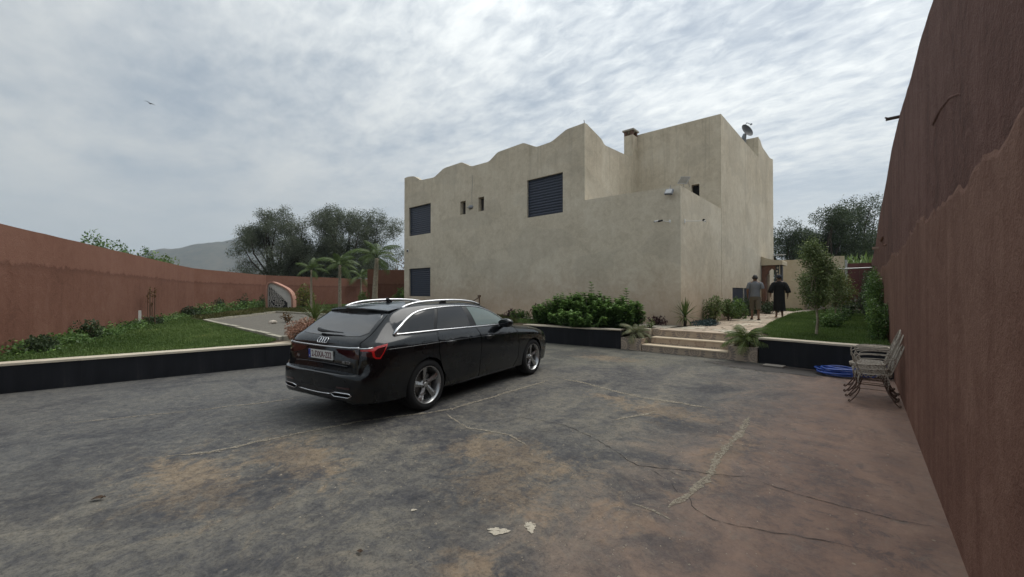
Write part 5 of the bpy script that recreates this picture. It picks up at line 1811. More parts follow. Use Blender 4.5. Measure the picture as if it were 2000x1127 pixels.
G1 = 'olive trees beyond the back wall'
big_tree('loose grey green olive tree at the left end, one limb reaching towards the hill', (-43.7, 14.7, -.3), -43.7, 14.7, 3.0, 2.2, 9.2, 10500, LEAF_OLIVE, 31, G1, -.3, nb=26,
         extra=[(-43.9, 11.7, 5.9, .8, .8, .6), (-44.4, 11.2, 5.4, .6, .6, .5), (-43.4, 12.2, 6.6, .6, .6, .5), (-44.1, 11.6, 3.2, .9, .9, .8)])
big_tree('second olive tree of the row with a rounded crown, right of the outreaching one', (-42.4, 17.2, -.3), -42.4, 17.2, 3.1, 2.2, 9.9, 13000, LEAF_OLIVE, 32, G1, .0, nb=34,
         extra=[(-43.5, 16.2, 3.6, 1.0, 1.0, .9), (-43.6, 16.1, 5.0, 1.0, 1.0, .9), (-43.2, 16.4, 6.3, .95, .95, .9), (-43.4, 16.2, 7.5, .9, .9, .8), (-43.0, 16.6, 8.5, .7, .7, .7), (-44.0, 15.6, 4.4, .9, .9, .8)])
big_tree('tallest olive tree of the row, above the middle palm', (-40.0, 19.4, -.3), -40.0, 19.4, 3.0, 2.2, 9.7, 11000, LEAF_OLIVE, 33, G1, .05, nb=34)
big_tree('open topped olive tree of the row nearest the house, behind the tallest palm', (-38.7, 21.8, -.3), -38.7, 21.8, 2.6, 2.2, 9.6, 9000, LEAF_OLIVE, 34, G1, .1, nb=25, rr=(.2, .32))
big_tree('dark olive tree filling the gap low behind the short palm', (-45.5, 20.5, -.3), -45.5, 20.5, 4.0, 1.8, 7.6, 9500, LEAF_DARK, 35, G1, .0, nb=32)
G2 = 'dark trees beyond the end of the path'
big_tree('dark spreading tree beyond the cream wall, right beside the house corner', (-7.6, 60.0, -.3), -7.6, 60.0, 3.9, 3.0, 10.0, 10000, LEAF_DARK, 41, G2, .0, nb=34, size=.27)
big_tree('dark spreading tree beyond the cream wall, above the clipped lawn tree', (-3.9, 58.0, -.3), -3.9, 58.0, 3.7, 3.0, 10.2, 10500, LEAF_DARK, 42, G2, .1, nb=36, size=.27)
big_tree('tallest dark tree beyond the red gate, touching the right wall', (-.6, 63.0, -.3), -.9, 64.0, 5.0, 3.0, 11.8, 14000, LEAF_DARK, 43, G2, .1, nb=44, size=.30)


def bush(name, label, cat, cx, cy, z0, rx, ry, h, n, size, mat, seed, nb=10, group=None, asp=.5, stems=True, cl=None, jag=.35, shell=.55):
    global RNG
    RNG = np.random.default_rng(seed)
    r_ = random.Random(seed)
    t = thing(name, label, cat, (cx, cy, z0), group=group)
    bl = []
    for i in range(nb):
        a, d = r_.uniform(0, 6.28), r_.uniform(0, .72) ** .7
        hh = r_.uniform(.25, .78) * (1 - .35 * d)
        q = r_.uniform(.26, .42)
        bl.append((cx + rx * d * math.cos(a), cy + ry * d * math.sin(a), z0 + h * hh, rx * q * 1.25, ry * q * 1.25, h * q * (.8 + r_.uniform(-jag, jag) * .6)))
    if stems:
        mb = MB()
        for b in bl[:7]:
            mb.tube([(cx + (b[0] - cx) * .2, cy + (b[1] - cy) * .2, z0 - .04), (cx + (b[0] - cx) * .6, cy + (b[1] - cy) * .6, z0 + (b[2] - z0) * .5), b[:3]], [.018, .014, .006], 5)
        mb.build('stem', M_BARK, t)
    crown('foliage', bl, n, size, mat, t, .1, shell, asp, cl=cl)
    return t


# shrubs that look over the left wall
G3 = 'shrubs looking over the left wall'
bush('garden_shrub', 'largest leafy shrub looking over the left wall, with three upright sprays', 'shrub', -20.6, 1.35, 2.1, .95, .7, 2.0, 1700, .10, LEAF_SHRUB, 51, 12, G3)
bush('garden_shrub', 'small round shrub looking over the left wall in front of the small hill', 'shrub', -27.5, 3.18, 2.5, .50, .45, 1.5, 600, .11, LEAF_SHRUB, 52, 8, G3)
bush('garden_shrub', 'low yellowish green shrub at the right end of those looking over the left wall', 'shrub', -28.2, 3.95, 2.45, .85, .5, 1.4, 800, .11, LEAF_BRIGHT, 53, 9, G3)
bush('rusty_tree', 'rusty brown leafy tree behind the taller terracotta wall, touching the house edge', 'tree', -30.6, 21.0, 1.5, 1.6, 1.4, 4.9, 2400, .2, LEAF_RUST, 54, 14)
bush('dark_tree', 'dark tree top peeping out beside the left edge of the house', 'tree', -30.0, 22.6, 2.4, 1.3, 1.2, 5.2, 1800, .2, LEAF_DARK, 55, 12)
bush('garden_shrub', 'green feathery shrub against the taller terracotta wall beside the house', 'shrub', -22.7, 14.9, .5, .8, .5, 1.9, 1300, .13, LEAF_SHRUB, 56, 10)
bush('garden_shrub', 'yellowish green upright shrub right of the stone arch', 'shrub', -28.3, 11.15, .5, .55, .55, 1.75, 1000, .13, LEAF_YELLOW, 57, 9)
bush('garden_shrub', 'slender green shrub at the foot of the tallest palm', 'shrub', -23.9, 12.9, .5, .40, .40, 1.4, 550, .13, LEAF_BRIGHT, 58, 7)

# --- palms
def frond_mesh(name, L=1.0, n=26, lw=.036, ll=.34, droop=1.1, mat=None, rach=.012, vee=.75):
    """a feather leaf along +x that arches down; leaflets hang from both sides"""
    pts = []
    for i in range(15):
        u = i / 14
        pts.append(Vector((L * (u - .18 * droop * u * u), 0, L * (.42 * u - .62 * droop * u * u))))
    mb = MB().tube(pts, [rach * (1 - .8 * i / 14) for i in range(15)], 5)
    V, F = list(mb.v), list(mb.f)
    tint = [.35] * len(V)
    for i in range(n):
        u = .16 + .84 * i / (n - 1)
        k = min(13, int(u * 14))
        p = pts[k].lerp(pts[k + 1], u * 14 - k) if k < 14 else pts[14]
        tg = (pts[min(14, k + 1)] - pts[k]).normalized()
        s_ = math.sin(math.pi * min(1, u * .86 + .1)) ** .6
        for sg in (-1, 1):
            ln = L * ll * s_ * rnd.uniform(.85, 1.15)
            dirv = (tg * .62 + Vector((0, sg * .9, 0)) + Vector((0, 0, -vee * (.5 + .8 * u) + rnd.uniform(-.12, .12)))).normalized()
            wv = tg * L * lw * .5
            b = len(V)
            dr = Vector((0, 0, -.22 * ln))
            V += [tuple(p - wv * .5), tuple(p + wv * .5), tuple(p + dirv * ln * .55 + wv * .55), tuple(p + dirv * ln + dr), tuple(p + dirv * ln * .55 - wv * .55)]
            F += [(b, b + 1, b + 2, b + 4), (b + 4, b + 2, b + 3)]
            tint += [min(1, max(0, rnd.gauss(.5, .2)))] * 5
    me = bpy.data.meshes.new(name)
    me.from_pydata(V, [], F)
    at = me.attributes.new('tint', 'FLOAT', 'POINT')
    at.data.foreach_set('value', tint)
    me.materials.append(mat)
    me.update()
    return me


FR1 = frond_mesh('frond', mat=LEAF_PALM)
FR2 = frond_mesh('frond', mat=LEAF_PALEPALM, n=16, ll=.42, lw=.06, droop=1.15)
FR3 = frond_mesh('frond', mat=LEAF_YUCCA, n=16, ll=.42, lw=.06, droop=1.2)


def palm(label, x, y, zt, r, L, n, seed, group=None, mesh=FR1, z0=.42, lean=(0, 0), elev=(-.35, 1.2), name='palm_tree', ringed=True):
    r_ = random.Random(seed)
    t = thing(name, label, 'palm', (x, y, z0), group=group)
    pts = [(x + lean[0] * u * u, y + lean[1] * u * u, z0 - .1 + (zt - z0 + .1) * u) for u in np.linspace(0, 1, 12)]
    rad = [r * (1.35 - .5 * u + (.06 if i % 2 else -.03)) for i, u in enumerate(np.linspace(0, 1, 12))]
    if ringed:
        MB().tube(pts, rad, 9).build('trunk', M_PALMBARK, t, smooth=True)
    cx, cy = pts[-1][0], pts[-1][1]
    for i in range(n):
        o = link('frond', mesh, None, t)
        s_ = L * r_.uniform(.8, 1.12)
        el = elev[0] + (elev[1] - elev[0]) * (i / max(1, n - 1)) + r_.uniform(-.12, .12)
        az = i * 2.399 + r_.uniform(-.25, .25)
        o.matrix_basis = Matrix.Translation((cx, cy, zt - .02)) @ Matrix.Rotation(az, 4, 'Z') @ Matrix.Rotation(-el, 4, 'Y') @ Matrix.Rotation(r_.uniform(-.3, .3), 4, 'X') @ Matrix.Scale(s_, 4)
    return t


G4 = 'garden palms before the back wall'
palm('shortest palm with a slim trunk, leftmost of the three before the back wall', -25.8, 10.5, 3.0, .055, 1.1, 10, 61, G4)
palm('middle palm of the three before the back wall, in front of the dark trees', -25.2, 12.0, 3.35, .085, 1.55, 12, 62, G4)
palm('tallest palm with a thick pale trunk beside the taller terracotta wall', -23.1, 13.2, 3.75, .14, 1.75, 11, 63, G4, lean=(.1, .1))
# feathery palm growing beyond the wall
palm('pale green drooping palm beyond the back wall between the middle and tallest palms', -35.3, 18.8, 3.0, .09, 1.7, 10, 64, None, mesh=FR1, z0=-.2)

# small palms in the planters beside the steps
def small_palm(label, x, y, z, L, n, mesh, seed, dead=4):
    t = palm(label, x, y, z + .14, .03, L, n, seed, 'small palms in the tiled planters', mesh, z0=z, elev=(-.15, 1.25), name='potted_palm')
    MB().tube([(x, y, z - .05), (x, y, z + .08), (x, y, z + .16)], [.075, .085, .05], 9).build('stump', M_BARKD, t, smooth=True)
    return t


small_palm('small pale grey green palm in the planter left of the steps', -5.08, 11.03, .30, .52, 15, FR2, 65)
small_palm('drooping olive green palm in the planter right of the steps', -2.28, 11.0, .31, .62, 17, FR3, 66)


# --- spiky rosette plants, every blade a piece
def blade_mesh(L, w, bend, mat):
    V, F, n = [], [], 6
    for i in range(n + 1):
        u = i / n
        ww = w * (1 - u) ** .6 * (.55 + .9 * min(1, u * 4)) * .5 if u < 1 else 0
        x, z = L * (u - .25 * bend * u * u), -L * bend * .55 * u ** 2.2
        V += [(x, -ww, z + .25 * ww), (x, 0, z), (x, ww, z + .25 * ww)]
    for i in range(n):
        a = 3 * i
        F += [(a, a + 1, a + 4, a + 3), (a + 1, a + 2, a + 5, a + 4)]
    me = bpy.data.meshes.new('leaf')
    me.from_pydata(V, [], F)
    at = me.attributes.new('tint', 'FLOAT', 'POINT')
    at.data.foreach_set('value', [rnd.uniform(.2, .9)] * len(V))
    me.materials.append(mat)
    return me


BL = [blade_mesh(1, .075, b, LEAF_YUCCA) for b in (.05, .25, .5, .8)]


def rosette(name, label, x, y, z0, zc_, L, n, seed, rad=.05, lo=-.5, hi=1.5):
    r_ = random.Random(seed)
    t = thing(name, label, 'plant', (x, y, z0))
    MB().tube([(x, y, z0 - .05), (x, y, (z0 + zc_) / 2), (x, y, zc_ + .03)], [rad, rad * .9, rad * .8], 8).build('trunk', M_BARKD, t, smooth=True)
    for i in range(n):
        u = i / (n - 1)
        el = lo + (hi - lo) * u ** .8 + r_.uniform(-.1, .1)
        me = BL[3] if el < -.1 else (BL[2] if el < .4 else (BL[1] if el < .9 else BL[0]))
        o = link('leaf', me, None, t)
        s_ = L * r_.uniform(.8, 1.1) * (.75 if el < -.1 else 1)
        o.matrix_basis = Matrix.Translation((x, y, zc_ + (u - .7) * .12 * L)) @ Matrix.Rotation(i * 2.399 + r_.uniform(-.2, .2), 4, 'Z') @ Matrix.Rotation(-el, 4, 'Y') @ Matrix.Scale(s_, 4)
    return t


rosette('yucca', 'spiky green yucca standing alone before the house corner', -4.46, 13.25, .55, .86, .62, 46, 71)
rosette('yucca', 'bright green spiky plant rising behind the dry pink flowers by the left wall', -10.35, 4.3, .45, .92, .58, 44, 72, lo=-.35)

# --- shrub bed: leaves in whorls up long shoots
def whorl_shrub(label, x, y, z0, rx, h, shoots, seed, mat=LEAF_SHRUB, group=None, tall=0, ll=.185):
    global RNG
    RNG = np.random.default_rng(seed)
    r_ = random.Random(seed)
    t = thing('leafy_shrub', label, 'shrub', (x, y, z0), group=group)
    P, A, N, T, Ls = [], [], [], [], []
    mb = MB()
    for s_ in range(shoots + tall):
        big_ = s_ >= shoots
        a, d = r_.uniform(0, 6.28), (r_.random() ** .5) * (1.0 if not big_ else .4)
        hx, hy = x + rx * d * math.cos(a), y + rx * .75 * d * math.sin(a)
        top = z0 + h * (1 - .30 * d * d) * r_.uniform(.60, .94) if not big_ else z0 + h * r_.uniform(1.0, 1.15)
        b = Vector((x + (hx - x) * .35, y + (hy - y) * .35, z0))
        c = Vector((hx, hy, z0 + (top - z0) * .5))
        e = Vector((hx + rx * .12 * math.cos(a) * d, hy + rx * .12 * math.sin(a) * d, top))
        if s_ % 2 == 0 or big_: mb.tube([b, c, e], [.012, .009, .004], 4)
        nw = 15 if not big_ else 15
        for k in range(nw):
            u = .12 + .88 * k / (nw - 1)
            p = (b.lerp(c, u * 2) if u < .5 else c.lerp(e, u * 2 - 1))
            for q in range(6 if u < .97 else 4):
                an = q * 1.047 + k * .55 + r_.uniform(-.3, .3)
                el = -.30 + .85 * u ** 3 + r_.uniform(-.2, .2)
                P.append(p); A.append((math.cos(an) * math.cos(el), math.sin(an) * math.cos(el), math.sin(el)))
                N.append((-.3 * math.cos(an), -.3 * math.sin(an), 1))
                Ls.append(ll * (1.05 - .45 * u) * r_.uniform(.7, 1.2))
                T.append(min(1, max(0, .22 + .52 * u ** 2.0 + r_.gauss(0, .11))))
    mb.build('stem', M_STEMG, t)
    Ls = np.array(Ls)
    leaves('foliage', [tuple(p) for p in P], A, N, Ls, Ls * .58, mat, t, np.array(T), bend=.22)
    return t


G5 = 'leafy shrubs in the bed before the house'
whorl_shrub('leafy shrub at the left end of the bed, with a thin dark spire', -8.45, 11.55, .52, .62, .92, 52, 81, group=G5, tall=1)
whorl_shrub('broad leafy shrub with a rounded light green top, second from the left in the bed', -7.75, 11.60, .52, .72, 1.18, 84, 82, group=G5)
whorl_shrub('leafy shrub in the middle of the bed, with a pointed top', -7.0, 11.65, .53, .70, 1.22, 80, 83, group=G5, tall=1)
whorl_shrub('wide dark leafy shrub right of the middle of the bed, with one short spire', -6.35, 11.60, .53, .66, 1.0, 74, 84, group=G5, tall=1)
whorl_shrub('leafy shrub at the right end of the bed, with the tallest spire', -5.78, 11.62, .54, .60, 1.02, 62, 85, group=G5, tall=1)
whorl_shrub('low leafy shrub filling the front of the bed behind the coping', -7.0, 11.15, .52, 1.0, .62, 70, 86, group=G5)
bush('low_bush', 'small purple leaved bush at the foot of the front wall', 'bush', -11.1, 12.45, .55, .28, .25, .42, 300, .08, LEAF_PURPLE, 87, 7)
bush('low_bush', 'small green bush beside the purple one at the foot of the front wall', 'bush', -10.5, 12.25, .55, .42, .3, .42, 420, .09, LEAF_BRIGHT, 88, 8)
bush('low_bush', 'thin reddish bush left of the leafy shrub bed', 'bush', -9.35, 11.9, .55, .35, .3, .62, 350, .08, LEAF_RUST, 89, 8)
bush('low_bush', 'low dry purple brown plant at the foot of the wall behind the left planter', 'bush', -5.35, 13.1, .56, .36, .2, .28, 260, .08, LEAF_PURPLE, 90, 7)
bush('low_bush', 'small sparse seedling behind the left planter', 'bush', -4.95, 11.75, .56, .14, .12, .32, 80, .07, LEAF_LAUREL, 91, 4)
bush('flower_bush', 'bush of dry pinkish flower heads at the end of the left wall beside the car', 'bush', -10.05, 4.0, .45, .46, .42, .60, 4200, .036, LEAF_PINK, 92, 14, asp=.9)
# planting along the right side of the house
bush('ground_cover', 'low dark blue green cushion plant beside the yucca', 'plant', -4.12, 14.2, .53, .34, .85, .20, 2600, .045, LEAF_TEAL, 93, 16, stems=False, shell=.7, jag=.1)
G6 = 'shrubs along the right side of the house'
bush('garden_shrub', 'tall light green shrub nearest the house corner, behind the blue green cushion plant', 'shrub', -4.25, 15.7, .55, .42, .42, 1.12, 2000, .07, LEAF_LAUREL, 94, 10, G6)
bush('garden_shrub', 'bright green rounded shrub right of the tall light green one', 'shrub', -4.08, 16.9, .55, .40, .45, .85, 1900, .065, LEAF_BRIGHT, 95, 9, G6)
bush('garden_shrub', 'dark leafy shrub before the low dark window', 'shrub', -4.1, 18.4, .55, .36, .4, 1.05, 1700, .07, LEAF_SHRUB, 96, 9, G6)
bush('garden_shrub', 'dark rounded shrub left of the person in the grey shirt', 'shrub', -4.15, 21.2, .55, .40, .55, .75, 700, .11, LEAF_DARK, 97, 9, G6)
bush('garden_shrub', 'dark shrub between the two people at the porch', 'shrub', -3.95, 24.0, .55, .45, .6, .8, 700, .12, LEAF_DARK, 98, 9, G6)
t = thing('dwarf_conifer', 'small dark cone shaped conifer left of the person in the grey shirt', 'conifer', (-4.02, 19.3, .55))
MB().tube([(-4.02, 19.3, .5), (-4.02, 19.3, .82)], .03, 6).build('trunk', M_BARKD, t)
RNG = np.random.default_rng(99)
crown('crown', [(-4.02, 19.3, .72 + .66 * u, .30 * (1 - u) ** .75 + .03, .30 * (1 - u) ** .75 + .03, .11) for u in np.linspace(0, 1, 9)], 1100, .07, LEAF_DARK, t, -.5, .7, .35)

# --- right lawn: clipped trees, low bushes, climbing hedge on the wall
def lawn_tree(label, x, y, z0, zc0, zc1, r, n, seed, mat, rt=.035, size=.085, group='small trees on the right lawn', lean=(0, 0)):
    global RNG
    RNG = np.random.default_rng(seed)
    r_ = random.Random(seed)
    t = thing('lawn_tree', label, 'tree', (x, y, z0), group=group)
    bl = []
    for i in range(34):
        h = (i + r_.random()) / 34
        wdt = r * (1.0 - .62 * abs(h - .32) ** 1.2 * 1.5)
        a, d = r_.uniform(0, 6.28), r_.random() ** .6 * .75
        q = r * r_.uniform(.25, .42)
        bl.append((x + lean[0] + wdt * d * math.cos(a), y + lean[1] + wdt * d * math.sin(a), zc0 + q * .5 + (zc1 - zc0 - q) * h, q, q, q * .9))
    limb_tree(t, (x, y, z0), [b[:3] for b in bl[::2]], rt, M_PALMBARK, .06, seed, .55)
    crown('crown', bl, n, size, mat, t, .1, .4, .5, cl=6)
    return t


lawn_tree('clipped small tree with a full round crown and slim pale trunk near the lawn edge', -1.06, 12.4, .50, 1.28, 2.86, .46, 10500, 101, LEAF_LAUREL, .03, .05)
lawn_tree('thin young tree behind the clipped one, its crown merging to the right', -.85, 16.4, .5, 1.2, 2.4, .42, 2600, 102, LEAF_LAUREL, .022, .055)
lawn_tree('yellow leaved young tree farther back on the right lawn', -1.0, 20.5, .5, 1.25, 2.3, .55, 3400, 103, LEAF_YELLOW, .025, .065)
lawn_tree('slender young tree before the notice board', -1.75, 24.5, .5, 1.3, 2.4, .5, 900, 104, LEAF_LAUREL, .025, .10)
G7 = 'low bushes on the right lawn'
bush('lawn_bush', 'nearest low dark bush on the right lawn, behind the clipped tree trunk', 'bush', -1.0, 15.3, .5, .36, .36, .55, 2200, .05, LEAF_SHRUB, 105, 9, G7)
bush('lawn_bush', 'middle low dark bush on the right lawn', 'bush', -1.0, 18.6, .5, .42, .45, .72, 2000, .055, LEAF_SHRUB, 106, 9, G7)
bush('lawn_bush', 'farthest low dark bush on the right lawn, before the red gate', 'bush', -.9, 23.2, .5, .55, .6, .9, 900, .11, LEAF_DARK, 107, 9, G7)
bush('dry_bush', 'greyish drooping plant at the foot of the red gate', 'bush', -.28, 25.5, .5, .45, .5, 1.3, 600, .15, LEAF_OLIVE, 108, 8)
G8 = 'climbing shrubs on the right wall'
bush('climbing_shrub', 'nearest climbing shrub on the right wall, behind the white chairs', 'shrub', 0.08, 12.3, .5, .20, .8, 1.15, 4200, .05, LEAF_SHRUB, 109, 12, G8)
bush('climbing_shrub', 'tall dense climbing shrub on the right wall, behind the nearest one', 'shrub', 0.04, 14.6, .5, .22, 1.1, 1.75, 5500, .055, LEAF_SHRUB, 110, 14, G8)
bush('climbing_shrub', 'farthest climbing shrub on the right wall, reaching highest', 'shrub', -.04, 17.8, .5, .24, 1.5, 2.15, 4500, .065, LEAF_DARK, 111, 15, G8)
# reed-like crop just beyond the gate
RNG = np.random.default_rng(113)
n = 420
P = np.stack([RNG.uniform(-2.6, .4, n), RNG.uniform(37, 41, n), RNG.uniform(2.6, 3.9, n)], 1)
a_ = RNG.uniform(0, 6.28, n)
leaves('tall_crop', P, np.stack([np.cos(a_) * .6, np.sin(a_) * .6, RNG.uniform(.2, 1.2, n)], 1), np.stack([np.cos(a_), np.sin(a_), np.ones(n)], 1), RNG.uniform(.5, 1.0, n), .11, LEAF_BRIGHT, kind='stuff')['label'] = 'tall green leafy crop beyond the red gate'

# --- plants along the left wall
G9 = 'weeds along the foot of the left wall'
def wpos(s, off=.4):
    P0, Q0 = np.array([-24.4, 3.86]), np.array([-11.9, -.64])
    e = (Q0 - P0); nn = np.array([-e[1], e[0]]) / np.linalg.norm(e)
    p = P0 + e * s
    return float(p[0] + nn[0] * off), float(p[1] + nn[1] * off)


for i, (px_, rx, h, n, mt, lab) in enumerate([
    (.975, .5, .35, 500, LEAF_DARK, 'low dark weed nearest the corner where the left wall leaves the picture'),
    (.80, .26, .62, 360, LEAF_DARK, 'tall dark leafy weed standing alone against the left wall'),
    (.86, .5, .28, 500, LEAF_SHRUB, 'low spreading weed left of the tall dark one'),
    (.70, .75, .26, 700, LEAF_SHRUB, 'broad low weed patch right of the tall dark one'),
    (.56, .85, .28, 800, LEAF_SHRUB, 'broad low weed patch below the white stub on the left wall'),
    (.40, .6, .36, 500, LEAF_DARK, 'dark weed patch under the tall dry stalks')]):
    x_, y_ = wpos(px_, .35)
    bush('garden_weed', lab, 'weed', x_, y_, .42, rx, .28, h, int(n * 1.9), .065, mt, 120 + i, 9, G9)
x_, y_ = wpos(.375, .3)
t = thing('dry_stalks', 'cluster of tall dry flower stalks against the left wall', 'plant', (x_, y_, .45))
mb = MB(); P = []
for i in range(9):
    a, b = x_ + rnd.uniform(-.9, .9), y_ + rnd.uniform(-.25, .1)
    zt_ = .45 + rnd.uniform(.7, 1.35)
    mb.tube([(a, b, .4), (a + rnd.uniform(-.08, .08), b, zt_)], [.012, .007], 4)
    P += [(a + rnd.uniform(-.08, .08), b, zt_ - rnd.uniform(0, .25)) for _ in range(10)]
mb.build('stem', M_TAUPE, t)
RNG = np.random.default_rng(131)
leaves('foliage', P, RNG.normal(size=(len(P), 3)), RNG.normal(size=(len(P), 3)), .065, .045, LEAF_RUST, t)
MB().box((wpos(.415, .02)[0] - .08, wpos(.415, .02)[1] - .05, .45), (wpos(.415, .02)[0] + .08, wpos(.415, .02)[1] + .03, .98)).build('white_stub', M_WHITE, lw)
for i, (x_, y_, rx, h, n, mt, lab) in enumerate([(-25.0, 4.6, .9, .5, 700, LEAF_DARK, 'low dark weed patch where the left wall bends'),
                                                  (-27.6, 6.2, .45, .95, 500, LEAF_DARK, 'pointed dark weed against the far wall left of the gravel kerb corner'),
                                                  (-29.6, 7.9, .5, 1.2, 700, LEAF_DARK, 'tallest pointed dark weed against the far wall, left of the stone arch'),
                                                  (-31.1, 9.0, .6, .8, 600, LEAF_SHRUB, 'bushy weed between the tallest weed and the stone arch'),
                                                  (-31.6, 9.6, .3, 1.15, 350, LEAF_DARK, 'thin upright weed beside the stone arch')]):
    bush('garden_weed', lab, 'weed', x_, y_, .45, rx, rx * .7, h, int(n * 1.6), .085, mt, 140 + i, 9, G9)


# continuous low growth along the wall foot
RNG = np.random.default_rng(171)
def creeper(n, seed):
    g = np.random.default_rng(seed)
    s_ = g.uniform(-.15, 1.02, n)
    o_ = np.abs(g.normal(0, .30, n)) + .03
    P = np.array([wpos(a, b) for a, b in zip(s_, o_)])
    hh = np.clip(.30 - .34 * o_, .03, .3) * (0.55 + .6 * np.sin(s_ * 37) ** 2) * g.random(n)
    P = np.concatenate([P, (.44 + hh)[:, None]], 1)
    A = g.normal(size=(n, 3)); A[:, 2] = np.abs(A[:, 2]) * .5
    return P, A, np.array([0, 0, 1]) + g.normal(size=(n, 3)) * .5
P, A, N = creeper(5200, 172)
o = leaves('creeper', P, A, N, .075, .05, LEAF_SHRUB, kind='stuff'); o['label'] = 'low creeper along the foot of the left wall'
g = np.random.default_rng(173)
n = 3600
s_ = g.random(n)
pa, pb = np.array([-24.6, 4.3]), np.array([-32.4, 9.75])
P = pa + (pb - pa) * s_[:, None] + np.array([.57, .82]) * np.abs(g.normal(0, .3, n))[:, None]
P = np.concatenate([P, (.47 + g.random(n) * .42 * (0.4 + np.sin(s_ * 23) ** 2))[:, None]], 1)
A = g.normal(size=(n, 3)); A[:, 2] = np.abs(A[:, 2]) * .7
o = leaves('creeper', P, A, np.array([0, 0, 1]) + g.normal(size=(n, 3)) * .5, .11, .075, LEAF_SHRUB, kind='stuff'); o['label'] = 'low growth along the foot of the far garden wall'


# --- lawns
def inside(px, py, poly):
    x, y = px, py
    c = np.zeros(len(x), bool)
    n = len(poly)
    for i in range(n):
        x0, y0 = poly[i]; x1, y1 = poly[(i + 1) % n]
        m = ((y0 > y) != (y1 > y)) & (x < (x1 - x0) * (y - y0) / (y1 - y0 + 1e-12) + x0)
        c ^= m
    return c


def lawn(name, poly, dens_f, hgt, mat, label, seed, zoff=0.01, wid=.012):
    """one patch of turf: individual blades, thinner away from the camera"""
    g = np.random.default_rng(seed)
    P = np.array(poly)
    lo, hi = P.min(0), P.max(0)
    area = (hi - lo).prod()
    n = int(area * dens_f)
    x, y = g.uniform(lo[0], hi[0], n), g.uniform(lo[1], hi[1], n)
    m = inside(x, y, poly)
    d = np.hypot(x, y)
    m &= g.random(n) < np.clip((11.0 / d) ** 1.6, .10, 1)
    x, y, d = x[m], y[m], d[m]
    n = len(x)
    from mathutils import noise as mn
    tone = np.array([mn.noise(Vector((a * .55, b * .55, seed))) for a, b in zip(x, y)])
    tone2 = np.array([mn.noise(Vector((a * 2.3, b * 2.3, seed + 5))) for a, b in zip(x, y)])
    z = np.array([tz(a, b) for a, b in zip(x, y)]) + zoff
    an = g.uniform(0, 6.28, n)
    ti = g.uniform(.15, .75, n)
    A = np.stack([np.cos(an) * ti, np.sin(an) * ti, np.ones(n)], 1)
    N = np.stack([-np.cos(an), -np.sin(an), ti], 1)
    sc_ = np.clip(d / 11.0, 1, 3.2)
    L = hgt * g.uniform(.5, 1.3, n) * (1 + .35 * tone) * np.clip(sc_, 1, 1.5)
    tint = np.clip(.42 + .40 * tone + .25 * tone2 + g.normal(0, .13, n), 0, 1)
    o = leaves(name, np.stack([x, y, z], 1), A, N, L, wid * sc_ * g.uniform(.8, 1.5, n), mat, None, tint, kind='stuff')
    o['label'] = label
    return o


Lp = [(LX(-2) - .32, -2.0), (LX(1) - .32, 1.0), (LX(3.0) - .34, 3.0), (-10.9, 3.62), (-20.2, 3.92), (-24.2, 4.0), (-24.2, 3.75), (-11.9, -.58), (-10.6, -1.1)]
base = mk('turf_ground', [(x, y, tz(x, y) + .006) for x, y in Lp], [tuple(range(len(Lp)))], M_TURFSOIL); base['kind'] = 'structure'
lawn('grass', Lp, 3300, .062, GRASS, 'mown green lawn along the left wall', 201)
Lb = [(-20.4, 4.25), (-24.5, 4.3), (-33.0, 10.3), (-35.0, 16), (-25, 17.5), (-22.2, 13.3), (-11.2, 12.9), (-9.4, 10.9), (-9.5, 8.8), (-17.2, 8.95), (-24.5, 8.25)]
base = mk('turf_ground', [(x, y, tz(x, y) + .006) for x, y in Lb], [tuple(range(len(Lb)))], M_TURFSOIL); base['kind'] = 'structure'
lawn('grass', Lb, 900, .09, GRASS_DRY, 'patchy brownish grass behind the gravel court', 202, wid=.02)
lawn('grass', [(-22.0, 9.6), (-30, 11.0), (-33, 16), (-25, 16), (-12, 12.0), (-12, 9.2), (-17, 9.2)], 500, .11, GRASS, 'greener grass around the palms', 203, wid=.02)
Lr = [(-1.97, 11.0), (-1.60, 10.98), (.22, 10.72), (.2, 30.8), (-2.2, 30.8), (-2.98, 24), (-2.74, 18), (-2.44, 14), (-2.2, 12.4), (-1.75, 11.5)]
base = mk('turf_ground', [(x, y, tz(x, y) + .006) for x, y in Lr], [tuple(range(len(Lr)))], M_TURFSOIL); base['kind'] = 'structure'
lawn('grass', Lr, 3600, .07, GRASS, 'thick green lawn beside the path on the right', 204)
lawn('grass', [(-4.4, 27.5), (-3.3, 27.5), (-3.2, 30.3), (-4.4, 30.3)], 700, .10, GRASS, 'small patch of grass beyond the porch', 205, wid=.02)
lawn('grass', [(-12.0, 12.4), (-12.0, 10.9), (-8.75, 10.75), (-8.6, 11.0), (-9.4, 12.3)], 900, .06, GRASS, 'narrow strip of grass left of the shrub bed', 206)
# bare red earth round the trunk of the clipped tree
vs = [(-.85, 12.1, tz(0, 12) + .02)] + [(-.75 + .75 * math.cos(a) * (1 + .12 * math.sin(3 * a)), 12.05 + .42 * math.sin(a) * (1 + .15 * math.sin(5 * a)), tz(0, 12) + .012) for a in np.linspace(0, 6.283, 28, endpoint=False)]
M_REDSOIL = plain('red_brown_soil', (0.11, 0.062, 0.038), 0.95, var=0.3, scale=8, bump=0.8, bscale=30)
tag(mk('bare_soil', vs, [(0, 1 + j, 1 + (j + 1) % 28) for j in range(28)], M_REDSOIL), kind='structure')
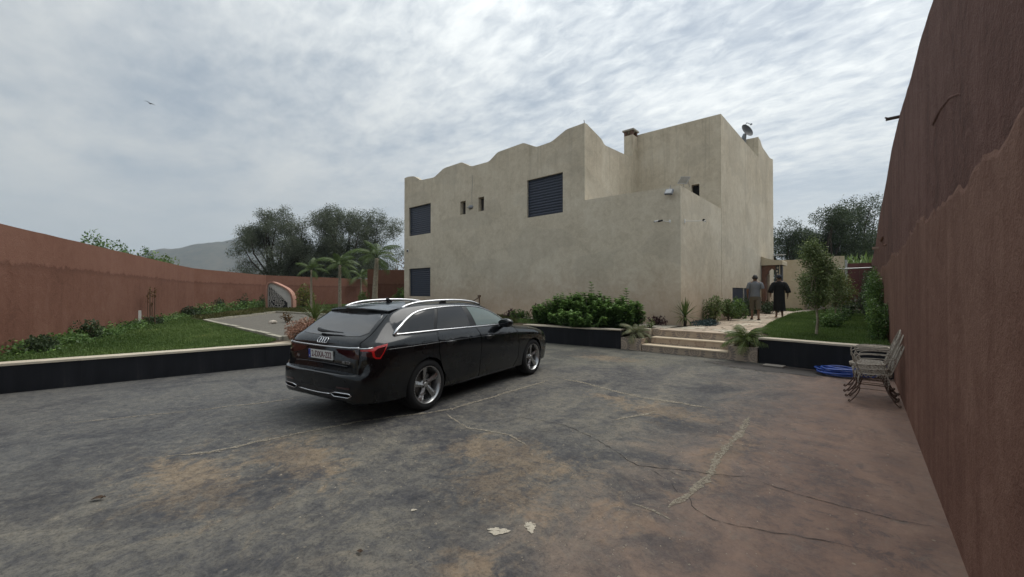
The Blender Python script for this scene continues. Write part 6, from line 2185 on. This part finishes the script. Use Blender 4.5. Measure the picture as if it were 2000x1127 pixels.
# =================================================================== SMALLER THINGS
# --- stone-faced garden niche with a terracotta rim
M_STONE = plain('pale_pebble_stone', (0.52, 0.49, 0.45), 0.85, var=0.35, scale=9)
M_NICHE = plain('white_niche_plaster', (0.58, 0.56, 0.52), 0.9, var=0.1)
M_RIM = plain('terracotta_rim', (0.40, 0.215, 0.16), 0.9, var=0.2, bump=0.3)
na = math.atan2(.60, .80)
NM = Matrix.Translation((-30.1, 9.35, .40)) @ Matrix.Rotation(R(48), 4, 'Z')
nic = thing('stone_niche', 'leaning arched garden niche faced with pale stones under a terracotta rim', 'niche', (-29.7, 9.8, .45))
to3 = lambda u, v, w: NM @ Vector((u, w, v))
out_ = curve([(-.02, 0), (-.02, 1.35), (.0, 1.72), (.14, 1.92), (.42, 1.93), (.85, 1.74), (1.28, 1.50), (1.56, 1.20), (1.68, .80), (1.70, 0)], 5)
inn = curve([(.06, 0), (.06, 1.32), (.08, 1.64), (.20, 1.83), (.42, 1.84), (.83, 1.66), (1.22, 1.43), (1.46, 1.16), (1.57, .79), (1.59, 0)], 5)
MB().prism(out_ + inn[::-1], [], to3, .55).build('rim', M_RIM, nic)
MB().prism(inn, [], lambda u, v, w: NM @ Vector((u, .12 + w, v)), .10).build('niche_wall', M_NICHE, nic)
mb = MB()
r_ = random.Random(77)
z = .06
while z < 1.62:
    x = .13 + r_.uniform(0, .06)
    xm = 1.28 - max(0, z - .55) * .98
    while x < xm:
        w, h = r_.uniform(.07, .12), r_.uniform(.055, .085)
        if r_.random() < .9 and not (x > 1.05 and z < .55):
            pts = []
            for a in np.linspace(0, 6.283, 7, endpoint=False):
                k = r_.uniform(.8, 1.05)
                pts.append((x + w / 2 + w * .54 * k * math.cos(a), z + h / 2 + h * .55 * k * math.sin(a)))
            n0 = len(mb.v)
            vs = [to3(u, v, .118) for u, v in pts] + [to3((u * .8 + (x + w / 2) * .2), (v * .8 + (z + h / 2) * .2), .075 + r_.uniform(-.01, .012)) for u, v in pts]
            k7 = 7
            mb.add(vs, [(j, (j + 1) % k7, k7 + (j + 1) % k7, k7 + j) for j in range(k7)] + [tuple(range(k7, 14))])
        x += w + r_.uniform(.008, .02)
    z += .085
so = mb.build('stone_facing', M_STONE, nic)
so['kind'] = 'stuff'
mj = MB().prism([(.11, .01), (1.30, .01), (1.30, .55), (.16, 1.66), (.11, 1.60)], [], lambda u, v, w: NM @ Vector((u, .112 + w, v)), .007).build('stone_mortar', M_DARKEDGE, nic)
MB().box((1.40, -.06, -.1), (1.76, .3, .14), NM).build('plinth', M_KERB, nic)

# --- white wrought iron chairs
def chair_white():
    m, t, b = new_mat('chipped_white_iron')
    co = t.add('ShaderNodeTexCoord').outputs['Object']
    z = t.add('ShaderNodeSeparateXYZ', None, Vector=co).outputs['Z']
    n = t.noise(co, 30, 6, 0.7)
    low = t.math('SUBTRACT', 1.0, t.step(z, 0.05, 0.36))
    k = t.step(t.math('ADD', n, t.math('MULTIPLY', low, 0.36)), 0.50, 0.62)
    t.set(b, 'Base Color', t.mix(k, t.ramp(n, [(.3, (0.29, 0.25, 0.20)), (.6, (0.44, 0.405, 0.345))]), (0.085, 0.048, 0.034)))
    b.inputs['Roughness'].default_value = 0.65
    return m


M_CHAIR = chair_white()


def make_chair(label, group):
    t = thing('garden_chair', label, 'chair', (0, 0, 0), group=group)
    sh = .43
    # seat: scalloped rim with wavy strips, x is forward
    ring = [(.20 * math.cos(a) * (1 + .0 * a) , .205 * math.sin(a), sh) for a in np.linspace(0, 6.283, 40, endpoint=False)]
    ring = [(x * 1.02 * min(1.0, 1.12), y, z) for x, y, z in ring]
    MB().tube(ring, .0082, 6, closed=True).tube([(x * .86, y * .86, z + .004) for x, y, z in ring], .0046, 5, closed=True).build('seat_frame', M_CHAIR, t, local=True, smooth=True)
    mb = MB()
    for i in range(9):
        y = -.17 + .0425 * i
        L = .19 * math.sqrt(max(.05, 1 - (y / .205) ** 2))
        mb.tube([(-L + 2 * L * u, y + .014 * math.sin(u * 6.283 * 3 + i * 3.14), sh + .003) for u in np.linspace(0, 1, 22)], .0048, 5)
    for i in range(5):
        a = [(.205 * math.cos(q), .21 * math.sin(q), sh - .022 + .018 * math.cos(q * 24)) for q in np.linspace(i * 1.2566, (i + 1) * 1.2566, 24)]
        mb.tube(a, .005, 4)
    sl = mb.build('seat_lattice', M_CHAIR, t, local=True, smooth=True)
    # back: arched loop leaning back with inner scrolls
    def bk(u, v): return (-.185 - .17 * max(0, v - sh) / .5 , u, v)
    loop = [(-.19, sh), (-.205, .62), (-.20, .76), (-.15, .87), (-.07, .925), (0, .94), (.07, .925), (.15, .87), (.20, .76), (.205, .62), (.19, sh)]
    bo = MB().tube([bk(u, v) for u, v in curve(loop, 4)], .0075, 6).build('backrest', M_CHAIR, t, local=True, smooth=True)
    mb = MB()
    for sg in (-1, 1):
        mb.tube([bk(sg * u, v) for u, v in curve([(.03, sh + .03), (.13, .56), (.14, .68), (.07, .76), (.02, .70), (.06, .65)], 5)], .0046, 5)
        mb.tube([bk(sg * u, v) for u, v in curve([(0, .93), (.05, .86), (.09, .79), (.05, .73), (.0, .77)], 5)], .0046, 5)
    mb.tube([bk(0, sh + .01), bk(0, .70)], .0046, 5)
    mb.build('scrollwork', M_CHAIR, bo, local=True, smooth=True)
    for sg in (-1, 1):
        MB().tube(curve3([(-.235, sg * .20, .66), (-.10, sg * .235, .665), (.08, sg * .24, .66), (.17, sg * .235, .635), (.185, sg * .225, .57), (.15, sg * .21, .50), (.13, sg * .20, sh)], 4), .0072, 6).build('armrest', M_CHAIR, t, local=True, smooth=True)
        MB().tube(curve3([(.14, sg * .15, sh - .01), (.165, sg * .165, .33), (.15, sg * .185, .20), (.20, sg * .205, .09), (.245, sg * .215, .03), (.265, sg * .218, .012), (.275, sg * .219, .03), (.258, sg * .217, .04)], 4), [.0092] * 15 + [.0085] * 14, 6).build('leg', M_CHAIR, t, local=True, smooth=True)
        MB().tube(curve3([(-.15, sg * .15, sh - .01), (-.17, sg * .165, .33), (-.16, sg * .18, .22), (-.21, sg * .20, .09), (-.255, sg * .21, .03), (-.275, sg * .213, .012), (-.285, sg * .214, .03), (-.268, sg * .212, .04)], 4), [.0092] * 15 + [.0085] * 14, 6).build('leg', M_CHAIR, t, local=True, smooth=True)
        MB().tube([(.153, sg * .183, .215), (-.162, sg * .18, .215)], .0046, 5).build('stretcher', M_CHAIR, t, local=True)
    return t


def curve3(pts, k=4):
    P = [np.array(p, float) for p in pts]
    out = []
    for i in range(len(P) - 1):
        p0, p1, p2, p3 = P[max(0, i - 1)], P[i], P[i + 1], P[min(len(P) - 1, i + 2)]
        for j in range(k):
            t_ = j / k
            out.append(tuple(.5 * (2 * p1 + (p2 - p0) * t_ + (2 * p0 - 5 * p1 + 4 * p2 - p3) * t_**2 + (3 * p1 - p0 - 3 * p2 + p3) * t_**3)))
    out.append(tuple(P[-1]))
    return out


CG = 'white iron chairs stacked by the right wall'
ch0 = make_chair('bottom chair of the nearer stack of white iron chairs by the right wall', CG)
chairs = [(-.015, 7.98, 0, 181, None),
          (-.045, 8.02, .062, 179, 'middle chair of the nearer stack of white iron chairs by the right wall'),
          (-.075, 8.05, .125, 182, 'top chair of the nearer stack of white iron chairs by the right wall'),
          (-.005, 8.52, 0, 178, 'bottom chair of the farther stack of white iron chairs by the right wall'),
          (-.04, 8.55, .065, 182, 'top chair of the farther stack of white iron chairs, with the highest backrest')]
for i, (x, y, z, a, lab) in enumerate(chairs):
    o = ch0 if i == 0 else copy_tree(ch0)
    o.location = (x, y, z)
    o.rotation_euler = (0, 0, R(a))
    if lab: o['label'] = lab
    if i == 4: o.scale = (1, 1, 1.05)

# --- blue hose, slab, dry leaves
M_HOSE = plain('blue_hose', (0.020, 0.075, 0.36), 0.35, coat=0.3, var=0.15)
t = thing('garden_hose', 'coiled blue garden hose lying below the black wall behind the white chairs', 'hose', (-.5, 10.12, 0))
pts = []
r_ = random.Random(5)
nl = 11
for i in range(nl * 22 + 1):
    a = i / 22 * 6.283
    k = i / 22
    rr_ = .33 + .055 * math.sin(k * 2.3) + .05 * math.sin(k * 5.1 + 1)
    cx_, cy_ = -.47 + .05 * math.sin(k * 1.7), 10.08 + .04 * math.cos(k * 2.9)
    pts.append((cx_ + .95 * rr_ * math.cos(a), cy_ + .60 * rr_ * math.sin(a), .016 + .0125 * k + .012 * (1 + math.sin(a * 2.5 + k)) ))
MB().tube(pts, .0135, 7).build('hose_coil', M_HOSE, t, smooth=True)
MB().tube([pts[0], (-.2, 10.2, .014), (-.02, 10.22, .014), (.12, 10.2, .10), (.2, 10.26, .3)], .0135, 7).build('hose_end', M_HOSE, t, smooth=True)
M_SLAB = plain('grey_slab', (0.17, 0.155, 0.135), 0.8, var=0.2, bump=0.3)
t = tag(bevel_mesh(MB().box((-.19, -.13, 0), (.19, .13, .035), Matrix.Translation((-1.62, 10.37, .003)) @ Matrix.Rotation(R(-4), 4, 'Z')).build('stone_slab', M_SLAB), .006), 'flat grey slab lying on the damp ground below the black wall', 'slab')
M_DRY = plain('dry_brown_leaf', (0.055, 0.032, 0.018), 0.9, var=0.3, scale=30)


def dry_leaf(x, y, L, rz, label):
    V, F, n = [], [], 8
    for i in range(n + 1):
        u = i / n
        w = L * .22 * math.sin(math.pi * min(1, u * .95 + .02)) ** .8
        zz = .006 + L * .07 * math.sin(u * 3.1) + .012 * (u > .8)
        V += [(L * (u - .5), -w, zz + w * .5), (L * (u - .5), .1 * w, zz - .004 + .004), (L * (u - .5), w, zz + w * .7)]
    for i in range(n):
        a = 3 * i
        F += [(a, a + 1, a + 4, a + 3), (a + 1, a + 2, a + 5, a + 4)]
    o = mk('dry_leaf', V, F, M_DRY, smooth=True)
    o.location = (x, y, .002)
    o.rotation_euler = (0, 0, rz)
    o['group'] = 'dry leaves on the yard'
    return tag(o, label, 'leaf')


dry_leaf(-4.48, .24, .10, .9, 'curled dry brown leaf lying alone on the grey ground at the left')
dry_leaf(-2.37, 1.26, .055, .2, 'small dry brown leaf near the bottom middle of the yard')
M_ROCK = plain('pale_rock', (0.45, 0.40, 0.34), 0.9, var=0.2)


def rock(x, y, z, s, lab, seed):
    bm = bmesh.new()
    bmesh.ops.create_icosphere(bm, subdivisions=2, radius=s)
    r2 = random.Random(seed)
    for v in bm.verts:
        v.co *= r2.uniform(.8, 1.15)
        v.co.z *= .65
    me = bpy.data.meshes.new('rock'); bm.to_mesh(me); bm.free()
    o = link('rock', me, M_ROCK)
    o.location = (x, y, z + s * .4)
    o['group'] = 'pale rocks in the gravel court'
    return tag(o, lab, 'rock')


rock(-16.5, 5.35, .46, .14, 'larger pale rock lying in the gravel court', 3)
rock(-15.9, 5.75, .46, .09, 'smaller pale rock right of the larger one in the gravel court', 4)
bush('dry_tuft', 'dry brownish tuft growing behind the pale rocks in the gravel court', 'plant', -16.6, 5.9, .46, .30, .22, .42, 130, .09, LEAF_RUST, 151, 6)

# --- bird
M_BIRD = plain('dark_feathers', (0.03, 0.03, 0.033), 0.8)
bd = thing('bird', 'dark bird gliding high in the sky above the left wall', 'bird', (-79.5, 9.2, 29.5))
BM_ = Matrix.Translation((-79.5, 9.2, 29.5)) @ Matrix.Rotation(R(60), 4, 'Z') @ Matrix.Rotation(R(22), 4, 'Y') @ Matrix.Scale(1.25, 4)
MB().tube([BM_ @ Vector(p) for p in [(0, -.22, 0), (0, -.1, 0), (0, .08, .01), (0, .2, .02), (0, .26, .02)]], [.02, .07, .075, .045, .012], 8).build('body', M_BIRD, bd, smooth=True)
for sg in (-1, 1):
    V = [(0.03 * sg, .1, .03), (.2 * sg, .13, .12), (.42 * sg, .05, .10), (.58 * sg, -.08, .0), (.40 * sg, -.06, .085), (.2 * sg, -.04, .105), (.03 * sg, -.08, .02)]
    V = [BM_ @ Vector(v) for v in V] + [BM_ @ (Vector(v) - Vector((0, 0, .014))) for v in V]
    n = 7
    mk('wing', V, [tuple(range(n)), tuple(range(n, 2 * n))[::-1]] + [(i, (i + 1) % n, n + (i + 1) % n, n + i) for i in range(n)], M_BIRD, bd)

# =================================================================== PEOPLE
M_SKIN = plain('brown_skin', (0.19, 0.105, 0.07), 0.55, var=0.1)
M_HAIR = plain('black_hair', (0.012, 0.010, 0.010), 0.6, var=0.3, scale=40, bump=0.5, bscale=90)
M_SHIRT = plain('grey_shirt', (0.185, 0.195, 0.215), 0.9, var=0.1, scale=8, bump=0.3, bscale=12)
M_SHORTS = plain('khaki_shorts', (0.125, 0.105, 0.075), 0.9, var=0.12, scale=8, bump=0.3, bscale=14)
M_ROBE = plain('black_robe', (0.004, 0.004, 0.005), 0.85, var=0.3, scale=5, bump=0.3, bscale=8)
M_CAP = plain('dark_blue_cap', (0.016, 0.02, 0.035), 0.85)
M_SHOE = plain('dark_sandal', (0.03, 0.022, 0.018), 0.8)
M_TAN = plain('tan_slipper', (0.34, 0.19, 0.075), 0.7)
M_STRIPE = plain('pale_trim', (0.30, 0.30, 0.33), 0.8)


def skin_mesh(name, V, E, Rr, mat, parent, root=0, sub=2):
    me = bpy.data.meshes.new(name)
    me.from_pydata(V, E, [])
    o = bpy.data.objects.new(name, me)
    COL.objects.link(o)
    md = o.modifiers.new('skin', 'SKIN')
    md.use_smooth_shade = True
    ly = me.skin_vertices[0].data if me.skin_vertices else None
    if ly is None:
        bm = bmesh.new(); bm.from_mesh(me); bm.verts.layers.skin.verify(); bm.to_mesh(me); bm.free()
        ly = me.skin_vertices[0].data
    for i, r in enumerate(Rr):
        ly[i].radius = r if isinstance(r, tuple) else (r, r)
        ly[i].use_root = (i == root)
    s2 = o.modifiers.new('sub', 'SUBSURF')
    s2.levels = sub; s2.render_levels = sub
    m2 = evaluated(o, name)
    bpy.data.objects.remove(o)
    m2.materials.clear(); m2.materials.append(mat)
    for p in m2.polygons: p.use_smooth = True
    return link(name, m2, None, parent, local=True)


def rings(sections, n=20):
    """closed tube through elliptical rings (cx, cy, z, rx, ry)"""
    vs, fs = [], []
    for (cx, cy, z, rx, ry) in sections:
        for j in range(n):
            a = 2 * math.pi * j / n
            vs.append((cx + rx * math.cos(a), cy + ry * math.sin(a), z))
    for i in range(len(sections) - 1):
        for j in range(n):
            fs.append((i * n + j, i * n + (j + 1) % n, (i + 1) * n + (j + 1) % n, (i + 1) * n + j))
    fs.append(tuple(range(n))[::-1]); fs.append(tuple((len(sections) - 1) * n + j for j in range(n)))
    return vs, fs


def person(label, loc, rz, step, elbow, wrist, height=1.0, head_turn=0.0):
    """a standing or walking figure facing local +y; step is how far the feet are apart"""
    t = thing('person', label, 'person', loc, rz)
    t.scale = (height,) * 3
    V, E, Rr = [], [], []

    def v(p, r, link_=None):
        V.append(p); Rr.append(r)
        if link_ is not None: E.append((link_, len(V) - 1))
        return len(V) - 1
    pel = v((0, 0, .95), (.145, .105))
    sp1 = v((0, .01, 1.10), (.135, .095), pel)
    sp2 = v((0, 0, 1.28), (.155, .105), sp1)
    sp3 = v((0, -.01, 1.40), (.13, .09), sp2)
    nk = v((0, 0, 1.49), .056, sp3)
    hd = v((0, .015, 1.565), .072, nk)
    h2 = v((0, .02, 1.64), (.083, .095), hd)
    h3 = v((0, .015, 1.715), (.066, .078), h2)
    for sg in (-1, 1):
        sh = v((sg * .175, -.005, 1.41), .066, sp3)
        el = v((sg * (.20 + elbow[0]), elbow[1], 1.13), .043, sh)
        wr = v((sg * (.20 + wrist[0]), wrist[1], wrist[2]), .029, el)
        d = Vector((0, wrist[1] - elbow[1], wrist[2] - 1.13)).normalized()
        w = Vector(V[wr])
        pm_ = v(tuple(w + d * .055), (.036, .020), wr)
        for q in range(4):
            f0 = v(tuple(w + d * .10 + Vector((0, -.024 + .016 * q, 0))), .0085, pm_)
            f1 = v(tuple(w + d * (.145 + .012 * (q in (1, 2))) + Vector((-sg * .012, -.02 + .014 * q, 0))), .008, f0)
            v(tuple(w + d * (.17 + .014 * (q in (1, 2))) + Vector((-sg * .03, -.016 + .011 * q, 0))), .0065, f1)
        th = v(tuple(w + d * .05 + Vector((-sg * .012, .038, 0))), .010, pm_)
        v(tuple(w + d * .09 + Vector((-sg * .02, .05, 0))), .0085, th)
        fy = step * sg
        hp = v((sg * .095, 0, .90), .092, pel)
        kn = v((sg * .10, fy * .45 + .03, .50), .056, hp)
        an = v((sg * .10, fy, .095), .037, kn)
        he = v((sg * .10, fy - .035, .045), .034, an)
        v((sg * .115, fy + .13, .028), (.038, .022), an)
    b = skin_mesh('body', V, E, Rr, M_SKIN, t)
    # face: nose and ears, on the side turned away
    MB().tube([(0, .108, 1.655), (0, .128, 1.625), (0, .112, 1.612)], [.010, .015, .010], 6).build('nose', M_SKIN, b, local=True, smooth=True)
    for sg in (-1, 1):
        MB().lathe([(.001, .01), (.022, .008), (.03, 0), (.001, -.004)], M=Matrix.Translation((sg * .086, .005, 1.635)) @ Matrix.Rotation(R(90 * sg), 4, 'Y') @ Matrix.Diagonal((1.2, .7, 1, 1)), n=12).build('ear', M_SKIN, b, local=True, smooth=True)
        MB().lathe([(.001, .006), (.012, .003), (.014, 0)], M=Matrix.Translation((sg * .032, .098, 1.655)) @ Matrix.Rotation(R(-90), 4, 'X'), n=10).build('eye', M_HAIR, b, local=True)
    MB().tube([(-.025, .104, 1.578), (0, .11, 1.577), (.025, .104, 1.578)], .006, 5).build('mouth', M_SHOE, b, local=True)
    return t


def cap_mesh(r, z0, z1, back=0.0, n=20):
    s_ = []
    for k in range(9):
        u = k / 8
        q = math.sqrt(max(0.0, 1 - u ** 2.2))
        s_.append((0, .010 - back * (1 - u), z0 + (z1 - z0) * u, r[0] * q + .002, r[1] * q + .002))
    return rings(s_, n)


p1 = person('person in a light grey shirt and khaki shorts walking away along the path', (-3.42, 18.0, .556), R(14), -.13, (.055, -.03), (.045, .12, .93), 1.0)
MB().add(*cap_mesh((.092, .108), 1.585, 1.752, .018)).build('hair', M_HAIR, p1, local=True, smooth=True)
sh_ = MB().add(*rings([(0, 0, .90, .172, .128), (0, 0, .96, .172, .130), (0, .01, 1.08, .162, .122), (0, 0, 1.22, .178, .128), (0, -.01, 1.34, .192, .125), (0, -.01, 1.42, .175, .108), (0, -.005, 1.465, .105, .085), (0, 0, 1.49, .068, .066)]))
for sg in (-1, 1):
    sh_.tube([(sg * .13, -.01, 1.41), (sg * .19, -.01, 1.385), (sg * .225, -.018, 1.29), (sg * .243, -.025, 1.20)], [.07, .078, .070, .068], 12)
sh_.build('shirt', M_SHIRT, p1, local=True, smooth=True, sharp=60)
so_ = MB().add(*rings([(0, 0, .76, .155, .115), (0, 0, .84, .176, .132), (0, 0, .93, .168, .127)]))
for sg in (-1, 1):
    so_.tube([(sg * .085, 0, .86), (sg * .095, sg * -.13 * .22, .70), (sg * .10, sg * -.13 * .42 + .02, .52), (sg * .10, sg * -.13 * .6 + .015, .40)], [.105, .10, .090, .092], 14)
so_.build('shorts', M_SHORTS, p1, local=True, smooth=True, sharp=60)
for sg in (-1, 1):
    MB().box((sg * .11 - .05, sg * -.13 - .09, .0), (sg * .11 + .05, sg * -.13 + .17, .022)).tube([(sg * .11 - .045, sg * -.13 + .07, .02), (sg * .11, sg * -.13 + .07, .062), (sg * .11 + .045, sg * -.13 + .07, .02)], .014, 6).build('sandal', M_SHOE, p1, local=True)

p2_ = person('person in a long black robe and dark cap walking away along the path', (-3.0, 20.5, .556), R(10), .05, (.085, -.06), (.095, .04, .92), 1.035)
MB().add(*cap_mesh((.092, .106), 1.60, 1.748, .014)).build('hair', M_HAIR, p2_, local=True, smooth=True)
MB().add(*cap_mesh((.097, .112), 1.645, 1.765, .005)).build('cap', M_CAP, p2_, local=True, smooth=True)
rb_ = MB().add(*rings([(.005, -.01, .27, .225, .165), (0, 0, .34, .222, .17), (0, 0, .62, .205, .16), (0, 0, .92, .198, .152), (0, .01, 1.10, .195, .142), (0, 0, 1.26, .205, .14), (0, -.01, 1.37, .205, .13), (0, -.01, 1.44, .165, .105), (0, 0, 1.49, .078, .075)], 24))
rb_.build('robe', M_ROBE, p2_, local=True, smooth=True, sharp=60)
for sg in (-1, 1):
    MB().tube([(sg * .12, -.01, 1.42), (sg * .20, -.015, 1.37), (sg * .255, -.04, 1.24), (sg * .295, -.06, 1.10), (sg * .305, -.045, 1.02)], [.075, .085, .09, .095, .10], 14).build('sleeve', M_ROBE, p2_, local=True, smooth=True)
    MB().lathe([(.001, .05), (.03, .045), (.048, .02), (.05, 0), (.001, 0)], M=Matrix.Translation((sg * .115, sg * .05 + .05, .0)) @ Matrix.Diagonal((1, 2.6, 1, 1)), n=14).build('slipper', M_TAN, p2_, local=True, smooth=True)

# =================================================================== AIR
hz = bpy.data.materials.new('air_haze')
hz.use_nodes = True
ht = NT(hz.node_tree)
ht.n.clear()
pv = ht.add('ShaderNodeVolumePrincipled', None, Color=(0.74, 0.85, 0.97, 1), Density=0.00027, Anisotropy=0.0)
ht.add('ShaderNodeOutputMaterial', None, Volume=pv)
hb = MB().box((-3600, -3600, -1.6), (3600, 3600, 275)).build('haze', hz)
hb['kind'] = 'stuff'
hb['label'] = 'thin pale haze in the air between the yard and the hills'
